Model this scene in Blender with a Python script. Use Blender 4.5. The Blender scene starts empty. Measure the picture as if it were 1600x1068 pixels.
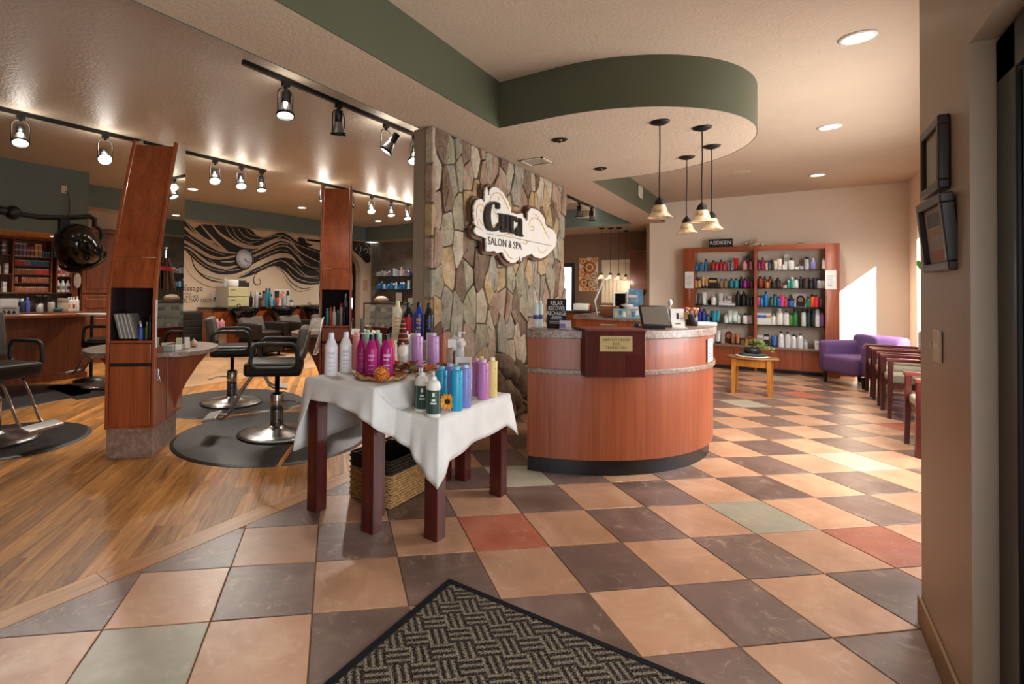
import bpy, bmesh, math, random
from math import sin, cos, pi, radians as R
from mathutils import Vector, Matrix
random.seed(7)
SC = bpy.context.scene
COL = SC.collection

# ---------------------------------------------------------------- camera
TILE = 0.4064
FPX, PITCH, ROLL, YAW, EYE, CX, CY = 794.4393, -0.0148, 0.0105, 0.1412, 3.3195*TILE, 636.6353, 440.9018
AX = YAW - pi/4
BXv = (cos(AX), sin(AX)); AYv = (-sin(AX), cos(AX))
def _g2w(x, y, z): return Vector((x*BXv[0]+y*BXv[1], x*AYv[0]+y*AYv[1], z))
cam_d = bpy.data.cameras.new('camera'); cam = bpy.data.objects.new('camera', cam_d); COL.objects.link(cam)
F0 = _g2w(0, cos(PITCH), -sin(PITCH)); U0 = _g2w(0, sin(PITCH), cos(PITCH)); R0 = _g2w(1, 0, 0)
Rc = cos(ROLL)*R0 + sin(ROLL)*U0; Uc = -sin(ROLL)*R0 + cos(ROLL)*U0
cam.matrix_world = Matrix(((Rc.x, Uc.x, -F0.x, 0), (Rc.y, Uc.y, -F0.y, 0), (Rc.z, Uc.z, -F0.z, EYE), (0, 0, 0, 1)))
cam_d.sensor_fit = 'HORIZONTAL'; cam_d.sensor_width = 36.0; cam_d.lens = FPX/1600*36
cam_d.shift_x = (800-CX)/1600; cam_d.shift_y = (CY-534)/1600
cam_d.clip_start = 0.03; cam_d.clip_end = 200
SC.camera = cam

# pixel -> direction; the distance always comes from a floor, wall, shelf or table plane
EYEV = Vector((0, 0, EYE))
def ray(u, v):
    du, dv = (u-CX)/FPX, (v-CY)/FPX
    return (F0 + du*Rc - dv*Uc)
def pz(u, v, z=0.0): r = ray(u, v); return EYEV + r*((z-EYE)/r.z)
def px(u, v, X): r = ray(u, v); return EYEV + r*(X/r.x)
def py(u, v, Y): r = ray(u, v); return EYEV + r*(Y/r.y)
def depth(p): return (Vector(p)-EYEV).dot(F0)
def psize(p, n): return n*depth(p)/FPX

# ---------------------------------------------------------------- world, exposure, daylight
SC.view_settings.view_transform = 'Standard'; SC.view_settings.look = 'None'
SC.view_settings.exposure = 0.08; SC.view_settings.gamma = 1.0; SC.view_settings.use_curve_mapping = False
SC.cycles.use_denoising = True
SC.cycles.max_bounces = 8; SC.cycles.diffuse_bounces = 4; SC.cycles.glossy_bounces = 4
SC.cycles.transmission_bounces = 6; SC.cycles.transparent_max_bounces = 8
SC.cycles.sample_clamp_indirect = 6.0; SC.cycles.caustics_reflective = False; SC.cycles.caustics_refractive = False
wd = bpy.data.worlds.new('world'); SC.world = wd; wd.use_nodes = True
bgn = wd.node_tree.nodes['Background']; bgn.inputs[0].default_value = (0.86, 0.93, 1.0, 1); bgn.inputs[1].default_value = 2.0
def light(name, kind, loc, energy, color=(1, 1, 1), rot=None, to=None, **kw):
    d = bpy.data.lights.new(name, kind); d.energy = energy; d.color = color
    for k, v in kw.items(): setattr(d, k, v)
    o = bpy.data.objects.new(name, d); COL.objects.link(o); o.location = loc
    if to is not None: o.rotation_euler = (Vector(to)-Vector(loc)).to_track_quat('-Z', 'Y').to_euler()
    elif rot is not None: o.rotation_euler = rot
    return o
SUN_E, DOOR_E, LOUNGE_FILL_E = 34.0, 74.0, 270.0
light('sun', 'SUN', (6, 0, 8), SUN_E, (1, .93, .82), to=(6-.47*3, .80*3, 8-.44*3), angle=0.01)
# daylight entering by the glazed entrance door on the right; the lounge area lamp is added fill
light('entrance_daylight', 'AREA', (.47, .75, 1.08), DOOR_E, (.93, .97, 1.0), to=(-4, 1.6, .75), shape='RECTANGLE', size=2.3, size_y=1.9)
light('lounge_fill', 'AREA', (1.46, 6.6, 1.45), LOUNGE_FILL_E, (.97, .98, 1.0), to=(-3, 7.2, .7), shape='RECTANGLE', size=4.6, size_y=1.65)
WARM = (1.0, .92, .82)

# ---------------------------------------------------------------- materials
def lin(c):
    if isinstance(c, str):
        c = c.lstrip('#'); c = tuple(int(c[i:i+2], 16)/255 for i in (0, 2, 4))
    return tuple(x/12.92 if x <= .04045 else ((x+.055)/1.055)**2.4 for x in c)+(1.0,)
MC = {}
def mat(col='#888888', rough=.5, metal=0.0, emit=0.0, trans=0.0, ior=1.45, spec=.5, alpha=1.0, coat=0.0, name=None):
    k = (col, rough, metal, emit, trans, spec, alpha, coat, name)
    if k in MC: return MC[k]
    m = bpy.data.materials.new(name or 'plain'); m.use_nodes = True
    b = m.node_tree.nodes['Principled BSDF']; c = lin(col)
    b.inputs['Base Color'].default_value = c; b.inputs['Roughness'].default_value = rough
    b.inputs['Metallic'].default_value = metal; b.inputs['Specular IOR Level'].default_value = spec
    b.inputs['IOR'].default_value = ior; b.inputs['Alpha'].default_value = alpha; b.inputs['Coat Weight'].default_value = coat
    if trans: b.inputs['Transmission Weight'].default_value = trans
    if emit: b.inputs['Emission Color'].default_value = c; b.inputs['Emission Strength'].default_value = emit
    # a whisper of surface variation so nothing is perfectly flat
    if not emit and not trans and alpha == 1:
        n = m.node_tree; t = n.nodes.new('ShaderNodeTexNoise'); t.inputs['Scale'].default_value = 9
        tc = n.nodes.new('ShaderNodeTexCoord'); n.links.new(tc.outputs['Object'], t.inputs['Vector'])
        h = n.nodes.new('ShaderNodeMixRGB'); h.blend_type = 'MULTIPLY'; h.inputs['Fac'].default_value = .12
        h.inputs['Color1'].default_value = c; n.links.new(t.outputs['Fac'], h.inputs['Color2']); n.links.new(h.outputs[0], b.inputs['Base Color'])
    MC[k] = m; return m
class NT:
    """tiny node builder"""
    def __init__(s, name, rough=.5, metal=0, coat=0, spec=.5):
        s.m = bpy.data.materials.new(name); s.m.use_nodes = True; s.t = s.m.node_tree; s.b = s.t.nodes['Principled BSDF']
        s.b.inputs['Roughness'].default_value = rough; s.b.inputs['Metallic'].default_value = metal
        s.b.inputs['Coat Weight'].default_value = coat; s.b.inputs['Specular IOR Level'].default_value = spec
    def n(s, typ, **kw):
        x = s.t.nodes.new(typ)
        for k, v in kw.items():
            if hasattr(x, k) and k not in ('Scale',): setattr(x, k, v)
            else: x.inputs[k.replace('_', ' ')].default_value = v
        return x
    def l(s, a, b): s.t.links.new(a, b)
    def coord(s, scale=(1, 1, 1), rot=(0, 0, 0), kind='Object', rnd=False):
        tc = s.n('ShaderNodeTexCoord'); mp = s.n('ShaderNodeMapping'); mp.inputs['Scale'].default_value = scale; mp.inputs['Rotation'].default_value = rot
        src = tc.outputs[kind]
        if rnd:
            oi = s.n('ShaderNodeObjectInfo'); ge = s.n('ShaderNodeNewGeometry')
            ad = s.n('ShaderNodeMath', operation='ADD'); s.l(oi.outputs['Random'], ad.inputs[0]); s.l(ge.outputs['Random Per Island'], ad.inputs[1])
            mu = s.n('ShaderNodeMath', operation='MULTIPLY'); s.l(ad.outputs[0], mu.inputs[0]); mu.inputs[1].default_value = 57.0
            va = s.n('ShaderNodeVectorMath', operation='ADD'); s.l(src, va.inputs[0]); s.l(mu.outputs[0], va.inputs[1]); src = va.outputs[0]; s.rnd = ad.outputs[0]
        s.l(src, mp.inputs['Vector']); return mp.outputs[0]
    def noise(s, vec, scale, detail=4, rough=.55, dist=0):
        t = s.n('ShaderNodeTexNoise'); t.inputs['Scale'].default_value = scale; t.inputs['Detail'].default_value = detail
        t.inputs['Roughness'].default_value = rough; t.inputs['Distortion'].default_value = dist; s.l(vec, t.inputs['Vector']); return t.outputs['Fac']
    def ramp(s, fac, stops):
        r = s.n('ShaderNodeValToRGB'); e = r.color_ramp.elements
        while len(e) < len(stops): e.new(.5)
        for x, (p, c) in zip(e, stops): x.position = p; x.color = lin(c)
        s.l(fac, r.inputs[0]); return r.outputs[0]
    def mix(s, a, b, fac, mode='MIX'):
        x = s.n('ShaderNodeMixRGB'); x.blend_type = mode
        for v, i in ((fac, 0), (a, 1), (b, 2)):
            if hasattr(v, 'links'): s.l(v, x.inputs[i])
            else: x.inputs[i].default_value = v if i == 0 else lin(v)
        return x.outputs[0]
    def col(s, c): s.l(c, s.b.inputs['Base Color']); return s
    def bump(s, h, strength=.2, dist=.01):
        x = s.n('ShaderNodeBump'); x.inputs['Strength'].default_value = strength; x.inputs['Distance'].default_value = dist
        s.l(h, x.inputs['Height']); s.l(x.outputs[0], s.b.inputs['Normal']); return s
def wood(name, dark, light_, axis=2, scale=1.0, rough=.35, coat=.15, rnd=False):
    t = NT(name, rough, coat=coat); sc = [14*scale]*3; sc[axis] = .9*scale
    v = t.coord(sc, rnd=rnd); f = t.noise(v, 1.3, 5, .55, .35); sc2 = [70*scale]*3; sc2[axis] = 2.0*scale
    g = t.noise(t.coord(sc2, rnd=rnd), 1.5, 3)
    c = t.ramp(f, [(.32, dark), (.68, light_)]); d = t.ramp(g, [(.35, '#b8b8b8'), (.6, '#ffffff')])
    t.col(t.mix(c, d, .45, 'MULTIPLY')); return t.m
def plaster(name, c, bumps=.25, scale=60, rough=.75, var=.08):
    t = NT(name, rough, spec=.3); v = t.coord(); f = t.noise(v, .8, 3); h = t.noise(v, scale, 4, .6)
    t.col(t.mix(c, t.ramp(f, [(.3, '#d8d8d8'), (.7, '#ffffff')]), var*4, 'MULTIPLY')); t.bump(h, bumps, .012); return t.m
def speckle(name, a, b, c, scale=60, rough=.4):
    t = NT(name, rough); v = t.coord(); f = t.noise(v, scale, 5, .7); g = t.noise(v, scale*.2, 3)
    t.col(t.mix(t.ramp(f, [(.35, a), (.5, b), (.65, c)]), t.ramp(g, [(.3, '#c8c0b8'), (.7, '#ffffff')]), .5, 'MULTIPLY')); return t.m
def fabric(name, c, scale=220, rough=.9):
    t = NT(name, rough, spec=.2); v = t.coord(); f = t.noise(v, scale, 2); g = t.noise(v, 6, 3)
    t.col(t.mix(c, t.ramp(g, [(.3, '#cfcfcf'), (.7, '#ffffff')]), .35, 'MULTIPLY')); t.bump(f, .25, .004); return t.m

CHERRY = wood('cherry_veneer', '#8a401d', '#a8562c', 2, .7, .33, .2)
NICHE = wood('dark_niche_wood', '#1c0e09', '#2c160e', 2, 1, .85, 0)  # near-black tone for the whole inside of the station niche
CHERRY_H = wood('cherry_veneer_across', '#7d3616', '#a8542a', 0, .8, .33, .2)
MAHOG = wood('dark_cherry', '#3d0f0e', '#581a16', 2, 1, .28, .3)
CABW = wood('stained_cabinet', '#5c2a12', '#84431f', 2, 1, .4, .15)
OAK = wood('honey_oak', '#b06a1c', '#d08a34', 2, 1, .35, .25)
GRANITE = speckle('granite_laminate', '#5a483e', '#8a7264', '#a89488', 45, .35)
PLINTH = speckle('mottled_plinth', '#7d665c', '#94796c', '#ab9284', 22, .5)
CEIL = plaster('ceiling_texture', '#cab59d', .55, 38, .62)
CEIL_S = plaster('salon_ceiling_texture', '#c9bba8', .7, 32, .42)
WALLC = plaster('cream_wall', '#ead9c4', .12, 90, .7)
WALLT = plaster('tan_wall', '#b39b80', .12, 90, .6)
WALLB = plaster('brown_wall', '#7d6450', .12, 90, .7)
GREEN = plaster('olive_green_soffit', '#565a46', .06, 80, .42)
GREENS = plaster('slate_green_band', '#64726c', .06, 80, .5)
CHROME = mat('#c9c9cc', .12, 1.0); STEEL = mat('#8f8f92', .32, 1.0); BLACK = mat('#0c0c0d', .4); BLACKM = mat('#15130f', .55)
BRONZE = mat('#1d1814', .5, .3); LEATHER = fabric('brown_leather', '#2e2622', 60, .38); LEATHERG = fabric('grey_brown_leather', '#625a54', 60, .4)
WHITE = mat('#eceae6', .45); PAPER = mat('#e9e7e2', .7)
GLASS = mat('#e8f2f0', .02, trans=1.0, ior=1.45, name='clear_glass')
SMOKE = mat('#3c4442', .05, trans=.85, ior=1.2, name='shelf_glass')
MIRROR = mat('#d6dcd8', .015, 1.0, name='mirror_silver')
LAMPW = mat('#fff6e6', .4, emit=14.0, name='lit_lamp'); LAMPC = mat('#fff3e0', .4, emit=9.0, name='lit_downlight')

# ---------------------------------------------------------------- mesh helpers
class G:
    def __init__(s): s.v = []; s.f = []; s.sm = []
    def add(s, vs, fs, smooth=False):
        o = len(s.v); s.v += [tuple(p) for p in vs]; s.f += [tuple(o+i for i in f) for f in fs]; s.sm += [smooth]*len(fs); return s
    def box(s, x0, x1, y0, y1, z0, z1):
        v = [(x0, y0, z0), (x1, y0, z0), (x1, y1, z0), (x0, y1, z0), (x0, y0, z1), (x1, y0, z1), (x1, y1, z1), (x0, y1, z1)]
        return s.add(v, [(3, 2, 1, 0), (4, 5, 6, 7), (0, 1, 5, 4), (1, 2, 6, 5), (2, 3, 7, 6), (3, 0, 4, 7)])
    def cbox(s, c, d, rz=0.0):
        hx, hy, hz = d[0]/2, d[1]/2, d[2]/2; ca, sa = cos(rz), sin(rz)
        v = []
        for z in (-hz, hz):
            for x, y in ((-hx, -hy), (hx, -hy), (hx, hy), (-hx, hy)): v.append((c[0]+x*ca-y*sa, c[1]+x*sa+y*ca, c[2]+z))
        return s.add(v, [(3, 2, 1, 0), (4, 5, 6, 7), (0, 1, 5, 4), (1, 2, 6, 5), (2, 3, 7, 6), (3, 0, 4, 7)])
    def prism(s, poly, z0, z1, axis='z'):
        n = len(poly)
        def P(a, b, c): return (a, b, c) if axis == 'z' else ((c, a, b) if axis == 'x' else (a, c, b))
        v = [P(a, b, z0) for a, b in poly]+[P(a, b, z1) for a, b in poly]
        return s.add(v, [tuple(range(n))[::-1], tuple(range(n, 2*n))]+[(i, (i+1) % n, n+(i+1) % n, n+i) for i in range(n)])
    def lathe(s, prof, n=20, c=(0, 0, 0), a0=0.0, a1=2*pi, cap=True):
        full = abs(a1-a0-2*pi) < 1e-6; k = n if full else n+1; v = []
        for r, z in prof:
            for i in range(k):
                a = a0+(a1-a0)*i/n; v.append((c[0]+r*cos(a), c[1]+r*sin(a), c[2]+z))
        f = []
        for j in range(len(prof)-1):
            for i in range(n if full else k-1):
                i2 = (i+1) % k; f.append((j*k+i, j*k+i2, (j+1)*k+i2, (j+1)*k+i))
        s.add(v, f, True)
        if cap and full:
            if prof[0][0] > 1e-5: s.add([v[i] for i in range(k)], [tuple(range(k))[::-1]])
            if prof[-1][0] > 1e-5: s.add([v[(len(prof)-1)*k+i] for i in range(k)], [tuple(range(k))])
        return s
    def tube(s, pts, r, n=8, closed=False, cap=True):
        pts = [Vector(p) for p in pts]; m = len(pts); rs = r if isinstance(r, (list, tuple)) else [r]*m; v = []
        up = None
        for i, p in enumerate(pts):
            a = pts[(i-1) % m] if (i > 0 or closed) else p; b = pts[(i+1) % m] if (i < m-1 or closed) else p
            t = (b-a).normalized()
            if up is None: up = Vector((0, 0, 1)) if abs(t.z) < .9 else Vector((1, 0, 0))
            x = t.cross(up).normalized(); up = x.cross(t).normalized()
            for k in range(n):
                g = 2*pi*k/n; v.append(p+(x*cos(g)+up*sin(g))*rs[i])
        f = [(i*n+k, i*n+(k+1) % n, ((i+1) % m)*n+(k+1) % n, ((i+1) % m)*n+k) for i in range(m if closed else m-1) for k in range(n)]
        s.add(v, f, True)
        if cap and not closed:
            s.add(v[:n], [tuple(range(n))[::-1]]); s.add(v[-n:], [tuple(range(n))])
        return s
    def sphere(s, c, r, n=12, m=8, sq=(1, 1, 1)):
        prof = [(r*sin(pi*j/m), -r*cos(pi*j/m)) for j in range(m+1)]; g = G().lathe(prof, n, cap=False)
        return s.add([(c[0]+p[0]*sq[0], c[1]+p[1]*sq[1], c[2]+p[2]*sq[2]) for p in g.v], g.f, True)
    def grid(s, fn, nu, nv, smooth=True, both=False):
        v = [fn(i/nu, j/nv) for j in range(nv+1) for i in range(nu+1)]
        return s.add(v, [(j*(nu+1)+i, j*(nu+1)+i+1, (j+1)*(nu+1)+i+1, (j+1)*(nu+1)+i) for j in range(nv) for i in range(nu)], smooth)
    def strip(s, a, b, smooth=False):
        n = len(a); return s.add(list(a)+list(b), [(i, i+1, n+i+1, n+i) for i in range(n-1)], smooth)
    def xf(s, m):
        s.v = [tuple(m @ Vector(p)) for p in s.v]; return s
    def mesh(s, name):
        me = bpy.data.meshes.new(name); me.from_pydata(s.v, [], s.f)
        me.polygons.foreach_set('use_smooth', s.sm); me.update(); return me
def obj(name, g, m=None, parent=None, loc=None, rz=None, bev=0, subd=0, rot=None):
    me = g.mesh(name) if isinstance(g, G) else g
    o = bpy.data.objects.new(name, me); COL.objects.link(o)
    if m is not None:
        if len(me.materials) == 0: me.materials.append(m)
        elif me.materials[0] is not m: o.material_slots[0].link = 'OBJECT'; o.material_slots[0].material = m
    if parent is not None: o.parent = parent
    if loc is not None: o.location = loc
    if rz is not None: o.rotation_euler = (0, 0, rz)
    if rot is not None: o.rotation_euler = rot
    if bev:
        b = o.modifiers.new('bevel', 'BEVEL'); b.width = bev; b.segments = 2; b.limit_method = 'ANGLE'; b.angle_limit = R(40)
    if subd:
        b = o.modifiers.new('subd', 'SUBSURF'); b.levels = subd; b.render_levels = subd
    return o
def tag(o, label, cat, group=None):
    o['label'] = label; o['category'] = cat
    if group: o['group'] = group
    return o
def thing(name, label, cat, loc=(0, 0, 0), rz=0, group=None):
    o = bpy.data.objects.new(name, None); COL.objects.link(o); o.location = loc; o.rotation_euler = (0, 0, rz); o.empty_display_size = .05
    return tag(o, label, cat, group)
def struct(name, g, m, parent=None, **kw):
    o = obj(name, g, m, parent, **kw); o['kind'] = 'structure'; return o
def copytree(o, parent=None):
    c = o.copy(); COL.objects.link(c)
    if parent is not None: c.parent = parent
    for ch in list(o.children): copytree(ch, c)
    return c
def crom(pts, n=8, closed=False):
    """Catmull-Rom through points of any dimension"""
    P = [Vector(p) if len(p) > 2 else Vector((p[0], p[1])) for p in pts]; m = len(P); out = []
    for i in range(m if closed else m-1):
        a = P[(i-1) % m] if (closed or i > 0) else P[i]; b = P[i]; c = P[(i+1) % m]; d = P[(i+2) % m] if (closed or i < m-2) else P[(i+1) % m]
        for k in range(n):
            t = k/n; out.append(.5*((2*b)+(c-a)*t+(2*a-5*b+4*c-d)*t*t+(3*b-a-3*c+d)*t**3))
    if not closed: out.append(P[-1])
    return out
def text_g(s, size, extr=0.0, align='CENTER', font_scale=(1, 1), sp=1.0):
    cu = bpy.data.curves.new('lettering', 'FONT'); cu.body = s; cu.size = size; cu.extrude = extr; cu.align_x = align; cu.align_y = 'CENTER'; cu.resolution_u = 2; cu.space_character = sp
    o = bpy.data.objects.new('lettering', cu); COL.objects.link(o)
    me = o.to_mesh(); g = G(); g.add([(v.co.x*font_scale[0], v.co.y*font_scale[1], v.co.z) for v in me.vertices], [tuple(p.vertices) for p in me.polygons])
    o.to_mesh_clear(); bpy.data.objects.remove(o); bpy.data.curves.remove(cu); return g
ORD = ['first', 'second', 'third', 'fourth', 'fifth', 'sixth', 'seventh', 'eighth', 'ninth', 'tenth', 'eleventh', 'twelfth', 'thirteenth', 'fourteenth', 'fifteenth', 'sixteenth', 'seventeenth', 'eighteenth', 'nineteenth', 'twentieth', 'twenty-first', 'twenty-second', 'twenty-third']
FX = (pi/2, 0, pi/2)      # flat things on a wall that faces +X
FY = (pi/2, 0, 0)         # flat things on a wall that faces -Y
FNX = (pi/2, 0, -pi/2)    # flat things on a wall that faces -X
# ================================================================ STRUCTURE
ZC, ZS = 3.129, 2.738
YF, XR, YR = -1.6, 1.5, 11.1           # shop front, lounge wall, retail wall
XM = -10.05                            # mural wall
def clip(poly, a, b, c):
    """keep a*x+b*y<=c"""
    out = []
    for i in range(len(poly)):
        p, q = poly[i], poly[(i+1) % len(poly)]; dp, dq = a*p[0]+b*p[1]-c, a*q[0]+b*q[1]-c
        if dp <= 0: out.append(p)
        if (dp < 0 < dq) or (dq < 0 < dp):
            t = dp/(dp-dq); out.append((p[0]+(q[0]-p[0])*t, p[1]+(q[1]-p[1])*t))
    return out
def area2(p): return abs(sum(p[i][0]*p[(i+1) % len(p)][1]-p[(i+1) % len(p)][0]*p[i][1] for i in range(len(p))))/2
def inview(x, y, z=0.0, mg=40):
    p = Vector((x, y, z))-EYEV; d = p.dot(F0)
    if d < .2: return None
    u = CX+FPX*p.dot(Rc)/d; v = CY-FPX*p.dot(Uc)/d
    return d if (-mg < u < 1600+mg and -mg < v < 1068+mg) else None

# ---- floors
def tile_mat(name, a, b, c):
    t = NT(name, .34, spec=.45); v = t.coord(rnd=True); f = t.noise(v, 3.2, 5, .6, .6); g = t.noise(v, 9, 8, .72, 1.2)
    base = t.ramp(f, [(.3, a), (.55, b), (.75, c)]); vein = t.ramp(g, [(.56, '#000000'), (.72, '#ffffff')])
    k = t.mix(base, '#e2c3a4', .0); sc = t.n('ShaderNodeMath', operation='MULTIPLY'); t.l(vein, sc.inputs[0]); sc.inputs[1].default_value = .38
    x = t.mix(base, '#d9bda0', .2); x.node.inputs[0].default_value = 0; t.l(sc.outputs[0], x.node.inputs[0])
    hv = t.n('ShaderNodeHueSaturation'); mr = t.n('ShaderNodeMapRange'); t.l(t.rnd, mr.inputs[0]); mr.inputs[2].default_value = 2; mr.inputs[3].default_value = .84; mr.inputs[4].default_value = 1.16
    fr = t.n('ShaderNodeMath', operation='FRACT'); t.l(t.rnd, fr.inputs[0]); t.l(fr.outputs[0], mr.inputs[0]); mr.inputs[2].default_value = 1
    t.l(mr.outputs[0], hv.inputs['Value']); t.l(x, hv.inputs['Color']); t.col(hv.outputs[0])
    rr = t.n('ShaderNodeMapRange'); t.l(g, rr.inputs[0]); rr.inputs[3].default_value = .22; rr.inputs[4].default_value = .46; t.l(rr.outputs[0], t.b.inputs['Roughness'])
    t.bump(g, .12, .006); return t.m
TL = tile_mat('peach_slate_tile', '#a0765a', '#b3886a', '#c39e80')
TD = tile_mat('mauve_brown_tile', '#5c463d', '#70594e', '#876f63')
TG = tile_mat('sage_grey_tile', '#8f8874', '#9d9682', '#aba591')
TR = tile_mat('terracotta_tile', '#8f4a34', '#a25c44', '#b27058')
GROUT = speckle('grout', '#6b5138', '#7b6047', '#8a6f54', 120, .9)
floor = struct('floor', G().box(-10.4, 3, YF-.3, 13.2, -.06, -.004), GROUT)
TO = (-1.5885, 1.4781); q = TILE*cos(pi/4)
def tcorner(i, j): return (TO[0]+(i-j)*q, TO[1]+(i+j)*q)
special = {(2, 1): TR, (-2, -1): TG, (6, 1): TG, (7, 0): TR}
def tindex(u, v):
    p = pz(u, v); a = (p.x-TO[0])/q; b = (p.y-TO[1])/q; return (math.floor((a+b)/2), math.floor((b-a)/2))
for (u, v, m) in ((1315, 716, TG), (830, 746, TG), (1160, 628, TG), (1250, 612, TR), (1220, 593, TG), (1395, 665, TR)): special.setdefault(tindex(u, v), m)
gp = .003
sq = [(gp, gp), (TILE-gp, gp), (TILE-gp, TILE-gp), (gp, TILE-gp)]
def chamfer_poly(g, poly, z0, z1, c):
    n = len(poly); cx = sum(p[0] for p in poly)/n; cy = sum(p[1] for p in poly)/n
    def ins(p):
        d = math.hypot(p[0]-cx, p[1]-cy) or 1; return (p[0]-(p[0]-cx)/d*c, p[1]-(p[1]-cy)/d*c)
    v = [(a, b, z0) for a, b in poly]+[(a, b, z1-c*.5) for a, b in poly]+[(*ins(p), z1) for p in poly]
    f = [(i, (i+1) % n, n+(i+1) % n, n+i) for i in range(n)]+[(n+i, n+(i+1) % n, 2*n+(i+1) % n, 2*n+i) for i in range(n)]+[tuple(range(2*n, 3*n))]
    return g.add(v, f)
TM = chamfer_poly(G(), sq, -.012, 0.0, .003).mesh('tile'); TM.materials.append(TL)
XT = -2.475                                # where the tile meets the timber border
cand = []
for i in range(-40, 45):
    for j in range(-30, 45):
        poly = [tcorner(i, j), tcorner(i+1, j), tcorner(i+1, j+1), tcorner(i, j+1)]
        cxy = tcorner(i+.5, j+.5)
        if not (-2.9 < cxy[0] < 1.85 and -1.7 < cxy[1] < 11.4): continue
        ds = [d for d in (inview(*p) for p in poly+[cxy]) if d]
        cand.append((min(ds) if ds else 99, i, j, poly))
cand.sort(key=lambda t: t[0])
rest = {id(TL): (TL, G()), id(TD): (TD, G())}
for k, (d, i, j, poly) in enumerate(cand):
    m = special.get((i, j), TL if (i+j) % 2 == 0 else TD)
    cut = clip(poly, -1, 0, -XT); whole = len(cut) == 4 and area2(cut) > TILE*TILE*.999
    if len(cut) < 3 or area2(cut) < .002: continue
    if d < 90 and k < 290:
        if whole: o = obj('tile', TM, m, floor, loc=(*tcorner(i, j), 0), rz=pi/4)
        else: o = obj('tile', chamfer_poly(G(), cut, -.012, 0.0, .003), m, floor)
    else: chamfer_poly(rest[id(TL if (i+j) % 2 == 0 else TD)][1], [(p[0]*.985+sum(x[0] for x in cut)/len(cut)*.015, p[1]*.985+sum(x[1] for x in cut)/len(cut)*.015) for p in cut], -.012, 0, .003)
for m, g in rest.values():
    o = obj('far_tiles', g, m, floor); o['kind'] = 'stuff'
# timber floor of the salon: boards laid on the diagonal, with a border board along the tile
def plank_mat():
    t = NT('salon_timber', .4, coat=.06, spec=.35); v = t.coord((1, 1, 1), (0, 0, -3*pi/4), rnd=True)
    mp = t.n('ShaderNodeMapping'); mp.inputs['Scale'].default_value = (1.6, 16, 1); t.l(v, mp.inputs[0]); f = t.noise(mp.outputs[0], 1.1, 6, .65, 1.1)
    mp2 = t.n('ShaderNodeMapping'); mp2.inputs['Scale'].default_value = (3, 90, 1); t.l(v, mp2.inputs[0]); g = t.noise(mp2.outputs[0], 1.0, 3)
    base = t.ramp(f, [(.27, '#55300f'), (.4, '#a3692f'), (.6, '#c68d4c'), (.85, '#d8a968')])
    c = t.mix(base, t.ramp(g, [(.3, '#9a9a9a'), (.6, '#ffffff')]), .4, 'MULTIPLY')
    fr = t.n('ShaderNodeMath', operation='FRACT'); t.l(t.rnd, fr.inputs[0]); hv = t.n('ShaderNodeHueSaturation'); mr = t.n('ShaderNodeMapRange'); t.l(fr.outputs[0], mr.inputs[0])
    mr.inputs[3].default_value = .6; mr.inputs[4].default_value = 1.2; t.l(mr.outputs[0], hv.inputs['Value']); t.l(c, hv.inputs['Color']); t.col(hv.outputs[0]); return t.m
PLANK = plank_mat(); PW = .083
wood_base = struct('floor_timber', G().box(-10.4, XT-.001, YF-.3, 11.5, -.05, -.006), mat('#2a1a0e', .8))
XB = -2.615
rng = random.Random(3); boards = []
for r in range(-110, 110):
    c0 = r*PW; s0 = -16+rng.random()*1.2                     # row offset along W, board start along D
    while s0 < 16:
        L = rng.uniform(.55, 1.25); s1 = s0+L; poly = []
        for w_, s_ in ((c0+.0006, s0+.0006), (c0+PW-.0006, s0+.0006), (c0+PW-.0006, s1-.0006), (c0+.0006, s1-.0006)): poly.append(((w_-s_)*.70711, (w_+s_)*.70711))
        s0 = s1
        for a, b, c in ((1, 0, XB), (-1, 0, 10.1), (0, -1, 1.5), (0, 1, 11.4)):
            poly = clip(poly, a, b, c)
            if len(poly) < 3: break
        if len(poly) < 3 or area2(poly) < .0006: continue
        cx, cy = sum(p[0] for p in poly)/len(poly), sum(p[1] for p in poly)/len(poly)
        ds = [d for d in (inview(*p) for p in poly) if d]; boards.append((min(ds) if ds else 99, poly))
boards.sort(key=lambda t: t[0]); g = G()
for k, (d, poly) in enumerate(boards):
    if d < 90 and k < 280: obj('floor_board', G().prism(poly, -.012, .0), PLANK, wood_base)
    else: g.prism(poly, -.012, .0)
o = obj('far_boards', g, PLANK, wood_base); o['kind'] = 'stuff'
BORD = wood('border_board', '#9a6532', '#c2894c', 1, .8, .35, .2, rnd=True)
for k in range(13):
    y0 = -1.5+k*.97-.35; obj('border_board', G().box(XB+.004, XT-.002, y0+.001, y0+.968, -.012, .001), BORD, wood_base)
TB = tile_mat('basin_area_tile', '#a07c5a', '#b08a66', '#bf9a76')
for i in range(-2, 14):
    for j in range(-2, 14):
        cx, cy = -6.6-(i-j)*.33, 3.6+(i+j)*.33
        poly = clip(clip(clip([(cx, cy-.328), (cx+.328, cy), (cx, cy+.328), (cx-.328, cy)], 1, 0, -6.5), 0, -1, -3.45), -1, 0, 10.04)
        if len(poly) >= 3 and area2(poly) > .004 and cy < 9.5: obj('tile', chamfer_poly(G(), poly, -.001, .006, .003), TB, wood_base)

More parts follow.
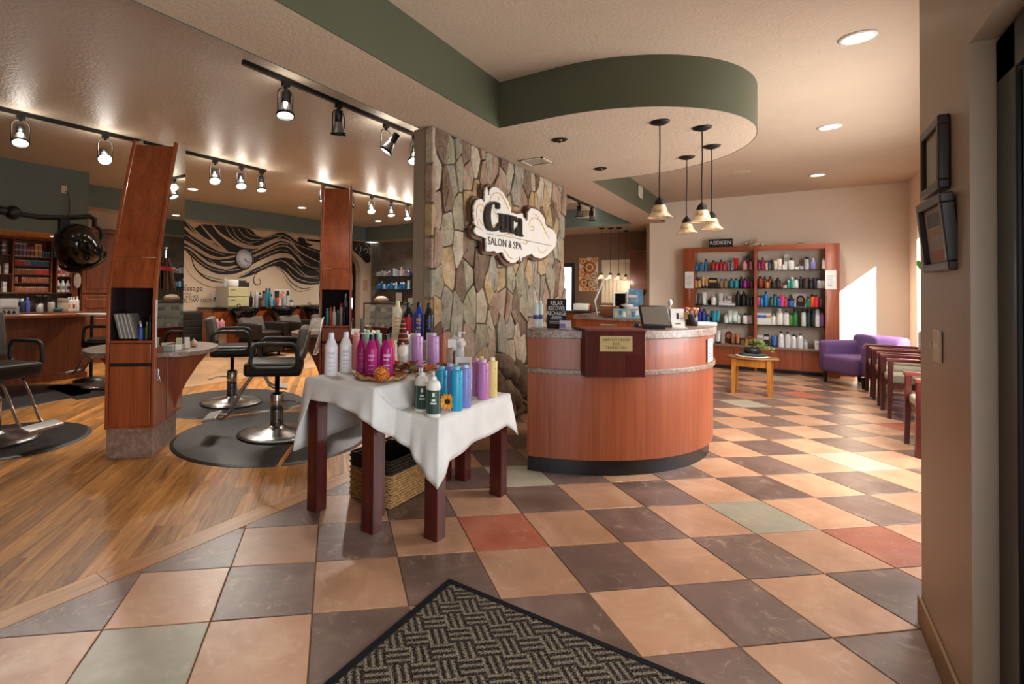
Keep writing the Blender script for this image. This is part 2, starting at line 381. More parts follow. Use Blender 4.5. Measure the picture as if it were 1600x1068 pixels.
# ---- ceilings, beam, canopy
struct('ceiling', G().box(-2.2, XR+.3, YF-.3, YR+.2, ZC, ZC+.1), CEIL)
struct('ceiling_salon', G().box(-10.4, -2.2, YF-.3, 11.2, ZC, ZC+.1), CEIL_S)
beam = struct('trim_1', G().box(-2.54, -1.98, YF-.3, YR+.0, ZS, ZC+.02), CEIL)
obj('beam_face', G().box(-1.981, -1.974, YF-.3, 3.92, ZS-.002, ZC), GREEN, beam); obj('beam_face', G().box(-1.981, -1.974, 6.48, YR, ZS-.002, ZC), GREEN, beam)
obj('beam_face', G().box(-2.546, -2.538, YF-.3, 10.95, ZS-.002, ZC), GREENS, beam)
cc = (-1.5, 5.2); cr_ = 1.28
cano = [(-1.98, 3.92)]+[(cc[0]+cr_*sin(a), cc[1]-cr_*cos(a)) for a in [pi*k/40 for k in range(41)]]+[(-1.98, 6.48)]
canopy = struct('trim_2', G().prism(cano, ZS, ZS+.05), CEIL)
cano = [(-1.98, 3.915)]+[(cc[0]+(cr_+.005)*sin(a), cc[1]-(cr_+.005)*cos(a)) for a in [pi*k/40 for k in range(41)]]+[(-1.98, 6.485)]
o = G(); a = [(x, y, ZS-.002) for x, y in cano]; b = [(x, y, ZC) for x, y in cano]; o.strip(a, b, True); obj('canopy_face', o, GREEN, canopy)
# salon perimeter soffits
so = struct('trim_3', G().box(-10.4, -9.75, 3.33, 11.2, ZS, ZC), CEIL_S); obj('band', G().box(-9.752, -9.744, 3.33, 10.95, ZS-.001, ZC), GREENS, so)
so = struct('trim_4', G().box(-9.75, -2.54, 10.95, 12.7, ZS, ZC), CEIL_S); obj('band', G().box(-9.75, -2.54, 10.944, 10.952, ZS-.001, ZC), GREENS, so)
so = struct('trim_5', G().box(-10.4, -8.75, YF, 3.33, 2.135, ZC), plaster('soffit_tan', '#c79a6c', .1, 60))
obj('band', G().box(-8.752, -8.744, YF, 3.33, 2.134, ZC), GREENS, so); obj('band', G().box(-9.75, -8.744, 3.328, 3.336, 2.134, ZC), GREENS, so)
struct('ceiling_rear', G().box(-2.54, -2.2, YR, 12.7, ZS, ZS+.05), CEIL)
# ---- walls
struct('wall_rear', G().box(-2.25, XR+.2, YR, YR+.2, 0, ZC), WALLC)
struct('wall_rear_brown', G().box(-6.2, -2.2, 12.42, 12.6, 0, ZS), WALLB)
struct('wall_rear_return', G().box(-6.35, -6.2, 11.0, 12.6, 0, ZS), WALLB)
struct('wall_rear_side', G().box(-2.31, -2.25, YR, 12.6, 0, ZC), WALLB)
g = G(); wy0, wy1, wz0, wz1 = 9.2, 10.45, .5, 2.35
g.box(XR, XR+.2, 2.9, wy0, 0, ZC).box(XR, XR+.2, wy1, YR, 0, ZC).box(XR, XR+.2, wy0, wy1, 0, wz0).box(XR, XR+.2, wy0, wy1, wz1, ZC)
struct('wall_right', g, WALLC)
w2 = struct('window_1', G().box(XR+.08, XR+.11, wy0, wy0+.05, wz0, wz1).box(XR+.08, XR+.11, wy1-.05, wy1, wz0, wz1).box(XR+.08, XR+.11, wy0, wy1, wz0, wz0+.05).box(XR+.08, XR+.11, wy0, wy1, wz1-.05, wz1), mat('#3a332c', .5))
obj('pane', G().box(XR+.093, XR+.097, wy0+.05, wy1-.05, wz0+.05, wz1-.05), mat('#ffffff', .05, alpha=.08, name='window_pane'), w2)
w3 = struct('added_window', G().box(XR-.02, XR, 4.2, 9.0, .55, .62).box(XR-.02, XR, 4.2, 9.0, 2.3, 2.37).box(XR-.02, XR, 4.2, 4.27, .55, 2.37).box(XR-.02, XR, 8.93, 9.0, .55, 2.37), mat('#3a332c', .5))  # frame and shade added on solid wall to back the lounge fill lamp
obj('added_shade', G().box(XR-.012, XR-.004, 4.27, 8.93, .62, 2.3), mat('#f2eee6', .8), w3)
# entrance wall beside the camera
XE = .436; zh = px(1515, 67, XE).z
g = G().box(XE, XR+.2, 2.24, 2.97, 0, ZC).box(XE, XR, YF, 2.24, zh, ZC)
struct('wall_entrance', g, plaster('entrance_wall', '#a4907a', .1, 90, .45))
base_tan = mat('#8a6a42', .5)
struct('baseboard_entrance', G().box(XE-.012, XE, 2.24, 2.982, 0, .11).box(XE-.012, XR, 2.97, 2.982, 0, .11), base_tan, bev=.003)
dr = struct('door_1', G().box(.49, .55, 2.08, 2.24, 0, zh-.01).box(.49, .55, -1.0, 2.24, zh-.14, zh-.01).box(.49, .55, -1.0, -.86, 0, zh-.01).box(.5, .54, .62, .7, 0, zh-.14), mat('#0b0b0b', .35), bev=.004)
obj('pane', G().box(.515, .525, -.86, 1.9, 0.2, zh-.15), mat('#dfe8ea', .03, alpha=.12, name='door_glass'), dr)
obj('door_leaf_frame', G().box(.5, .545, 1.9, 2.07, .02, zh-.15).box(.5, .545, .71, 1.9, .02, .2), mat('#0d0c0c', .3), dr)
struct('wall_front', G().box(-10.4, 4.2, YF-.2, YF, 0, ZC), WALLT)  # right end runs past the building, added to block sun at the door
struct('ceiling_sun_block', G().box(XR+.2, 4.2, YF-.2, 3.2, 2.6, 2.75), WALLT)      # unseen roof added to block sun at the glazed entrance
struct('baseboard_rear', G().box(.65, XR, YR-.012, YR, 0, .1), base_tan)
struct('baseboard_right', G().box(XR-.012, XR, 2.982, YR, 0, .1), base_tan)
# salon walls
GREYP = NT('trowelled_grey_plaster', .75); v = GREYP.coord(); f = GREYP.noise(v, 2.2, 8, .7, .8); GREYP.col(GREYP.ramp(f, [(.3, '#544d43'), (.5, '#6c655a'), (.72, '#857d70')])).bump(f, .3, .02); GREYP = GREYP.m
g = G().box(XM-.2, XM, 2.2, 9.9, 0, ZS).box(XM-.2, XM, 11.1, 11.55, 0, ZS)
ar = [(9.9, ZS), (9.9, 1.8)]+[(10.5-.6*cos(a), 1.8+.6*sin(a)) for a in [pi*k/16 for k in range(17)]]+[(11.1, ZS)]
n = len(ar); v = [(XM, y, z) for y, z in ar]+[(XM-.2, y, z) for y, z in ar]
g.strip([(XM, y, z) for y, z in ar[2:-1]], [(XM, y, ZS) for y, z in ar[2:-1]]); g.strip([(XM-.2, y, z) for y, z in ar[2:-1]], [(XM, y, z) for y, z in ar[2:-1]])
struct('wall_mural', g, plaster('mural_wall_paint', '#c9b49a', .08, 90))
struct('wall_left', G().box(XM-.2, XM, YF, 2.2, 0, ZC), WALLT)
struct('wall_salon_rear', G().box(-10.4, -6.2, 11.55, 11.7, 0, ZS), GREYP)
struct('wall_hall', G().box(-11.4, -11.3, 9.0, 11.7, 0, ZS).box(-11.4, -10.2, 11.7, 11.8, 0, ZS).box(-11.4, -10.2, 9.0, 9.1, 0, ZS).box(-11.4, XM, 9, 11.7, 2.6, 2.65).box(-11.4, -10.2, 9, 11.7, -.05, 0), plaster('hall_paint', '#8a7055', .1))
d2 = struct('door_2', G().box(-11.3, -11.26, 10.6, 11.5, 0, 2.1), wood('hall_door', '#5a3312', '#7c4a1e', 2), bev=.004)
obj('door_panel', G().box(-11.262, -11.25, 10.7, 11.4, .2, 1.0), CABW, d2, bev=.006); obj('door_panel', G().box(-11.262, -11.25, 10.7, 11.4, 1.1, 1.95), CABW, d2, bev=.006)

# ---- stone feature wall
XS = -2.43; SY0, SY1 = 3.55, 6.69
core = struct('wall_stone', G().box(-2.61, XS, SY0, SY1, 0, ZS), plaster('pillar_paint', '#8c7a66', .1, 90))
mort = obj('mortar', G().box(XS-.001, XS+.006, SY0, SY1, 0, ZS), speckle('mortar', '#2e2721', '#463b32', '#5a4d43', 90, .95), core)
def stone_mat(name, cs):
    t = NT(name, .85, spec=.25); v = t.coord(rnd=True); f = t.noise(v, 3.5, 6, .6, .5); h = t.noise(v, 16, 8, .72, .8); mp = t.n('ShaderNodeMapping'); mp.inputs['Scale'].default_value = (18, 18, 4); t.l(v, mp.inputs[0]); k = t.noise(mp.outputs[0], 1.2, 5, .7)
    c = t.ramp(f, [(.3, cs[0]), (.5, cs[1]), (.7, cs[2])]); t.col(t.mix(c, t.ramp(h, [(.3, '#8c857e'), (.62, '#ffffff')]), .55, 'MULTIPLY')); t.bump(k, .7, .03); return t.m
STONES = [stone_mat('tan_stone', ('#9a7e5c', '#b0946e', '#c0a988')), stone_mat('rose_stone', ('#8d715e', '#a28772', '#b49c88')), stone_mat('grey_stone', ('#837a68', '#998f7c', '#aca392')),
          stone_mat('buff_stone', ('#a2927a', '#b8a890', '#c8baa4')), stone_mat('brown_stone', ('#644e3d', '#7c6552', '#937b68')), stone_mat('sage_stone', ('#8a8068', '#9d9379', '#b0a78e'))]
rs = random.Random(21); seeds = []; AS = .55
cols = 18
for k in range(cols):
    y = SY0+(k+.5)/cols*(SY1-SY0); z = rs.uniform(-.3, .05)
    while z < ZS+.1:
        seeds.append((y+rs.uniform(-.085, .085), z)); z += rs.uniform(.17, .42)*(1.25 if z < .7 else 1)
stones = []
for i, (y, z) in enumerate(seeds):
    poly = [(SY0+.004, .005), (SY1-.004, .005), (SY1-.004, ZS-.005), (SY0+.004, ZS-.005)]
    for j, (y2, z2) in enumerate(seeds):
        if i == j or abs(y2-y) > .9 or abs(z2-z) > 1.3: continue
        a, b = y2-y, (z2-z)*AS*AS; c = (a*(y+y2)/2+b*(z+z2)/2); poly = clip(poly, a, b, c)
        if len(poly) < 3: break
    if len(poly) >= 3 and area2(poly) > .004: stones.append((poly, y, z))
for poly, y, z in stones:
    n = len(poly); cy_ = sum(p[0] for p in poly)/n; cz_ = sum(p[1] for p in poly)/n
    ring = []
    for i in range(n):     # cut the corners a little, then shrink for the joint
        p, r_, s_ = poly[i-1], poly[i], poly[(i+1) % n]
        for o_ in (p, s_): ring.append((r_[0]+(o_[0]-r_[0])*.08, r_[1]+(o_[1]-r_[1])*.08))
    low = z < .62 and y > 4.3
    def sh(p, k, e):
        d = math.hypot(p[0]-cy_, p[1]-cz_) or 1; return (cy_+(p[0]-cy_)*(1-k-e/d), cz_+(p[1]-cz_)*(1-k-e/d))
    m = len(ring); h = rs.uniform(.022, .055)+(.07 if low else 0); g = G()
    v = [(XS, *sh(p, 0, .003)) for p in ring]
    v += [(XS+h*rs.uniform(.7, 1), *sh(p, .015, .007)) for p in ring]
    v += [(XS+h*rs.uniform(.85, 1.25)+(.03 if low else 0), *sh(p, .38, .012)) for p in ring]
    v.append((XS+h*1.15+(.05 if low else .004), cy_, cz_))
    f = [(a_*m+i, a_*m+(i+1) % m, (a_+1)*m+(i+1) % m, (a_+1)*m+i) for a_ in (0, 1) for i in range(m)]+[(2*m+i, 2*m+(i+1) % m, 3*m) for i in range(m)]
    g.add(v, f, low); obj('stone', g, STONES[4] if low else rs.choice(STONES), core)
# stones wrapping the near end of the wall
zz = 0
while zz < ZS-.1:
    hh = min(rs.uniform(.22, .5), ZS-zz); obj('stone', G().box(XS-.05, XS+.03, SY0-.02, SY0+.045, zz+.008, zz+hh-.008), rs.choice(STONES), core, bev=.012); zz += hh
# ================================================================ SALON: styling stations
WV = Vector((.70711, .70711, 0)); DV = Vector((-.70711, .70711, 0))
def front_y(z):
    """front edge of the tower leans back as it rises"""
    return 0 if z < 1.25 else .47*((z-1.25)/1.4)**1.35
SW = .365; ZT = 2.62; YB = .64
def make_station(loc, label):
    t = thing('styling_station', label, 'station', loc, pi/4, 'two tower styling stations')
    P = lambda n, g, m, bev=.003, par=None: obj(n, g, m, par or t, bev=bev)
    P('plinth', G().box(.012, SW-.012, .012, YB-.01, 0, .232), PLINTH)
    zs = [1.343+k*(ZT-1.343)/14 for k in range(15)]
    side = [(0, .232), (YB, .232), (YB, ZT+.02)]+[(front_y(z), z) for z in reversed([.232, .9, 1.25]+zs+[ZT+.02])][:-1]
    for x in (0, SW-.024): P('side_panel', G().prism(side, x, x+.024, 'x'), CHERRY, .002)
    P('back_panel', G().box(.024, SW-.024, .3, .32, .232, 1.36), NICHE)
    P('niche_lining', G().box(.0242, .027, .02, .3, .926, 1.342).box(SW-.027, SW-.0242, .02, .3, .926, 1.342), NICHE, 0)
    P('shelf_floor', G().box(.024, SW-.024, .004, .3, .905, .925), CHERRY)
    P('base_rail', G().box(.024, SW-.024, .004, .3, .232, .25), CHERRY)
    P('door', G().box(.03, SW-.03, -.002, .3, .253, .722), CHERRY); P('slot', G().box(.03, SW-.03, .012, .1, .722, .748), BLACKM, 0)
    P('drawer', G().box(.03, SW-.03, -.002, .3, .748, .9), CHERRY)
    P('lower_fascia', G().grid(lambda a, b: (.026+a*(SW-.052), front_y(1.343+b*.245)+.012, 1.343+b*.245), 1, 6).box(.026, SW-.026, .03, .3, 1.343, 1.36), CHERRY, 0)
    P('upper_fascia', G().grid(lambda a, b: (.026+a*(SW-.052), front_y(1.593+b*(ZT-.02-1.593))+.014, 1.593+b*(ZT-.02-1.593)), 1, 14).grid(lambda a, b: (.026+a*(SW-.052), front_y(ZT-.02)+.014+b*.15, ZT-.02), 1, 1), CHERRY, 0)
    for sx in (0, 1):                                     # a mirror, its edge strip and a round-nosed counter on either side
        x = SW+.002 if sx else -.002; e = .006 if sx else -.006
        mz = [.865]+[1.25]+zs; pr = [(front_y(z)+.022, z) for z in mz]+[(YB+.07, ZT+.09), (YB+.07, .865)]
        P('mirror', G().prism(pr, min(x, x+e), max(x, x+e), 'x'), MIRROR, 0)
        x0 = SW if sx else 0; sg = 1 if sx else -1
        top = [(x0, .06)]+[(x0+sg*.355*sin(a), .52-.46*cos(a)) for a in [pi*k/24 for k in range(25)]]+[(x0, .98)]
        P('counter', G().prism(top, .782, .82), GRANITE, .004)
        pr2 = [(x0+sg*.0, .782), (x0+sg*.30, .782), (x0+sg*.2, .66), (x0+sg*.1, .5), (x0+sg*.03, .35), (x0, .25)]
        P('bracket', G().prism(pr2, .50, .525, 'y'), CHERRY, .002)
        P('return_panel', G().box(min(x0, x0+sg*.006), max(x0, x0+sg*.006), .3, YB+.1, .232, .782), CHERRY)
    hk = G().tube([(SW+.012, .06, .68), (SW+.02, .06, .61), (SW+.05, .06, .6), (SW+.065, .06, .64)], .006, 6).tube([(SW+.012, .06, .69), (SW+.016, .06, .63), (SW+.03, .05, .585)], .006, 6).box(SW+.002, SW+.012, .045, .075, .6, .7)
    P('coat_hook', hk, CHROME, 0)
    return t
S1 = Vector((-4.285, 1.775, 0)); S2 = Vector((-4.315, 4.07, 0))
st1 = make_station(S1, 'cherry styling station tower nearest the camera, with hair extensions on its mirror')
st2 = make_station(S2, 'farther cherry styling station tower beside the display table of bottles')
def sl(S, x, y, z): return Vector((S.x+(x-y)*.70711, S.y+(x+y)*.70711, z))

# ---- bottles of every kind; unit meshes scaled per object
BP = {'liter': [(.0, 0), (.94, 0), (1, .025), (1, .66), (1, .675), (.95, .69), (.52, .845), (.44, .86), (.42, .875)],
      'cyl': [(0, 0), (.95, 0), (1, .02), (1, .9), (.93, .915), (.5, .92)],
      'round': [(0, 0), (.92, 0), (1, .03), (1, .66), (.9, .75), (.55, .8), (.4, .81)],
      'spray': [(0, 0), (.9, 0), (1, .03), (1, .55), (.85, .66), (.5, .74), (.4, .78)],
      'can': [(0, 0), (.97, 0), (1, .015), (1, .78), (.88, .82), (.8, .82)],
      'jar': [(0, 0), (.95, 0), (1, .05), (1, .68), (.97, .7)],
      'slim': [(0, 0), (.9, 0), (1, .02), (1, .7), (.8, .78), (.5, .82)]}
CP = {'liter': [(.42, .875), (.44, .875), (.44, .885), (.4, .985), (.36, 1), (0, 1)], 'cyl': [(.5, .92), (.52, .92), (.5, 1), (0, 1)], 'round': [(.4, .81), (.45, .81), (.43, 1), (0, 1)],
      'spray': [(.4, .78), (.42, .78), (.36, .86), (.3, .86), (.3, 1), (0, 1)], 'can': [(.82, .82), (.84, .82), (.82, .99), (.78, 1), (0, 1)], 'jar': [(1.0, .7), (1.03, .7), (1.03, .98), (1, 1), (0, 1)],
      'slim': [(.5, .82), (.6, .82), (.55, 1), (0, 1)]}
BM = {}
PRL = {'cyl': ((.06, .88, -1.12, -1.05), (.72, .75, .35, .85), (.2, .22, .5, .85), (.26, .28, .5, .75), (.32, .34, .5, .8)), 'liter': ((.5, .56, -.5, .5), (.42, .46, -.5, .35), (.3, .33, -.5, .5), (.22, .24, -.5, .4), (.12, .14, -.5, .3)), 0: ((.2, .5, -.8, .8),)}
def unit(kind, which):
    k = (kind, which)
    if k not in BM:
        g = G()
        if kind == 'tube':
            if which == 'body': g.grid(lambda a, b: ((cos(2*pi*a))*(.72+.28*b), sin(2*pi*a)*(.75*(1-b)+.06), .16+.84*b), 14, 4)
            else: g.lathe([(0, 0), (.72, 0), (.74, .16), (0, .16)], 14)
        elif kind == 'box': g.box(-1, 1, -.6, .6, 0, 1) if which == 'body' else g.box(-.86, .86, -.61, -.6, .55, .8)
        elif which.startswith('print'):
            z0, z1, a0, a1 = PRL.get(kind, PRL[0])[int(which[5:])]; g.lathe([(1.015, z0), (1.015, z1)], 6, a0=a0, a1=a1, cap=False)
        elif which == 'band': g.lathe([(1.012, .1), (1.012, .6)], 10, a0=-.75, a1=.75, cap=False)
        elif which == 'pump': g.lathe([(.4, .81), (.44, .81), (.42, .87), (.12, .875), (.12, .95)], 10, cap=False).cbox((.25, 0, .965), (.85, .24, .05))
        elif which == 'trigger': g.lathe([(.42, .78), (.44, .78), (.4, .85), (.2, .86)], 10, cap=False).cbox((.15, 0, .93), (1.3, .4, .12)).cbox((.55, 0, .86), (.12, .3, .12))
        else: g.lathe((BP if which == 'body' else CP)[kind], 14, cap=False)
        BM[k] = g.mesh('bottle_'+which); BM[k].materials.append(WHITE)
    return BM[k]
def bottle(kind, p, r, h, col, cap, label, cat='bottle', group=None, printed=None, pump=None, rough=.32, rz=None, name=None):
    nm = name or {'jar': 'jar', 'tube': 'squeeze_tube', 'box': 'product_box', 'can': 'spray_can'}.get(kind, 'bottle')
    m = col if not isinstance(col, str) else mat(col, rough, spec=.5)
    o = obj(nm, unit(kind, 'body'), m, None, loc=p); o.scale = (r, r, h)
    o.rotation_euler = (0, 0, rz if rz is not None else math.atan2(-p[1], -p[0]))
    tag(o, label, cat, group)
    if kind == 'box' or kind == 'tube': o.rotation_euler.z += pi/2
    if cap:
        w = pump if pump else 'cap'; obj('cap' if not pump else 'pump_head' if pump == 'pump' else 'trigger_head', unit(kind, w), mat(cap, .35), o)
    if printed and printed[0] == '+': obj('label_band', unit(kind, 'band'), mat(printed[1:], .6), o)
    elif printed:
        for k_ in range(len(PRL.get(kind, PRL[0]))): obj('print_line', unit(kind, f'print{k_}'), mat(printed, .6), o)
    return o

# things in the open shelf of station 1
def book_rack():
    t = thing('foil_rack', 'white and grey rack of foil sheets leaning in the near station shelf', 'rack', sl(S1, .13, .13, .925), pi/4)
    for k in range(9):
        g = G().cbox((0, 0, 0), (.012, .16, .2)); o = obj('foil_sheet', g, mat('#b9b6b2' if k % 2 else '#7d7b78', .45), t); o.location = (-.055+k*.0145, -.03, .112); o.rotation_euler = (0, R(-14), 0)
book_rack()
for k, (x, y, kind, r, h, c, cp, d) in enumerate((
        (.215, .1, 'round', .016, .15, '#a01224', '#d8c9c9', 'small red bottle with pale nozzle'), (.232, .07, 'round', .018, .13, '#3563b0', '#e6e6e6', 'small blue bottle with white cap'),
        (.262, .12, 'round', .015, .14, '#5f7a26', '#e0ddd0', 'small olive green bottle'), (.292, .1, 'slim', .019, .2, '#15151a', '#20202a', 'tall black slim bottle'), (.328, .1, 'slim', .012, .16, '#a81f1c', '#111111', 'thin red bottle'))):
    bottle(kind, sl(S1, x, y, .925), r, h, c, cp, d+' in the near station shelf')
tr = tag(obj('tool_tray', G().box(-.09, .09, -.06, .06, 0, .09), BLACKM, None, loc=sl(S1, .25, .17, .925), rz=pi/4, bev=.004), 'black tool tray at the back of the near station shelf', 'tray')
for k, (x, y, kind, r, h, c, cp, d) in enumerate((
        (.045, .08, 'round', .016, .08, '#a0141a', '#222222', 'short red bottle'), (.085, .09, 'can', .02, .2, '#2f8fa8', '#2f8fa8', 'turquoise spray can'), (.125, .09, 'can', .018, .21, '#c23a1a', '#c23a1a', 'orange red spray can'),
        (.165, .085, 'spray', .026, .22, '#c9c6bd', '#d8d4ca', 'clear fine mist spray bottle'), (.21, .1, 'can', .018, .18, '#4d4a48', '#77736e', 'dark grey spray can'), (.245, .09, 'can', .02, .26, '#9b9894', '#b01b20', 'silver spray can with red cap'),
        (.285, .09, 'spray', .025, .24, '#0d0d0f', '#0d0d0f', 'black spray bottle'), (.32, .1, 'can', .022, .22, '#101114', '#101114', 'glossy black can'), (.30, .17, 'liter', .03, .37, '#a09a94', '#c8c4bf', 'tall silver grey bottle at the back'))):
    bottle(kind, sl(S2, x, y, .925), r, h, c, cp, d+' in the far station shelf', 'bottle' if kind != 'can' else 'spray can')
obj_ = tag(obj('brass_bowl', G().lathe([(0, .1), (.03, .1), (.05, .14), (.055, .18), (.052, .18), (.045, .14), (0, .115)], 16).lathe([(.03, 0), (.012, .02), (.012, .1)], 12), mat('#7a5a22', .3, 1.0), None, loc=sl(S2, .07, .2, .925)), 'small brass bowl at the back of the far station shelf', 'bowl')
# hair extensions hanging on station 1's mirror
hx = thing('hair_extensions', 'bundle of brown hair extensions with red ties hanging on the near mirror', 'hair extension', sl(S1, SW+.03, .13, 1.42))
g = G(); rr = random.Random(5)
for k in range(26):
    a, b = rr.uniform(-.04, .05), rr.uniform(-.012, .02); g.tube([(a*.4, b, .17), (a*.8, b, .1), (a*1.15, b, .0), (a*1.4, b, -.05), (a*1.5, b, -.09+rr.uniform(-.02, .02))], [.005, .009, .011, .01, .003], 5)
obj('hair', g, fabric('brown_hair', '#4a2c16', 200, .55), hx, rz=pi/4)
obj('red_tie', G().cbox((-.01, -.004, .085), (.05, .03, .035), 0).cbox((.03, -.004, .08), (.03, .03, .03)), mat('#b3122a', .5), hx, rz=pi/4)
obj('hook', G().tube([(0, 0, .17), (0, 0, .25)], .006, 6).sphere((0, 0, .25), .014), CHROME, hx, rz=pi/4)
# on the counter of station 1
for k, (x, y, s_, c, d) in enumerate(((.42, .16, (.07, .05, .05), '#8f9a90', 'folded grey green cloth lying'), (.46, .3, (.05, .03, .1), '#b6ac86', 'small cream box standing'), (.50, .38, (.045, .03, .095), '#cfc8bb', 'small white box standing'), (.47, .22, (.06, .03, .05), '#c8c5be', 'crumpled white tissue packet lying'))):
    tag(obj('small_box', G().box(-s_[0]/2, s_[0]/2, -s_[1]/2, s_[1]/2, 0, s_[2]), mat(c, .6), None, loc=sl(S1, x, y, .82), rz=pi/4+k*.3, bev=.004), d+' on the near station counter', 'box')
sh = G().sphere((0, 0, .028), .04, 10, 6, (1, .8, .8)).lathe([(.035, .02), (.02, .05), (.0, .075)], 9, cap=False); tag(obj('seashell', sh, mat('#c9a48c', .5), None, loc=sl(S1, .53, .5, .82)), 'small pink seashell on the near station counter', 'seashell')
sb = thing('spray_bottle', 'grey water spray bottle with black trigger on the left station counter', 'spray bottle', sl(S1, -.13, .62, .82))
obj('body', G().lathe([(0, 0), (.042, 0), (.045, .02), (.04, .1), (.028, .15), (.02, .165)], 16, cap=False), mat('#56616a', .3), sb)
obj('trigger_head', G().lathe([(.022, .16), (.024, .2), (.015, .21)], 10).cbox((.0, 0, .22), (.09, .03, .035)).cbox((.03, 0, .19), (.012, .02, .05)), BLACK, sb, rz=.6)

# ---- styling chairs
def rbox(g, sx, sy, sz, r=.03, n=3):
    bm = bmesh.new(); bmesh.ops.create_cube(bm, size=1); bmesh.ops.scale(bm, vec=(sx, sy, sz), verts=bm.verts)
    bmesh.ops.bevel(bm, geom=bm.edges[:], offset=r, segments=n, affect='EDGES', profile=.6)
    bm.verts.index_update(); h = G().add([tuple(v.co) for v in bm.verts], [tuple(v.index for v in f.verts) for f in bm.faces], True); bm.free(); return h
def arc(c, r, a0, a1, n=6): return [(c[0]+r*cos(a0+(a1-a0)*k/n), c[1]+r*sin(a0+(a1-a0)*k/n)) for k in range(n+1)]
def make_chair(loc, rz, label, sz=.0, back_h=.34):
    """faces local +x"""
    t = thing('styling_chair', label, 'chair', loc, rz, 'hydraulic styling chairs')
    obj('base_disc', G().lathe([(0, 0), (.33, 0), (.335, .008), (.32, .02), (.22, .032), (.1, .055), (.075, .07), (.07, .08), (0, .08)], 36, cap=False), mat('#a9a7a4', .25, 1.0), t)
    obj('base_ring', G().lathe([(.335, 0), (.35, .0), (.35, .012), (.335, .014)], 36, cap=False), BLACK, t)
    obj('pump_column', G().lathe([(0, .075), (.06, .075), (.06, .36), (.052, .375), (.022, .38), (.022, .52+sz), (0, .52+sz)], 20, cap=False), CHROME, t)
    obj('pump_lever', G().tube([(-.05, .02, .3), (-.16, .04, .3), (-.24, .05, .27), (-.27, .05, .27)], .007, 6).tube([(-.24, .09, .27), (-.24, .0, .27)], .007, 6), CHROME, t)
    seat = rbox(None, .5, .48, .11, .045); seat.v = [(x, y, z+(.02*(x/.25)**2 if z > 0 else 0)) for x, y, z in seat.v]
    obj('seat', seat, LEATHER, t, loc=(.02, 0, .575+sz))
    obj('seat_mount', G().cbox((0, 0, .515+sz), (.2, .2, .02)), BLACK, t)
    b = rbox(None, .09, .46, back_h, .04); b.v = [(x+.05*(y/.23)**2, y, z) for x, y, z in b.v]
    o = obj('backrest', b, LEATHERG, t, loc=(-.27, 0, .66+sz+back_h/2)); o.rotation_euler = (0, R(-8), 0)
    for s_ in (-1, 1):
        y = s_*.275; z0, z1 = .6+sz, .815+sz; r_ = .07
        pts = [(x, y, z) for x, z in arc((.2-r_, z0+r_), r_, -pi/2, 0)+arc((.2-r_-.01, z1-r_), r_, 0, pi/2)+arc((-.2+r_, z1-r_), r_, pi/2, pi)+arc((-.2+r_, z0+r_), r_, pi, 1.5*pi)]
        obj('armrest', G().tube(pts, .019, 8, closed=True), mat('#1f1d1c', .5), t)
    fr = G()
    for s_ in (-1, 1): fr.tube([(.2, s_*.09, .53+sz), (.3, s_*.09, .4+sz*.7), (.42, s_*.09, .2), (.47, s_*.09, .165), (.53, s_*.05, .165)], .012, 8)
    fr.tube([(.53, -.05, .165), (.53, .05, .165)], .012, 8)
    f = obj('footrest', fr, CHROME, t)
    fp = obj('foot_plate', rbox(None, .12, .3, .025, .01), mat('#b8b6b3', .35, .7), f, loc=(.57, 0, .17)); fp.rotation_euler = (0, R(12), 0)
    return t
CA = pz(432, 679); CB = pz(362, 630); CL = pz(-12, 690)
ZM = .014
chA = make_chair((CA.x, CA.y, ZM), R(225), 'dark brown styling chair with clear plastic back cover on the large round mat', .035, .29)
chB = make_chair((CB.x, CB.y, ZM), R(52), 'dark brown styling chair with grey brown back behind the near station counter', .03, .3)
chL = make_chair((CL.x, CL.y, ZM), R(20), 'dark brown styling chair cut by the left picture edge', .02, .42)
CD = pz(172, 603); chD = make_chair((CD.x, CD.y, ZM), R(215), 'black styling chair half hidden behind the left counter of the near station', .0)
CE = sl(S2, SW+.75, .62, ZM); chE = make_chair(CE, R(235), 'black styling chair beyond the display table, right of the far station', .02)
# clear cover over the back of chair A
def cover(a, b):
    ang = -1.25+2.5*a; y = .27*sin(ang)/sin(1.25); x = -.335-.03*cos(ang)+.06*(1-b)*(1 if abs(ang) > 2 else 0); zz = .655+.1+(.31*b)-.1*(abs(2*a-1)**3)*b
    return (x-.05*b-.012*sin(a*23)*(1-b), y, zz)
cv = thing('chair_back_cover', 'clear plastic cover draped over the back of the nearest styling chair', 'chair cover', chA.location, chA.rotation_euler.z)
PL = NT('clear_plastic', .12); PL.b.inputs['Base Color'].default_value = lin('#d8d2c8'); PL.b.inputs['Alpha'].default_value = .42; PL.bump(PL.noise(PL.coord(), 22, 3), .9, .02)
obj('sheet', G().grid(cover, 24, 10).grid(lambda a, b: (lambda p, q_: tuple(p[i]*(1-b)+q_[i]*b for i in range(3)))(cover(a, 1), (-.2, cover(a, 1)[1]*.95, cover(a, 1)[2]-.005-.25*(1 if b > .5 else 0))), 24, 4), PL.m, cv)
obj('piping', G().tube([cover(k/20, 1) for k in range(21)], .006, 6).tube([cover(k/20, 0) for k in range(21)], .005, 6).tube([cover(0, k/8) for k in range(9)], .005, 6).tube([cover(1, k/8) for k in range(9)], .005, 6), mat('#e8e4de', .3), cv)

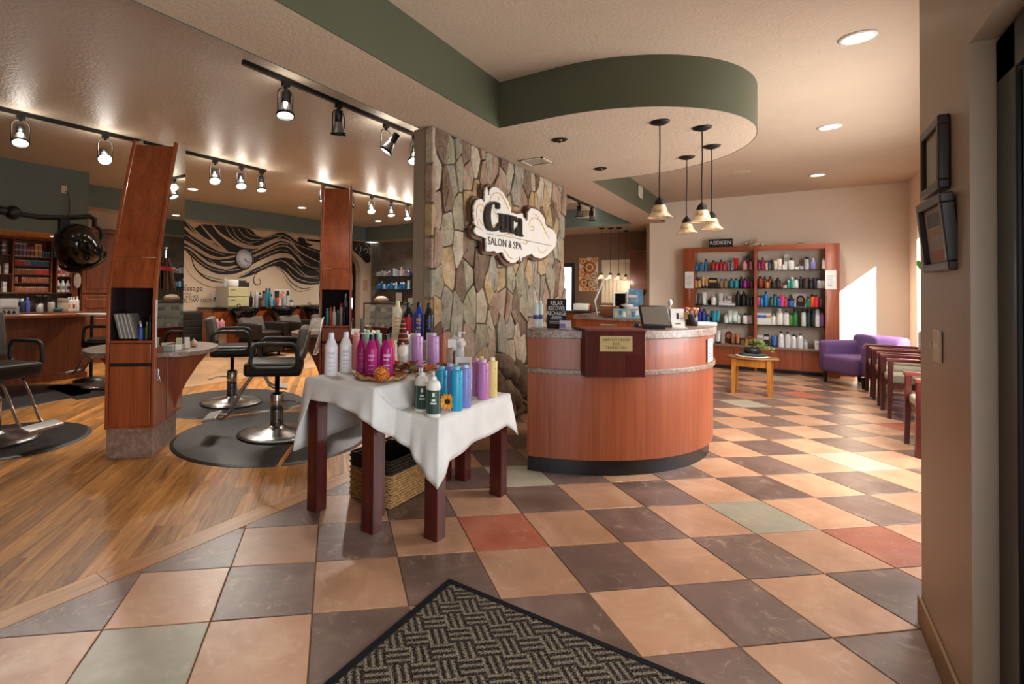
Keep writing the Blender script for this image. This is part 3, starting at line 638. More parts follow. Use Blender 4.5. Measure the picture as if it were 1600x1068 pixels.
# ---- anti-fatigue mats
RUB = NT('black_rubber', .42); f = RUB.noise(RUB.coord(), 120, 3); RUB.b.inputs['Base Color'].default_value = lin('#1b1a1b'); RUB.bump(f, .3, .003); RUB = RUB.m
def mat_piece(poly, h=.013, e=.035):
    n = len(poly); cx = sum(p[0] for p in poly)/n; cy = sum(p[1] for p in poly)/n; g = G()
    def ins(p, k): d = math.hypot(p[0]-cx, p[1]-cy); return (p[0]-(p[0]-cx)/d*k, p[1]-(p[1]-cy)/d*k)
    v = [(*p, .0) for p in poly]+[(*ins(p, .004), .004) for p in poly]+[(*ins(p, e), h) for p in poly]
    return g.add(v, [(a*n+i, a*n+(i+1) % n, (a+1)*n+(i+1) % n, (a+1)*n+i) for a in (0, 1) for i in range(n)]+[tuple(range(2*n, 3*n))])
def mat_thing(poly_list, label):
    t = thing('floor_mat', label, 'mat', (0, 0, .0), 0, 'black anti-fatigue mats under the styling chairs')
    for p in poly_list: obj('mat_section', mat_piece(p), RUB, t)
    return t
def circ(c, r, a0, a1, n=36): return [(c[0]+r*cos(a0+(a1-a0)*k/n), c[1]+r*sin(a0+(a1-a0)*k/n)) for k in range(n+1)]
c0 = (CA.x-.02, CA.y-.02)
mat_thing([circ(c0, .87, R(112), R(112)+pi*1.17), circ(c0, .87, R(112)+pi*1.185, R(112)+2*pi-.05)], 'large round black rubber mat in two halves under the nearest chair')
c1 = (CB.x, CB.y)
mat_thing([[(c1[0]+.1, c1[1]-.78), (c1[0]+.36, c1[1]-.66), (c1[0]+.5, c1[1]-.2), (c1[0]+.75, c1[1]+.1)]+circ(c1, .84, R(30), R(262), 26)], 'black rubber mat under the chair behind the near station')
c2 = pz(20, 625); mat_thing([circ((c2.x-.15, c2.y-.05), .92, R(60), R(330), 26)], 'black rubber mat by the colour bar at the left picture edge')
c3 = (CL.x+.05, CL.y+.1); mat_thing([circ(c3, .62, R(-40), R(190), 24)], 'black rubber mat under the leftmost chair')
c4 = (CD.x, CD.y); mat_thing([[(c4[0]-.55, c4[1]-.62), (c4[0]+.6, c4[1]-.62), (c4[0]+.6, c4[1]+.6), (c4[0]-.55, c4[1]+.6)]], 'black rubber mat under the chair left of the near station')

# ================================================================ track and ceiling lamps
def track(p0, p1, z, heads, label, word, e=75, sp=.06):
    t = thing('light_track', label, 'light track', (0, 0, 0)); p0 = Vector(p0); p1 = Vector(p1); d = (p1-p0).normalized(); ang = math.atan2(d.y, d.x)
    L = (p1-p0).length; c = (p0+p1)/2; obj('rail', G().cbox((c.x, c.y, z-.022), (L, .034, .036), ang), BLACK, t)
    for k, (s_, tilt, yaw, lit) in enumerate(heads):
        p = p0+d*s_*L; h = thing('track_spotlight', f'{ORD[k]} wire-yoke spotlight from the near end of {word}', 'spotlight', (p.x, p.y, z-.04), 0, 'black track spotlights'); h.scale = (1.3, 1.3, 1.3)
        obj('stem', G().cbox((0, 0, -.012), (.05, .03, .03), ang).lathe([(.012, -.05), (.012, -.02)], 8), BLACK, h)
        e_ = (R(tilt)*cos(yaw), R(tilt)*sin(yaw), 0); pv = (0, 0, -.215); q0 = .165
        head = obj('lamp_holder', G().lathe([(0, q0), (.028, q0), (.03, q0-.005), (.03, q0-.075), (.026, q0-.08)], 14, cap=False), BLACK, h, loc=pv, rot=e_)
        obj('yoke', G().tube([(-.06, 0, -.155), (-.06, 0, -.02), (-.047, 0, .005), (-.02, 0, .018), (.02, 0, .018), (.047, 0, .005), (.06, 0, -.02), (.06, 0, -.155)], .0045, 6), BLACK, h, loc=(0, 0, -.06), rot=(0, 0, ang))
        obj('ring', G().lathe([(.053, -.008), (.059, -.008), (.059, .01), (.053, .01), (.053, -.008)], 20, cap=False), BLACK, h, loc=pv, rot=e_)
        obj('reflector', G().lathe([(.026, q0-.08), (.036, q0-.11), (.05, q0-.15), (.053, q0-.16)], 18, cap=False), mat('#a8a8a8', .3, .8), h, loc=pv, rot=e_)
        obj('bulb_face', G().lathe([(.052, q0-.158), (.035, q0-.166), (0, q0-.17)], 18, cap=False), LAMPW if lit else mat('#c8c4bc', .2), h, loc=pv, rot=e_)
        if lit:
            dirv = (Matrix.Rotation(e_[1], 3, 'Y') @ Matrix.Rotation(e_[0], 3, 'X')) @ Vector((0, 0, -1)); q_ = Vector((p.x, p.y, z-.04-.215*1.3))+dirv*.05
            light('bulb_spill', 'POINT', (p.x, p.y, z-.17), e*sp, WARM, shadow_soft_size=.05)
            light('spot_lamp', 'SPOT', q_, e, WARM, to=q_+dirv, spot_size=R(100), spot_blend=.8, shadow_soft_size=.05)
T2a, T2b = pz(381, 92, ZC), pz(646, 212, ZC); T1a, T1b = pz(-60, 155, ZC), pz(410, 266, ZC); T3a, T3b = pz(475, 281, ZC), pz(643, 318, ZC); T4a, T4b = pz(870, 300, ZC), pz(923, 323, ZC)
track((-3.4, T2a.y), (-3.4, T2b.y), ZC, [(.18, 12, -2.4, 1), (.45, 14, .8, 0), (.75, 34, 2.2, 1), (.97, 26, -2.5, 1)], 'black lighting track beside the beam, nearest the camera', 'the track beside the beam', 42, .09)
track((-6.28, T1a.y), (-6.28, T1b.y), ZC, [(.13, 26, -1.8, 1), (.36, 48, -1.8, 1), (.56, 0, 0, 1), (.76, 34, -2.0, 1), (.88, 30, -2.0, 1), (.98, 14, -2.0, 1)], 'long black lighting track over the near station at left', 'the long left track')
track((-6.25, T3a.y), (-6.25, T3b.y), ZC, [(.12, 30, 2.6, 1), (.36, 15, 0, 0), (.56, 34, -2.2, 1), (.77, 16, -2.2, 1), (.96, 24, -2.2, 1)], 'black lighting track over the far station', 'the far station track', 190, .045)
track((-3.28, T4a.y), (-3.28, T4b.y), ZC, [(.55, 5, 0, 1), (.95, 5, 0, 1)], 'black lighting track seen past the end of the stone wall', 'the track past the stone wall', 100)
def downlight(p, z, label, lit=True, e=70, r=.085, dark=False):
    t = thing('downlight', label, 'downlight', (p.x, p.y, z), 0, 'recessed ceiling downlights')
    obj('trim_ring', G().lathe([(r, -.001), (r+.022, -.001), (r+.022, -.006), (r, -.012)], 24, cap=False), BRONZE if dark else WHITE, t)
    if dark: obj('eyeball', G().sphere((0, 0, .0), r*.62, 14, 8), mat('#5c5040', .25, .8), t); obj('inner_cup', G().lathe([(r, -.004), (.0, -.003)], 20, cap=False), BRONZE, t)
    else: obj('lens', G().lathe([(r, -.004), (0, -.0045)], 24, cap=False), LAMPC if lit else WHITE, t)
    if lit: light('downlight_lamp', 'SPOT', (p.x, p.y, z-.02), e, WARM, rot=(0, 0, 0), spot_size=R(125), spot_blend=.9, shadow_soft_size=.06)
for k, (u, v, w) in enumerate(((1340, 58, 'nearest'), (1296, 198, 'middle'), (1277, 273, 'farthest'))): downlight(pz(u, v, ZC), ZC, f'{w} lit round downlight in the lounge ceiling at right', e=230)
for k, (u, v, w) in enumerate(((301, 295, 'leftmost'), (472, 324, 'middle'), (591, 345, 'rightmost'))): downlight(pz(u, v, ZC), ZC, f'{w} lit downlight in the far salon ceiling', e=360)
downlight(pz(874, 218, ZS), ZS, 'dark bronze eyeball downlight nearer the camera under the canopy', False, r=.05, dark=True)
downlight(pz(938, 263, ZS), ZS, 'dark bronze eyeball downlight farther under the canopy', False, r=.05, dark=True)
sp = pz(1157, 269, ZC); tag(obj('ceiling_speaker', G().lathe([(0, -.012), (.09, -.01), (.115, -.006), (.12, 0)], 24, cap=False), mat('#d2bfa6', .6), None, loc=(sp.x, sp.y, ZC)), 'flush round ceiling speaker over the retail area', 'speaker')
for k, (u, v, w) in enumerate(((10, 357, 'left'), (95, 367, 'right'))):
    p = pz(u, v, 2.135); p.x = -9.2; downlight(p, 2.134, f'{w} small lit downlight under the colour bar soffit', e=45, r=.06)
def vent(name, c, ax, ay, w, h, label):
    t = thing('air_vent', label, 'vent', c); ax, ay = Vector(ax), Vector(ay); nz = ax.cross(ay)
    def bx(n, a0, a1, b0, b1, d, m):
        g = G(); pts = [ax*a+ay*b+nz*k for k in (0, d) for a, b in ((a0, b0), (a1, b0), (a1, b1), (a0, b1))]
        return obj(n, g.add(pts, [(3, 2, 1, 0), (4, 5, 6, 7), (0, 1, 5, 4), (1, 2, 6, 5), (2, 3, 7, 6), (3, 0, 4, 7)]), m, t)
    fm = mat('#d8c8b2', .6)
    bx('backing', -w/2, w/2, -h/2, h/2, .003, mat('#3a352e', .8))
    for a0, a1, b0, b1 in ((-w/2, w/2, -h/2, -h/2+.025), (-w/2, w/2, h/2-.025, h/2), (-w/2, -w/2+.025, -h/2, h/2), (w/2-.025, w/2, -h/2, h/2)): bx('frame', a0, a1, b0, b1, .012, fm)
    n = int((w-.05)/.028)
    for k in range(n): bx('slat', -w/2+.03+k*.028, -w/2+.04+k*.028, -h/2+.025, h/2-.025, .008, fm)
c = pz(838, 252, ZS); vent('v', (c.x, c.y, ZS), (0, 1, 0), (1, 0, 0), .3, .26, 'square ceiling vent above the top of the stone wall')
c = px(1000, 300, -1.974); vent('v', (-1.974, c.y, c.z), (0, 1, 0), (0, 0, 1), .28, .2, 'small vent on the green beam face behind the pendants')
c = py(917, 333, 10.944); vent('v', (c.x, 10.944, c.z), (1, 0, 0), (0, 0, 1), .34, .2, 'vent on the dark green band past the stone wall')
# ================================================================ entrance rug
ra, rb, rc_ = pz(699, 908), pz(513, 1068), pz(1100, 1068)
RX0, RY1 = -1.265, 2.03; rugm = NT('woven_rug', .95, spec=.1)
v = rugm.coord(); mp = rugm.n('ShaderNodeMapping'); mp.inputs['Rotation'].default_value = (0, 0, pi/4); rugm.l(v, mp.inputs[0])
sx = rugm.n('ShaderNodeSeparateXYZ'); rugm.l(mp.outputs[0], sx.inputs[0])
def mth(op, a, b=None, c=None):
    n_ = rugm.n('ShaderNodeMath', operation=op)
    for i, x in enumerate((a, b, c)):
        if x is None: continue
        if hasattr(x, 'links'): rugm.l(x, n_.inputs[i])
        else: n_.inputs[i].default_value = x
    return n_.outputs[0]
cell = .085
ix = mth('FLOOR', mth('DIVIDE', sx.outputs[0], cell)); iy = mth('FLOOR', mth('DIVIDE', sx.outputs[1], cell))
par = mth('FLOORED_MODULO', mth('ADD', ix, iy), 2.0)
sa = mth('SINE', mth('MULTIPLY', sx.outputs[0], 2*pi/.0283)); sb_ = mth('SINE', mth('MULTIPLY', sx.outputs[1], 2*pi/.0283))
st = mth('ADD', mth('MULTIPLY', sa, par), mth('MULTIPLY', sb_, mth('SUBTRACT', 1.0, par)))
nz_ = rugm.noise(v, 170, 2); stn = mth('ADD', mth('MULTIPLY', st, .13), nz_)
rugm.col(rugm.ramp(stn, [(.34, '#17120f'), (.5, '#453b34'), (.68, '#8a7d6a')])); rugm.bump(stn, .8, .01)
rug = thing('entrance_rug', 'dark patterned entrance rug with black border on the tile floor', 'rug', (RX0, RY1, 0))
obj('pile', G().box(.03, 1.55, -2.6, -.03, .001, .011), rugm.m, rug)
BT = fabric('rug_binding', '#0d0d10', 150)
for b in ((0, 1.58, -.032, 0), (0, 1.58, -2.63, -2.598), (0, .032, -2.6, -.03), (1.548, 1.58, -2.6, -.03)): obj('border', G().box(*b, .001, .014), BT, rug, bev=.005)

# ================================================================ nested display tables, cloth, basket
HT, HL = .80, .66
def make_table(x0, x1, y0, y1, h, label, ls=.085):
    t = thing('display_table', label, 'table', ((x0+x1)/2, (y0+y1)/2, 0), 0, 'nested dark cherry tables'); a, b = (x1-x0)/2, (y1-y0)/2
    obj('table_top', G().box(-a, a, -b, b, h-.035, h-.004), MAHOG, t, bev=.004)
    obj('apron', G().box(-a+.02, a-.02, -b+.03, -b+.055, h-.12, h-.035).box(-a+.02, a-.02, b-.055, b-.03, h-.12, h-.035).box(-a+.03, -a+.055, -b+.03, b-.03, h-.12, h-.035).box(a-.055, a-.03, -b+.03, b-.03, h-.12, h-.035), MAHOG, t)
    for sx_ in (-1, 1):
        for sy_ in (-1, 1): obj('leg', G().cbox((sx_*(a-ls/2), sy_*(b-ls/2), (h-.035)/2), (ls, ls, h-.035)), MAHOG, t, bev=.004)
    return t
TX0, TX1, TY0, TY1 = -2.36, -1.83, 2.14, 3.22; LX1, LY0, LY1 = -1.505, 2.29, 3.13
make_table(TX0, TX1, TY0, TY1, HT, 'taller dark cherry display table under the white cloth')
make_table(-2.02, LX1, LY0, LY1, HL, 'lower dark cherry display table under the white cloth, nested beside the taller one')
# the cloth: one white sheet laid over both tops, hanging unevenly at the edges
CLOTH = fabric('white_table_cloth', '#d6d3cf', 260, .85)
rc = random.Random(9)
def wav(p, k=1.0): return .008*k*(sin(p[1]*17+p[2]*9)+sin(p[0]*21+p[2]*6))
def drop(ed, fall, nx=26, nz=8, out=.02, fold=.018):
    """hanging edge along polyline ed((x,y) from a to b) with fall(t) metres"""
    (xa, ya, za), (xb, yb, zb), (ox, oy) = ed
    def fn(t, s_):
        x, y, z = xa+(xb-xa)*t, ya+(yb-ya)*t, za+(zb-za)*t; f = fall(t)*s_
        w = (out+fold*sin(t*nx*.9+1.3)*s_)*min(1, s_*4) if s_ > 0 else 0
        return (x+ox*w+wav((x, y, f), s_*.6), y+oy*w+wav((y, x, f), s_*.6), z-f)
    return fn
g = G(); e = .012; zt, zl = HT+.003, HL+.003
g.grid(lambda a, b: (TX0-e+(TX1-TX0+2*e)*a, TY0-e+(TY1-TY0+2*e)*b, zt+.0015*sin(a*9+b*14)), 14, 20)
# step down to the low table and over it
g.grid(lambda a, b: (TX1+e+.02*b+.03*b*b, TY0-e+(TY1+e-TY0)*a+(LY0-TY0)*b*(1-a)*.9, zt-(zt-zl)*b-.0005), 20, 6)
g.grid(lambda a, b: (TX1+e+.04+(LX1+e-TX1-e-.04)*a, LY0-e+(LY1-LY0+2*e)*b, zl+.002*sin(a*7+b*12)), 8, 18)
# one continuous skirt round the free edges: (x, y, z, outward x, y, fall, flare)
sk = [(TX1+e, TY1+e, zt, .3, 1, .3, .02), (TX0-e, TY1+e, zt, -.7, .7, .36, .03), (TX0-e, TY0+.3, zt, -1, 0, .40, .02), (TX0-e, TY0+.12, zt, -1, -.05, .43, .04), (TX0-e, TY0-e, zt, -1, -.25, .46, .085), (TX0+.05, TY0-e, zt, -.1, -1, .12, .02), (TX0+.25, TY0-e, zt, 0, -1, .115, .02),
      (TX1-.1, TY0-e, zt, 0, -1, .15, .025), (TX1+e, TY0-e, zt, .5, -1, .2, .03), (TX1+.055, LY0-e-.02, zl+.02, .3, -1, .16, .02), (TX1+.16, LY0-e, zl, 0, -1, .19, .02), (LX1-.08, LY0-e, zl, 0, -1, .285, .03), (LX1+e, LY0-e, zl, .5, -1, .36, .04), (LX1+e, LY0+.06, zl, 1, 0, .235, .03),
      (LX1+e, LY0+.35, zl, 1, 0, .2, .02), (LX1+e, LY1-.08, zl, 1, 0, .19, .03), (LX1+e, LY1+e, zl, 1, .4, .27, .06), (LX1-.05, LY1+e, zl, 0, 1, .2, .02), (TX1+.05, LY1+e, zl, 0, 1, .2, .02)]
SKP = crom([(p[0], p[1], p[2]) for p in sk], 10); SKQ = [(a_, b_) for p, q_ in zip(sk, sk[1:]) for k in range(10) for a_, b_ in [(tuple(p[3+i]+(q_[3+i]-p[3+i])*k/10 for i in range(4)), k)]]+[(sk[-1][3:], 0)]
lin_ = [tuple(p[i]+(q_[i]-p[i])*k/10 for i in range(3)) for p, q_ in zip(sk, sk[1:]) for k in range(10)]+[sk[-1][:3]]
def skirt(a, b):
    k = min(int(round(a*(len(lin_)-1))), len(lin_)-1); x, y, z = lin_[k]; ox, oy, fall, fl = SKQ[k][0]; d = math.hypot(ox, oy) or 1
    w = fl*b+.006*sin(k*.62)*b*b; return (x+ox/d*w, y+oy/d*w, z-fall*b+.0)
g.grid(skirt, len(lin_)-1, 8)
cl = tag(obj('table_cloth', g, CLOTH, None), 'white cloth draped over both nested display tables', 'tablecloth')
so = cl.modifiers.new('thickness', 'SOLIDIFY'); so.thickness = .0025; so.offset = 0
# wicker basket under the table
bk = thing('wicker_basket', 'square wicker storage basket with dark rim under the display table', 'basket', (-2.12, 2.66, 0)); bx_, by_, bh = .165, .21, .30
WK = NT('wicker', .8, spec=.2); v = WK.coord(); f = WK.noise(v, 60, 3); WK.col(WK.ramp(f, [(.3, '#7d5b34'), (.6, '#b98f5c'), (.8, '#d2ad7a')])); WKD = NT('dark_wicker', .75, spec=.2); v = WKD.coord(); f = WKD.noise(v, 60, 3); WKD.col(WKD.ramp(f, [(.3, '#1c1611'), (.7, '#42372b')]))
def weave(z0, z1):
    g = G(); n = max(2, int((z1-z0)/.016)); m = 44
    for k in range(n):
        z = z0+(k+.5)*(z1-z0)/n; pts = []
        for i in range(m):
            t = i/m*4; sd = int(t); f_ = t-sd; c_ = [(-1, -1), (1, -1), (1, 1), (-1, 1)]; a_, b_ = c_[sd], c_[(sd+1) % 4]
            w = 1+.014*(1 if (i+k) % 2 else -1); pts.append(((a_[0]+(b_[0]-a_[0])*f_)*bx_*w, (a_[1]+(b_[1]-a_[1])*f_)*by_*w, z))
        g.tube(pts, .0085, 5, closed=True)
    return g
obj('lower_weave', weave(.005, .205), WK.m, bk); obj('rim_weave', weave(.205, bh), WKD.m, bk)
obj('liner', G().box(-bx_+.006, bx_-.006, -by_+.006, by_-.006, .004, .01).box(-bx_+.006, -bx_+.012, -by_, by_, .01, bh-.02).box(bx_-.012, bx_-.006, -by_, by_, .01, bh-.02).box(-bx_, bx_, -by_+.006, -by_+.012, .01, bh-.02).box(-bx_, bx_, by_-.012, by_-.006, .01, bh-.02), WKD.m, bk)

# ---- products on the display tables  (u, base v, top v, width px, kind, colour, cap, print, phrase)
GRPT = 'salon bottles on the display tables'
def tab(u, v0, v1, w, kind, col, cap, pr, phrase, z=HT, **kw):
    p = pz(u, v0, z+.005); h = psize(p, v0-v1)*1.01; r = psize(p, w)/2
    return bottle(kind, p, r, h, col, cap, phrase, 'bottle', GRPT, pr, rz=math.atan2(-p.y, -p.x), **kw)
tab(517, 586, 520, 21, 'liter', '#d9d9da', '#cfd3da', '#c6b8bd', 'white litre bottle at the left front corner of the taller table')
tab(540, 581, 519, 20, 'liter', '#dcdadb', '#cfd3da', '#bdb6cc', 'white litre bottle second from the left on the taller table')
tab(557, 577, 519, 14, 'cyl', '#e08a8c', '#e79a9a', '#d67a80', 'salmon pink cylinder bottle behind the magenta bottles')
tab(574, 571, 516, 13, 'cyl', '#9fd0b4', '#a8d8be', '#8dc2a5', 'mint green cylinder bottle behind the magenta bottles, left of the pair')
tab(590, 570, 516, 13, 'cyl', '#9fd0b4', '#a8d8be', '#8dc2a5', 'mint green cylinder bottle behind the magenta bottles, right of the pair')
tab(565, 587, 522, 17, 'liter', '#92105c', '#16090f', '#a8407e', 'magenta bottle with black cap, leftmost of the four')
tab(587, 582, 522, 16, 'liter', '#8d0f59', '#16090f', '#a8407e', 'magenta bottle with black cap, third from left and rearmost')
tab(580, 591, 523, 20, 'liter', '#a01468', '#16090f', '#c070a0', 'magenta bottle with black cap, frontmost of the four')
tab(604, 590, 523, 21, 'liter', '#a01468', '#16090f', '#c9a0bc', 'magenta bottle with black cap, rightmost of the four')
tab(610, 581, 521, 14, 'liter', '#c2452f', '#16090f', None, 'coral red bottle with black cap behind the rightmost magenta one')
tab(634, 574, 518, 14, 'cyl', '#dcd8d6', '#e6e2e0', '#c06a74', 'white cylinder bottle with pink print beside the gnome')
tab(648, 571, 516, 15, 'cyl', '#cfcccb', '#30302f', None, 'white bottle with dark cap directly behind the left lilac bottle')
tab(673, 570, 515, 15, 'cyl', '#cfcccb', '#30302f', None, 'white bottle with dark cap directly behind the right lilac bottle')
tab(652, 576, 521, 18, 'cyl', '#b585b8', '#d2b2d4', '#a272ac', 'lilac cylinder bottle, left of the pair on the taller table')
tab(677, 575, 521, 18, 'cyl', '#b585b8', '#d2b2d4', '#a272ac', 'lilac cylinder bottle, right of the pair on the taller table')
tab(692, 571, 514, 11, 'liter', '#a05c3c', '#7c3a24', None, 'amber copper bottle beside the glass jar')
# a clear riser at the back of the taller table carries four tall bottles
RZ = HT+.185; rp0, rp1 = py(614, 520, 3.1), py(679, 520, 3.1)
rt = thing('display_riser', 'white box riser at the back of the taller table', 'riser', ((rp0.x+rp1.x)/2, (rp0.y+rp1.y)/2, HT+.004), math.atan2(rp1.y-rp0.y, rp1.x-rp0.x)); L_ = (rp1-rp0).length
obj('top', G().box(-L_/2, L_/2, -.05, .05, .165, .177), WHITE, rt)
for x_ in (-1, 1): obj('side', G().box(x_*L_/2-.006, x_*L_/2+.006, -.05, .05, 0, .165), WHITE, rt)
for u, c, cp, pr, d, tp in ((621, '#d8cdb0', '#d2cf9f', '#d9a05c', 'cream litre bottle with orange print, leftmost on the riser', 462), (638, '#141213', '#0d0d0d', '+#b4182c', 'black litre bottle with red label on the riser', 463), (654, '#1d3788', '#0d0d12', '#c87a2c', 'royal blue litre bottle with orange print on the riser', 461), (670, '#0f1013', '#0c0c0d', '#2e3c70', 'black litre bottle with blue print, rightmost on the riser', 461)):
    p = py(u, 520, 3.1); p.z = RZ-.003; bottle('liter', p, psize(p, 16)/2, psize(p, 519-tp), c, cp, d, 'bottle', GRPT, pr)
# lower table
tab(655, 634, 574, 14, 'round', '#1f3d33', '#d8d6d0', None, 'green and white lotion bottle at the back of the trio on the lower table', HL, pump='pump')
for u, v0, v1, d in ((659, 642, 574, 'green labelled lotion pump bottle, left of the front pair on the lower table'), (677, 650, 580, 'green labelled lotion pump bottle at the front corner of the lower table')):
    o = tab(u, v0, v1, 23, 'round', '#d5d1c7', '#dcd9d2', None, d, HL, pump='pump'); obj('wrap_label', G().lathe([(1.012, .08), (1.012, .6)], 18, cap=False), mat('#1c3a31', .5), o); [obj('print_line', G().lathe([(1.03, z0), (1.03, z1)], 4, a0=-w_, a1=w_, cap=False), mat('#cfd8d0', .6), o) for z0, z1, w_ in ((.3, .33, .4), (.36, .41, .25), (.46, .55, .15))]
tab(702, 629, 568, 17, 'cyl', '#7b7bb8', '#a9a9d8', '#6c6cae', 'periwinkle cylinder bottle between the two blue ones', HL)
tab(727, 635, 570, 18, 'cyl', '#7b7fbc', '#b3b5dc', '#6a6cb0', 'periwinkle cylinder bottle right of the blue ones', HL)
tab(690, 630, 573, 19, 'cyl', '#2396bc', '#5cb8d4', '#1f86aa', 'turquoise blue cylinder bottle, left of the pair', HL)
tab(713, 640, 573, 20, 'cyl', '#2396bc', '#5cb8d4', '#1f86aa', 'turquoise blue cylinder bottle, right of the pair', HL)
tab(744, 617, 560, 13, 'cyl', '#b876ae', '#d2a8cc', '#a866a0', 'orchid pink cylinder bottle behind its twin on the lower table', HL)
tab(752, 612, 557, 13, 'cyl', '#d9bf72', '#e8d8a4', '#c8aa58', 'yellow cylinder bottle at the back of the lower table', HL)
tab(755, 623, 562, 18, 'cyl', '#b878b2', '#d8b0d2', '#a866a0', 'orchid pink cylinder bottle in front on the lower table', HL)
tab(769, 619, 559, 16, 'cyl', '#dcc47c', '#ead9a8', '#c8aa58', 'yellow cylinder bottle rightmost on the lower table', HL)
# wicker tray, glitter ball, sunflower, gnome, framed card, jar
tp = pz(594, 590, HT+.005); ty = thing('wicker_tray', 'round woven wicker tray under the magenta bottles', 'tray', (tp.x, tp.y, HT+.004)); g = G()
for k in range(5): g.tube([((.105+k*.013)*cos(a)+.006*sin(a*9+k*2), (.105+k*.013)*sin(a), .009+.003*k+.006*sin(a*13+k*1.7)) for a in [2*pi*i/72 for i in range(72)]], .0075, 5, closed=True)
obj('rim', g, WK.m, ty); obj('tray_bed', G().lathe([(0, .002), (.11, .002), (.11, .006), (0, .006)], 24), WK.m, ty)
bp = pz(596, 597, HT+.014); gl = NT('orange_glitter', .25, .6); f = gl.n('ShaderNodeTexVoronoi'); f.inputs['Scale'].default_value = 260; gl.l(gl.coord(), f.inputs['Vector']); gl.col(gl.ramp(f.outputs['Color'], [(.2, '#5a1c08'), (.5, '#c2540f'), (.8, '#f0a040')])); gl.bump(f.outputs['Distance'], .8, .004)
tag(obj('glitter_ball', G().sphere((0, 0, .046), .047, 20, 14), gl.m, None, loc=(bp.x, bp.y, HT+.015)), 'orange glitter ball at the front of the wicker tray', 'ornament')
p = pz(699, 641, HL+.005); sf = thing('sunflower', 'orange yellow silk sunflower lying beside the lotion bottles', 'flower', (p.x, p.y, HL+.055), math.atan2(-p.y, -p.x))
for k in range(16):
    a = 2*pi*k/16; o = obj('petal', G().add([(0, 0, .012), (.004, .009, .03), (.01, 0, .052), (.004, -.009, .03)], [(0, 1, 2, 3)]), mat('#e09a18' if k % 2 else '#d07a10', .6), sf); o.rotation_euler = (a, .0, 0)
obj('centre', G().sphere((.004, 0, 0), .016, 12, 8, (.5, 1, 1)), mat('#2c1a0c', .9), sf)
p = pz(629, 577, HT+.005); gn = thing('gnome_ornament', 'small gnome ornament with tall brown and orange striped pointed hat', 'ornament', (p.x, p.y, HT+.004), math.atan2(-p.y, -p.x)); k_ = psize(p, 1)
obj('body', G().lathe([(0, 0), (6*k_, 0), (8*k_, 8*k_), (8*k_, 28*k_), (5*k_, 42*k_), (0, 44*k_)], 16, cap=False), mat('#b9b0a6', .9), gn)
obj('beard', G().sphere((4*k_, 0, 30*k_), 8*k_, 12, 8, (.7, 1, 1.5)), fabric('white_fluff', '#d8d2c8', 200), gn)
obj('nose', G().sphere((9*k_, 0, 41*k_), 2.6*k_, 8, 6), mat('#d8a184', .6), gn)
obj('hat', G().lathe([(10*k_, 40*k_), (9*k_, 44*k_), (5*k_, 65*k_), (0, 92*k_)], 16, cap=False), mat('#3b1d1a', .8), gn)
for z0, r_ in ((48, 8.4), (56, 6.9), (64, 5.3), (71, 4.0), (78, 2.7)): obj('hat_stripe', G().lathe([(r_*k_, z0*k_), ((r_-.25)*k_, (z0+1.6)*k_)], 16, cap=False), mat('#d2642a', .7), gn)
p = pz(724, 601, HL+.005)
fr = thing('framed_card', 'small white framed card standing among the bottles on the lower table', 'sign', (p.x, p.y, HL+.005), math.atan2(-p.y, -p.x)+pi/2)
obj('frame', G().box(-.058, .058, -.004, .004, .02, .2), WHITE, fr, bev=.002); obj('print', G().box(-.042, .042, -.0055, -.004, .06, .16), mat('#7f8ea2', .6), fr)
p = pz(706, 571, HT+.005); cd = thing('price_card', 'white card on a clip stand beside the glass jar', 'sign', (p.x, p.y, HT+.005), math.atan2(-p.y, -p.x)+pi/2)
obj('stand', G().tube([(0, 0, 0), (0, 0, .14)], .003, 6).lathe([(0, 0), (.02, 0), (.02, .004), (0, .004)], 12), CHROME, cd); obj('card', G().box(-.03, .03, -.001, .001, .13, .19), PAPER, cd)
p = pz(718, 569, HT+.005); ja = thing('glass_jar', 'tall clear glass jar stuffed with white gauze', 'jar', (p.x, p.y, HT+.005))
obj('glass', G().lathe([(.032, 0), (.034, .01), (.034, .13), (.028, .14)], 16, cap=False), mat('#dfe3e2', .1, alpha=.45), ja); g = G()
for k in range(16): g.sphere((rc.uniform(-.045, .045), rc.uniform(-.045, .045), rc.uniform(.12, .2)), rc.uniform(.018, .032), 8, 6)
obj('gauze', g, fabric('white_gauze', '#cfccc8', 90), ja); obj('pump_top', G().lathe([(.01, .2), (.01, .225), (.006, .23)], 8).cbox((.015, 0, .235), (.05, .016, .01)), WHITE, ja)
# autumn leaf garland behind the tray
gd = thing('autumn_garland', 'garland of dried autumn leaves behind the glitter ball', 'garland', (0, 0, HT+.006)); cs = ['#8c3412', '#c0561a', '#6a241a', '#8a6a3a', '#4f5a22', '#c87a24', '#7e1422']
for k in range(80):
    u = rc.uniform(612, 702) if k % 2 else rc.uniform(612, 645); p = pz(u, rc.uniform(574, 588), HT+.01); a = rc.uniform(0, 6.28); s_ = rc.uniform(.02, .038)
    o = obj('leaf', G().add([(-s_, 0, 0), (-.2*s_, .6*s_, .006), (s_, 0, .004), (-.2*s_, -.6*s_, .006), (.1*s_, 0, -.002)], [(0, 4, 1), (1, 4, 2), (2, 4, 3), (3, 4, 0)]), mat(cs[k % 7], .8), gd, loc=(p.x, p.y, rc.uniform(.01, .06))); o.rotation_euler = (rc.uniform(-.9, .9), rc.uniform(-.9, .9), a)
obj('twig', G().tube([(*pz(612+k*9, 586-k*1.1, HT+.01)[:2], .008+.006*sin(k*2)) for k in range(11)], .005, 5), mat('#5a3c20', .9), gd)

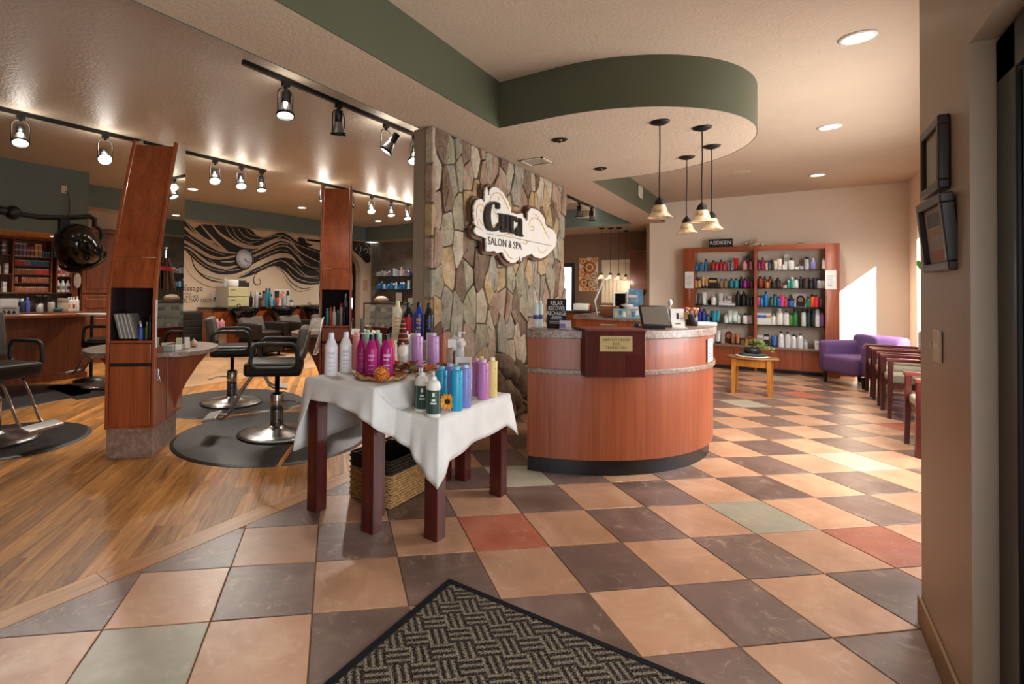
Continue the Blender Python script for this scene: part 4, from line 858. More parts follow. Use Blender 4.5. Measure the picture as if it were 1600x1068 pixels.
# ================================================================ reception desk
DC = (-1.94, 4.98); A0, A1 = R(-75), R(32)
def darc(r, a0=A0, a1=A1, n=48): return [(DC[0]+r*cos(a0+(a1-a0)*k/n), DC[1]+r*sin(a0+(a1-a0)*k/n)) for k in range(n+1)]
def dband(r0, r1, z0, z1, a0=A0, a1=A1, n=48):
    i, o_ = darc(r0, a0, a1, n), darc(r1, a0, a1, n); g = G(); N = n+1
    v = [(*p, z0) for p in i]+[(*p, z1) for p in i]+[(*p, z0) for p in o_]+[(*p, z1) for p in o_]
    f = []
    for k in range(n): f += [(k, k+1, N+k+1, N+k), (3*N+k, 3*N+k+1, 2*N+k+1, 2*N+k), (N+k, N+k+1, 3*N+k+1, 3*N+k), (2*N+k, 2*N+k+1, k+1, k)]
    g.add(v, f, False); g.add(v, [(0, N, 3*N, 2*N), (N-1, 3*N-1, 4*N-1, 2*N-1)]); g.sm = [False]*len(g.sm); return g
dk = thing('reception_desk', 'curved cherry wood reception desk with granite laminate bands', 'desk')
DESKW = wood('desk_veneer', '#8f4526', '#a0532e', 2, .4, .4, .08)
obj('toe_kick', dband(1.2, 1.39, 0, .118), mat('#131417', .35), dk)
for k in range(3):
    a0 = A0+(A1-A0)*k/3; a1 = A0+(A1-A0)*(k+1)/3; obj('lower_panel', dband(1.16, 1.42, .118, .74, a0+.0006, a1-.0006, 20), DESKW, dk)
obj('ledge_band', dband(1.15, 1.436, .74, .776), GRANITE, dk, bev=.004)
for a0, a1 in ((A0, R(-2.0)), (R(-2.0), A1)): obj('upper_panel', dband(1.16, 1.42, .776, 1.005, a0+.0006, a1-.0006, 26), DESKW, dk)
obj('counter_top', dband(1.1, 1.445, 1.005, 1.066), GRANITE, dk, bev=.006)
obj('work_surface', dband(.55, 1.16, .71, .74), GRANITE, dk); obj('inner_panel', dband(.95, .97, .0, .71), DESKW, dk)
ZD = 1.067
def dpt(u, r=1.28, z=ZD):
    best = None
    for k in range(400):
        a = A0+(A1-A0)*k/399; p = Vector((DC[0]+r*cos(a), DC[1]+r*sin(a), z)); d = p-EYEV; uu = CX+FPX*d.dot(Rc)/d.dot(F0)
        if best is None or abs(uu-u) < best[0]: best = (abs(uu-u), p, a)
    return best[1], best[2]
def face(p): return math.atan2(-p.y, -p.x)+pi/2     # local -y looks at the entrance
# gratuity drop box hung on the desk front
p, a = dpt(954, 1.42); gb = thing('gratuity_box', 'dark cherry gratuity drop box hung on the front of the reception desk', 'box', (p.x, p.y, 0), a+pi/2)
obj('body', G().box(-.215, .215, -.095, .004, .742, 1.052), MAHOG, gb, bev=.003); obj('lid', G().box(-.225, .225, -.1, .16, 1.07, 1.086), wood('lid_wood', '#5c1d14', '#74281a', 0, 1, .6, 0), gb, bev=.003); obj('lid_riser', G().box(-.215, .215, -.095, .02, 1.052, 1.07), MAHOG, gb)
obj('flap', G().box(.06, .213, -.0965, -.09, .748, .9), mat('#4a1010', .3), gb, bev=.002)
pl = obj('plaque', G().box(-.118, .118, -.1, -.095, .925, 1.035), mat('#b8a573', .4), gb, bev=.002)
for s_, z_ in (('GRATUITY DROP', 1.008), ('BOX', .98), ('THANK YOU', .952)):
    o = obj('lettering', text_g(s_, .026), mat('#3a2c18', .7), pl); o.rotation_euler = FY; o.location = (0, -.1008, z_)
# things on the counter
for u, w in ((837, 'left'), (845, 'right')):
    p, a = dpt(u, 1.3-(.05 if w == 'right' else 0)); o = bottle('round', p, .021, .24, mat('#c3d2cf', .1, alpha=.55), '#dfe6e6', f'clear hand sanitizer pump bottle, {w} of the pair on the desk', 'bottle', None, None, 'pump'); obj('wrap_label', G().lathe([(1.015, .28), (1.015, .42)], 14, cap=False), mat('#3d3b78', .5), o)
p, a = dpt(870, 1.3); cb = thing('chalkboard_sign', 'small black chalkboard sign with white hand lettering on the reception desk', 'sign', p, face(p)); w_, h_ = psize(p, 29), psize(p, 46)
obj('board', G().box(-w_/2, w_/2, -.006, .006, 0, h_), mat('#141416', .8), cb, bev=.002)
for s_, z_, sz in (('RELAX', .86, .05), ('RECOVER', .68, .046), ('RECHARGE', .51, .044)):
    o = obj('lettering', text_g(s_, sz, font_scale=(.62, 1)), mat('#e8e8e4', .8), cb); o.rotation_euler = FY; o.location = (0, -.0068, h_*z_)
for z_, f_ in ((.38, .25), (.31, .3), (.23, .36), (.17, .36)): obj('lettering', G().box(-w_*f_, w_*f_, -.0068, -.006, h_*z_, h_*z_+.006), mat('#c8c8c4', .8), cb)
p, a = dpt(883, 1.34); ch = thing('card_holder', 'clear card holder with business cards beside the chalkboard', 'card holder', p, face(p))
obj('holder', G().box(-.045, .045, -.03, .03, 0, .012), mat('#cfd6d8', .1, alpha=.5), ch); o = obj('cards', G().box(-.042, .042, -.004, .004, .012, .065), mat('#c9c2c8', .6), ch); o.rotation_euler = (R(-12), 0, 0); obj('front_card', G().box(-.04, .0, -.02, -.018, .005, .04), mat('#7f6aa8', .6), ch)
p, a = dpt(951, 1.2); tag(obj('note_box', G().box(-.06, .06, -.03, .03, 0, .03), mat('#a88a6a', .7), None, loc=p, rz=face(p), bev=.004), 'small tan note box behind the gratuity box lid', 'box')
p, a = dpt(1022, 1.3); tb = thing('tablet', 'black cased tablet on a leaning stand on the reception desk', 'tablet', p, face(p)+.25)
s_ = obj('case', rbox(None, .215, .014, .2, .006, 2), BLACK, tb, loc=(0, -.02, .1)); s_.rotation_euler = (R(-38), R(0), 0)
o = obj('screen', G().box(-.092, .092, -.0085, -.0075, -.082, .082), mat('#6d665f', .12), s_)
obj('stand', G().cbox((0, .06, .008), (.16, .12, .014)).tube([(-.05, .08, .01), (-.05, .02, .1)], .008, 6).tube([(.05, .08, .01), (.05, .02, .1)], .008, 6), mat('#2b2c30', .4), tb)
cl_ = obj('clamp', G().sphere((-.13, -.02, .03), .022, 10, 8).cbox((-.13, 0, .012), (.05, .05, .022)), mat('#55585c', .35, .6), tb)
p, a = dpt(1060, 1.3); br = thing('brochure_stand', 'white acrylic brochure stand with cards on the reception desk', 'brochure stand', p, face(p)+.3)
obj('base', G().box(-.06, .06, -.04, .04, 0, .006), WHITE, br); o = obj('sheet', G().box(-.05, .05, -.003, .003, 0, .155), PAPER, br); o.rotation_euler = (R(-10), 0, 0); obj('print', G().box(-.008, .008, -.0045, -.003, .07, .12).box(-.02, .02, -.0045, -.003, .03, .036), mat('#2b2b2b', .7), o); obj('side_card', G().box(.04, .07, -.002, .002, .07, .13), mat('#8a6430', .6), br)
p, a = dpt(1081, 1.27); pc = thing('pen_cup', 'dark cup of pens with orange flower tops on the reception desk', 'cup', p)
obj('cup', G().lathe([(0, 0), (.046, 0), (.046, .1), (.042, .1), (.042, .006), (0, .006)], 20, cap=False), mat('#2c2523', .35), pc)
for k in range(9):
    x, y = rc.uniform(-.03, .03), rc.uniform(-.03, .03); q_ = obj('pen', G().tube([(x*.6, y*.6, .01), (x*1.8, y*1.8, .135)], .004, 5), mat(['#d8d4cc', '#a83228', '#5c7a86', '#cfae8a'][k % 4], .4), pc)
    if k % 2 == 0: obj('flower_top', G().sphere((x*1.9, y*1.9, .145), .021, 8, 6, (1, 1, .6)), mat(['#e08a5c', '#e8a684', '#c03a52'][k % 3], .8), q_)
p, a = dpt(1047, 1.17); sv = thing('bud_vase', 'slim silver vase with a white flower behind the tablet', 'vase', p); obj('vase', G().lathe([(0, 0), (.012, 0), (.009, .08), (.011, .14), (.008, .14)], 12, cap=False), STEEL, sv); obj('flower', G().sphere((0, 0, .2), .022, 9, 7, (.8, .8, 1.4)).tube([(0, 0, .13), (0, 0, .19)], .003, 5), mat('#d9d4ca', .8), sv)
p, a = dpt(1098, 1.33); tag(obj('acrylic_tray', G().box(-.11, .11, -.05, .05, 0, .004).box(-.11, .11, -.05, -.046, 0, .028).box(-.11, .11, .046, .05, 0, .028).box(-.11, -.106, -.05, .05, 0, .028).box(.106, .11, -.05, .05, 0, .028), mat('#d4d8d8', .05, alpha=.4), None, loc=p, rz=face(p)+.5), 'clear acrylic tray at the right end of the desk counter', 'tray')
p, a = dpt(1108, 1.423, 0); ns = thing('notice', 'white printed notice fixed to the right side of the desk front', 'notice', (p.x, p.y, 0), a+pi/2)
obj('sheet', G().box(-.075, .075, -.008, -.003, .79, .975), PAPER, ns); g = G()
for k in range(8): g.box(-.055, .055-(k % 3)*.02, -.0088, -.008, .95-k*.02, .957-k*.02)
obj('print', g, mat('#4a4a50', .8), ns)

# ================================================================ pendants over the desk
SHADE = NT('marbled_glass_shade', .35); v = SHADE.coord(); f = SHADE.noise(v, 7, 6, .6, 2.0); c_ = SHADE.ramp(f, [(.35, '#b98a5a'), (.5, '#e2c8a2'), (.7, '#f2e6cf')]); SHADE.col(c_); SHADE.l(c_, SHADE.b.inputs['Emission Color']); SHADE.b.inputs['Emission Strength'].default_value = .0; SHADE = SHADE.m
def make_pendant(p, zc, zb, label, s_=1.0, group='bell glass pendants'):
    t = thing('pendant_lamp', label, 'pendant lamp', (p.x, p.y, zc), 0, group); L = zc-zb
    obj('canopy', G().lathe([(0, 0), (.068*s_, 0), (.06*s_, -.012), (.035*s_, -.024), (.012*s_, -.03), (0, -.03)], 20, cap=False), BRONZE, t)
    obj('cord', G().tube([(0, 0, -.02), (.002, 0, -L*.3), (-.002, .002, -L*.6), (0, 0, -L+.13*s_)], .0045*s_, 6), BRONZE, t)
    obj('socket_cap', G().lathe([(.008, -L+.15*s_), (.012, -L+.14*s_), (.03*s_, -L+.12*s_), (.038*s_, -L+.09*s_), (.036*s_, -L+.085*s_)], 16, cap=False), BRONZE, t)
    obj('shade', G().lathe([(.034*s_, -L+.09*s_), (.045*s_, -L+.07*s_), (.056*s_, -L+.03*s_), (.075*s_, -L+.004*s_), (.088*s_, -L-.006*s_), (.086*s_, -L-.003*s_), (.052*s_, -L+.03*s_), (.03*s_, -L+.088*s_)], 26, cap=False), SHADE, t)
    obj('bulb', G().sphere((0, 0, -L+.03*s_), .026*s_, 10, 8), mat('#fff2dc', .3, emit=.4), t)
    if s_ < 1.1: light('pendant_bulb', 'POINT', (p.x, p.y, zb-.04), 6, WARM, shadow_soft_size=.04)
    return t
for u, v, b, w in ((1031, 190, 1.96, 'frontmost bell glass pendant lamp, left of the four over the desk'), (1097, 199, 1.945, 'bell glass pendant lamp third from left over the desk, hung nearest its neighbour'), (1073, 245, 1.965, 'farthest bell glass pendant lamp, second from left over the desk'), (1112, 228, 1.955, 'rightmost bell glass pendant lamp over the desk')):
    make_pendant(pz(u, v, ZS), ZS, b, w, 1.12)
# ================================================================ retail shelving
YS = 10.72; RX = [-1.59, -1.40, -.49, -.45, .47, .65]; RH = 2.18
ru = thing('retail_shelving', 'tall cherry retail shelving unit with glass shelves against the cream wall', 'shelving', (0, 0, 0))
def endp(x0, x1, sgn):
    n = 8; fr = [(x0+(x1-x0)*k/n, YS+(.02*(1-cos((k/n if sgn > 0 else 1-k/n)*pi/2)))) for k in range(n+1)]
    return G().prism(fr+[(x1, YR-.004), (x0, YR-.004)], .0, RH)
obj('end_panel', endp(RX[0], RX[1], -1), CHERRY, ru); obj('end_panel', endp(RX[4], RX[5], 1), CHERRY, ru)
obj('divider', G().box(RX[2], RX[3], YS, YR-.004, .0, RH-.0), CHERRY, ru, bev=.003)
obj('header', G().box(RX[1], RX[2], YS-.004, YS+.02, RH-.085, RH+.0), CHERRY_H, ru, bev=.003); obj('header', G().box(RX[3], RX[4], YS-.004, YS+.02, RH-.085, RH+.0), CHERRY_H, ru, bev=.003)
obj('top_board', G().box(RX[1], RX[4], YS+.02, YR-.004, RH-.02, RH), CHERRY_H, ru)
SHZ = [1.76, 1.445, 1.13, .812]; BZ = .435
obj('base_top', G().box(RX[1]-.0, RX[4]+.0, YS-.03, YR-.004, BZ-.03, BZ), GRANITE, ru, bev=.004)
xs = [RX[1], -1.12, -.8, RX[2]+.02, -.13, .17, RX[4]]
for a, b in zip(xs, xs[1:]): obj('cabinet_door', G().box(a+.006, b-.006, YS+.0, YS+.02, .07, BZ-.032), CHERRY, ru, bev=.003)
obj('cabinet_body', G().box(RX[1], RX[4], YS+.02, YR-.004, .06, BZ-.032), CHERRY, ru); obj('kick', G().box(RX[1], RX[4], YS+.03, YR-.01, 0, .06), BLACKM, ru)
for a, b in ((RX[1], RX[2]), (RX[3], RX[4])):
    for z in SHZ: obj('glass_shelf', G().box(a+.003, b-.003, YS+.03, YR-.02, z-.008, z), SMOKE, ru)
for x in (-1.2, -.78, -.2, .2): obj('puck_light', G().lathe([(0, 0), (.035, 0), (.035, -.018), (0, -.018)], 14).xf(Matrix.Translation((x, YS+.1, RH-.021))), mat('#23201c', .4), ru)
for u0, v0 in ((1077, 437), (1298, 437)):
    c = py(u0, v0, YS); t = thing('paper_notice', 'white paper notice taped to the '+('left' if u0 < 1200 else 'right')+' end panel of the retail shelving', 'notice', (c.x, YS+.003, c.z)); obj('sheet', G().box(-.07, .07, -.008, -.006, -.155, .155), PAPER, t)
    g = G()
    for k in range(6): g.box(-.045+.01*(k % 2), .045-.012*(k % 3), -.0088, -.008, .06-k*.032, .068-k*.032)
    obj('print', g, mat('#77757a', .8), t)
# sign and coral on top
c = py(1126, 376, YS+.1); sg = thing('redken_sign', 'black REDKEN sign standing on top of the retail shelving', 'sign', (c.x, YS+.1, RH)); sg.name = 'brand_sign'; sg['label'] = 'black sign with white capitals standing on top of the retail shelving'
obj('panel', G().box(-.185, .185, -.015, .015, 0, .155), mat('#0d0d0e', .35), sg, bev=.002)
o = obj('lettering', text_g('REDKEN', .094, font_scale=(.95, 1)), mat('#f0f0ee', .5), sg); o.rotation_euler = FY; o.location = (0, -.016, .085)
o = obj('lettering', text_g('5TH AVENUE NYC', .022, sp=1.25), mat('#8a8a88', .5), sg); o.rotation_euler = FY; o.location = (0, -.016, .03)
c = py(1180, 382, YS+.15); g = G(); rk = random.Random(4)
for k in range(46):
    x, z = rk.gauss(0, .07), abs(rk.gauss(.035, .025)); g.sphere((x, rk.uniform(-.05, .05), z), rk.uniform(.018, .034), 7, 5, (1, 1, .8))
tag(obj('coral', g, fabric('dried_coral', '#d8c4a6', 60), None, loc=(c.x, YS+.16, RH+.0)), 'cream piece of dried coral on top of the retail shelving', 'coral')
tag(obj('lamp_cable', G().tube([(.08, YS+.2, RH+.005), (.12, YS+.18, RH+.03), (.18, YS+.17, RH+.035), (.22, YS+.16, RH+.005)], .004, 5), BLACK, None), 'thin black cable looping on top of the right shelving bay', 'cable')
# products: (u, width px, height px, kind, colour, cap, words)   u in photo pixels
k1 = 130/1068; k2 = 140/1150; k3 = 260/1600
def row(z, words, items, u0, k, yy=YS+.12):
    for n_, it in enumerate(items):
        u, w, h, kind, col, cap, d = it[:7]; y_ = yy+(it[7] if len(it) > 7 else 0); p = py(u0+u*k, 450, y_); p.z = z+.0005
        s_ = depth(p)/FPX; r_ = w*k*s_/2*1.02; hh = h*k*s_
        dd = d.split('|')[0]
        if kind == 'poster':
            t = thing('poster_card', f'{dd}, {ORD[n_]} from left on {words}', 'poster', p); obj('card', G().box(-r_, r_, -.004, .004, 0, hh), mat(col, .6), t)
            obj('portrait', G().sphere((r_*.1, -.004, hh*.55), r_*.42, 10, 8, (1, .05, 1.15)), mat('#c89078', .7), t); obj('hair', G().sphere((r_*.1, -.003, hh*.56), r_*.7, 10, 8, (1, .03, 1.25)).box(-r_*.5, r_*.7, -.005, -.004, .005, hh*.4), mat(cap, .8), t); continue
        bottle(kind, p, r_, hh, col, cap, f'{dd}, {ORD[n_]} from left on {words}', {'jar': 'jar', 'tube': 'tube', 'box': 'box', 'can': 'spray can'}.get(kind, 'bottle'), 'hair products on the retail shelves', None, 'trigger' if 'trigger' in d else None, rz=-pi/2)
LB, RB = 'in left bay', 'in right bay'
row(SHZ[0], 'top shelf '+LB, [(232, 45, 108, 'round', '#1f6fae', '#0c1420', 'blue bottle'), (293, 45, 108, 'round', '#2a7ab8', '#0c1420', 'blue bottle with pale label'), (350, 36, 150, 'slim', '#1d6fa6', '#101010', 'tall slim blue bottle'), (445, 48, 135, 'round', '#a31620', '#1b0a0a', 'deep red bottle'), (492, 46, 112, 'round', '#c02832', '#1b0a0a', 'short red bottle'),
    (545, 46, 140, 'round', '#9f1420', '#1b0a0a', 'taller red bottle'), (590, 48, 115, 'round', '#c63038', '#2b0c0c', 'bright red bottle'), (643, 26, 128, 'slim', '#8d7f92', '#1a1a1a', 'mauve slim bottle'), (685, 26, 128, 'slim', '#96869c', '#1a1a1a', 'pale mauve slim bottle'), (738, 56, 158, 'tube', '#c4161e', '#1a0808', 'red squeeze tube'), (850, 52, 118, 'round', '#d68f96', '#e6c0c4', 'light pink bottle'), (893, 44, 190, 'round', '#6a2a34', '#1a0c0e', 'tall wine red bottle', .07), (930, 52, 150, 'round', '#9a4c56', '#220c10', 'rose bottle')], 1060, k1)
row(SHZ[1], 'second shelf '+LB, [(220, 40, 125, 'round', '#c59a52', '#3b2a12', 'gold bottle'), (268, 44, 115, 'round', '#cfa55e', '#3b2a12', 'short gold bottle'), (318, 38, 148, 'tube', '#cdae7c', '#1f1a14', 'tan squeeze tube'), (365, 50, 152, 'tube', '#d2b078', '#1f1a14', 'wide tan squeeze tube'), (445, 92, 126, 'box', '#1c1712', '#c9a257', 'black and gold set'), (550, 36, 116, 'round', '#8f6f50', '#231a12', 'bronze bottle'), (607, 44, 116, 'round', '#9a7a58', '#231a12', 'wider bronze bottle'),
    (683, 50, 122, 'round', '#16808c', '#0c2226', 'teal bottle'), (742, 54, 122, 'round', '#1b94a0', '#0c2226', 'brighter teal bottle'), (805, 42, 150, 'round', '#2a1530', '#0c0810', 'dark purple bottle', .05), (853, 50, 126, 'round', '#8d1a74', '#1c0816', 'magenta bottle'), (903, 42, 142, 'round', '#551230', '#14060c', 'plum bottle', .05), (941, 44, 112, 'round', '#6a1a42', '#14060c', 'short plum bottle')], 1060, k1)
row(SHZ[2], 'third shelf '+LB, [(222, 48, 152, 'tube', '#6f6a66', '#2a2826', 'grey squeeze tube'), (272, 42, 142, 'tube', '#5f5752', '#2a2826', 'dark grey squeeze tube'), (330, 54, 160, 'tube', '#dfe3de', '#c8ccc8', 'white squeeze tube'), (395, 72, 166, 'poster', '#cbbfb8', '#2c2028', 'portrait card of a dark haired woman', .08), (453, 60, 126, 'round', '#dfe2dc', '#d0d4ce', 'white bottle'), (543, 50, 152, 'tube', '#e2e4e0', '#cfd2ce', 'white tube', .06), (602, 34, 102, 'round', '#dde0dc', '#dfe2de', 'small white bottle', .08), (657, 46, 116, 'box', '#dfe2e0', '#9aa4a4', 'white carton', .08), (585, 108, 52, 'box', '#d8dcdc', '#c890a0', 'long white carton', -.04), (684, 70, 32, 'box', '#dfe0de', '#555555', 'flat white carton', -.04),
    (765, 58, 190, 'liter', '#17120f', '#0a0a0a', 'tall black bottle'), (838, 56, 190, 'liter', '#15110f', '#0a0a0a', 'tall black bottle with label'), (892, 36, 148, 'round', '#241a1c', '#0c0c0c', 'dark bottle'), (938, 42, 112, 'jar', '#211617', '#0c0c0c', 'black jar')], 1060, k1)
row(SHZ[3], 'fourth shelf '+LB, [(205, 38, 142, 'liter', '#2b3aa0', '#1a1f58', 'deep blue bottle'), (243, 32, 128, 'slim', '#3a48ac', '#171a38', 'violet blue slim bottle'), (283, 34, 76, 'round', '#1b6f94', '#0e2630', 'short teal blue bottle'), (300, 52, 120, 'poster', '#d8c8c0', '#7a2c34', 'portrait card with dark red hair', .08), (342, 40, 116, 'tube', '#1a93a8', '#0f5a68', 'turquoise tube'), (378, 42, 116, 'tube', '#22a2b4', '#0f5a68', 'lighter turquoise tube'), (458, 40, 86, 'round', '#dfe4e4', '#d4dadb', 'white bottle'), (497, 42, 120, 'tube', '#dbe6e0', '#a8c8b8', 'white tube with green print'), (542, 50, 116, 'tube', '#cfe2d8', '#9cc0b0', 'pale green tube'), (578, 32, 98, 'round', '#d0dee0', '#b0c4c8', 'pale grey bottle'), (640, 46, 100, 'round', '#dcdcda', '#161616', 'white bottle with black cap'), (694, 46, 106, 'round', '#a88c88', '#2c2020', 'dusty rose pump bottle')], 1060, k3)
row(BZ, 'bottom shelf '+LB, [(335, 24, 112, 'round', '#e0e4e4', '#d0d4d4', 'white bottle'), (383, 48, 126, 'tube', '#e4e8e6', '#2c2c2c', 'white tube with dark cap'), (480, 112, 132, 'poster', '#d8c6b8', '#5a2c18', 'portrait card of long haired woman', .08), (523, 30, 100, 'tube', '#a8683c', '#6a3c1e', 'copper tube'), (571, 38, 102, 'tube', '#b2744a', '#6a3c1e', 'wider copper tube'), (618, 44, 62, 'jar', '#7c5848', '#3c2a20', 'brown jar'), (656, 26, 78, 'round', '#b07a58', '#5c3824', 'small copper bottle'), (702, 54, 88, 'tube', '#a06038', '#5c3420', 'copper tub')], 1060, k3)
row(SHZ[0], 'top shelf '+RB, [(48, 42, 132, 'spray', '#8d2452', '#0c0c0c', 'magenta trigger spray|trigger'), (95, 42, 166, 'liter', '#7a1c44', '#160810', 'plum bottle with pale label'), (143, 36, 120, 'slim', '#d0958a', '#1c1010', 'peach slim bottle'), (185, 38, 112, 'slim', '#3b5a66', '#0d1214', 'slate bottle'), (217, 26, 132, 'slim', '#1c1c1f', '#0d0d0d', 'black slim bottle'), (262, 46, 122, 'tube', '#d6cdb4', '#e0dac8', 'cream tube'), (313, 50, 142, 'tube', '#dcd6c8', '#e6e2d8', 'ivory tube'), (360, 36, 86, 'round', '#e0dcd6', '#b04050', 'small white bottle with red cap'), (402, 46, 196, 'box', '#e4e2de', '#9a9a98', 'tall white carton', .06), (462, 66, 152, 'round', '#dddcda', '#15151a', 'wide white bottle with black cap'),
    (525, 60, 34, 'jar', '#d8cec0', '#efe8de', 'low white jar'), (592, 54, 48, 'jar', '#8a96a0', '#a8b0b8', 'low grey jar'), (663, 48, 162, 'can', '#b3b3b6', '#101010', 'silver can with black cap'), (745, 54, 146, 'spray', '#8a84c0', '#cfd2e4', 'lavender spray bottle'), (880, 40, 150, 'round', '#e0cfca', '#d8bcb8', 'blush white bottle')], 1180, k2)
row(SHZ[1], 'second shelf '+RB, [(65, 74, 156, 'round', '#6a2a14', '#241008', 'large amber bottle'), (122, 44, 152, 'round', '#7c3a1c', '#1c2430', 'amber bottle', .06), (155, 50, 102, 'round', '#b06a2a', '#4a2410', 'orange amber bottle', -.03), (190, 56, 152, 'round', '#6a2814', '#241008', 'dark amber bottle', .06), (240, 56, 76, 'jar', '#33362f', '#1c1c1a', 'dark green jar'), (290, 58, 136, 'round', '#241a1c', '#0e0c0e', 'black brown bottle'), (330, 40, 76, 'round', '#6a2418', '#30100a', 'small red brown bottle'), (380, 46, 52, 'jar', '#cfc4ae', '#7c3a2c', 'low cream jar'), (430, 28, 98, 'slim', '#2a938c', '#d8e4e2', 'thin teal bottle'), (472, 42, 142, 'slim', '#3aa298', '#e0e8e6', 'teal serum bottle'), (523, 54, 142, 'spray', '#cfd0cc', '#111111', 'white trigger spray|trigger'), (583, 42, 152, 'round', '#1c1e26', '#0c0c0e', 'tall black bottle'),
    (650, 64, 130, 'jar', '#3c2a24', '#4a2c24', 'dark brown jar stack'), (715, 60, 112, 'jar', '#17171a', '#0c0c0c', 'black tub'), (767, 46, 136, 'tube', '#20242c', '#121418', 'black squeeze tube'), (825, 54, 126, 'round', '#a8a4a0', '#141414', 'grey bottle with black cap'), (880, 50, 126, 'round', '#a89890', '#141414', 'taupe bottle with black cap')], 1180, k2)
row(SHZ[2], 'third shelf '+RB, [(42, 38, 136, 'round', '#c02a66', '#1a0c12', 'hot pink bottle'), (84, 36, 136, 'round', '#1f8ac0', '#0c1418', 'sky blue bottle'), (136, 56, 188, 'liter', '#1470b4', '#0c121c', 'large blue litre bottle'), (205, 48, 122, 'round', '#4a5c3a', '#1a2014', 'olive bottle'), (252, 38, 158, 'can', '#1e7f90', '#12303a', 'tall teal can'), (302, 42, 128, 'round', '#1f62ac', '#0c1a30', 'cobalt blue bottle'), (346, 54, 152, 'tube', '#c8327c', '#d84a90', 'magenta tube'), (393, 38, 128, 'round', '#c8484c', '#2a1010', 'coral bottle'), (457, 70, 108, 'jar', '#2a5fa8', '#20242c', 'wide blue jar'), (573, 144, 168, 'poster', '#cfc4c4', '#2a1a1c', 'large portrait card', .06), (680, 42, 138, 'round', '#1a7f70', '#0c201c', 'sea green bottle'), (733, 42, 166, 'can', '#d0561c', '#1c100c', 'orange can'), (781, 52, 162, 'round', '#cf2c30', '#1c0c0c', 'bright red bottle'), (836, 40, 132, 'round', '#5a2030', '#180c10', 'burgundy bottle')], 1180, k2)
row(SHZ[3], 'fourth shelf '+RB, [(778, 40, 112, 'box', '#e4e4e2', '#2f5fa8', 'white carton with blue band'), (822, 42, 112, 'box', '#e2e2e0', '#3a68b0', 'second white blue-banded carton'), (866, 42, 112, 'box', '#e4e4e0', '#c8a040', 'white carton with yellow band'), (913, 45, 102, 'round', '#e2e4e2', '#d8dcda', 'short white bottle'), (973, 56, 158, 'liter', '#e4e2da', '#e8e6e0', 'tall white bottle with yellow label'), (1036, 50, 142, 'liter', '#e6e4e2', '#2c2c2c', 'white bottle with dark cap'), (1081, 32, 122, 'slim', '#5c8a30', '#203010', 'lime green bottle'), (1121, 40, 166, 'slim', '#1f7a3c', '#0c2012', 'tall green bottle'), (1203, 38, 162, 'can', '#cfd4cc', '#101010', 'white can with black cap'), (1250, 36, 162, 'can', '#24342e', '#0c100e', 'dark green can'), (1295, 36, 162, 'can', '#1c2426', '#0c0e10', 'charcoal can'), (1336, 38, 162, 'can', '#dadeda', '#c8ccca', 'pale white can'), (1379, 34, 156, 'can', '#6a3a6c', '#141014', 'purple can')], 1060, k3)
row(BZ, 'bottom shelf '+RB, [(786, 48, 102, 'box', '#d4d8da', '#8a98a0', 'pale grey carton'), (846, 40, 116, 'box', '#17171a', '#dcdcda', 'black carton with white print'), (920, 50, 106, 'tube', '#2a66b0', '#163a66', 'blue squeeze tube'), (987, 48, 152, 'liter', '#e2e6e8', '#1c2428', 'white litre bottle with teal print'), (1050, 46, 152, 'liter', '#e6e6e4', '#20242a', 'white litre bottle with red print'), (1107, 46, 128, 'liter', '#e4e6e8', '#20242a', 'shorter white litre bottle'), (1171, 48, 142, 'liter', '#e2e4e8', '#1c2026', 'white litre bottle with navy print'), (1224, 38, 82, 'round', '#b8bcc4', '#c8ccd2', 'small grey bottle'), (1370, 92, 82, 'box', '#dfe2e4', '#b0b8b4', 'white carton beside the armchair')], 1060, k3)

# ================================================================ lounge
# oval oak side table with a bonsai on a stone plate
tc = pz(1178, 616); tb = thing('side_table', 'oval honey oak side table with four tapered legs on the tile floor', 'side table', (-.40, 8.28, 0), R(-4)); tw, td_, th = .30, .21, .50
obj('table_top', G().prism([(tw*cos(a), td_*sin(a)) for a in [2*pi*k/40 for k in range(40)]], th-.025, th), wood('oak_top', '#8a5a34', '#a87848', 0, 1, .3, .3), tb, bev=.006)
for sx_ in (-1, 1):
    for sy_ in (-1, 1):
        g = G(); a, b = sx_*.195, sy_*.115; g.add([(a-.026, b-.026, th-.025), (a+.026, b-.026, th-.025), (a+.026, b+.026, th-.025), (a-.026, b+.026, th-.025), (a*1.03-.017, b*1.05-.017, 0), (a*1.03+.017, b*1.05-.017, 0), (a*1.03+.017, b*1.05+.017, 0), (a*1.03-.017, b*1.05+.017, 0)], [(0, 1, 2, 3), (7, 6, 5, 4), (1, 0, 4, 5), (2, 1, 5, 6), (3, 2, 6, 7), (0, 3, 7, 4)]); obj('leg', g, OAK, tb, bev=.003)
obj('apron', G().box(-.18, .18, -.125, -.105, th-.13, th-.025).box(-.18, .18, .105, .125, th-.13, th-.025).box(-.205, -.185, -.1, .1, th-.13, th-.025).box(.185, .205, -.1, .1, th-.13, th-.025), OAK, tb, bev=.002)
pl = thing('bonsai_plant', 'trailing green plant in a dark pot on a stone plate on the side table', 'plant', (-.4, 8.28, th+.001), R(10))
obj('stone_plate', G().lathe([(0, .02), (.15, .02), (.16, .035), (.15, .045), (0, .045)], 24, cap=False), mat('#4c4f48', .6), pl); obj('doily', G().lathe([(0, .002), (.19, .002), (.2, .008), (.19, .012), (0, .012)], 30, cap=False), fabric('lace_doily', '#d8d0c2', 120), pl)
obj('pot', G().lathe([(0, .045), (.075, .045), (.1, .06), (.1, .12), (.092, .12), (.09, .1), (0, .1)], 20, cap=False), mat('#1f1f1e', .4), pl); g = G(); rk = random.Random(8); gl_ = G()
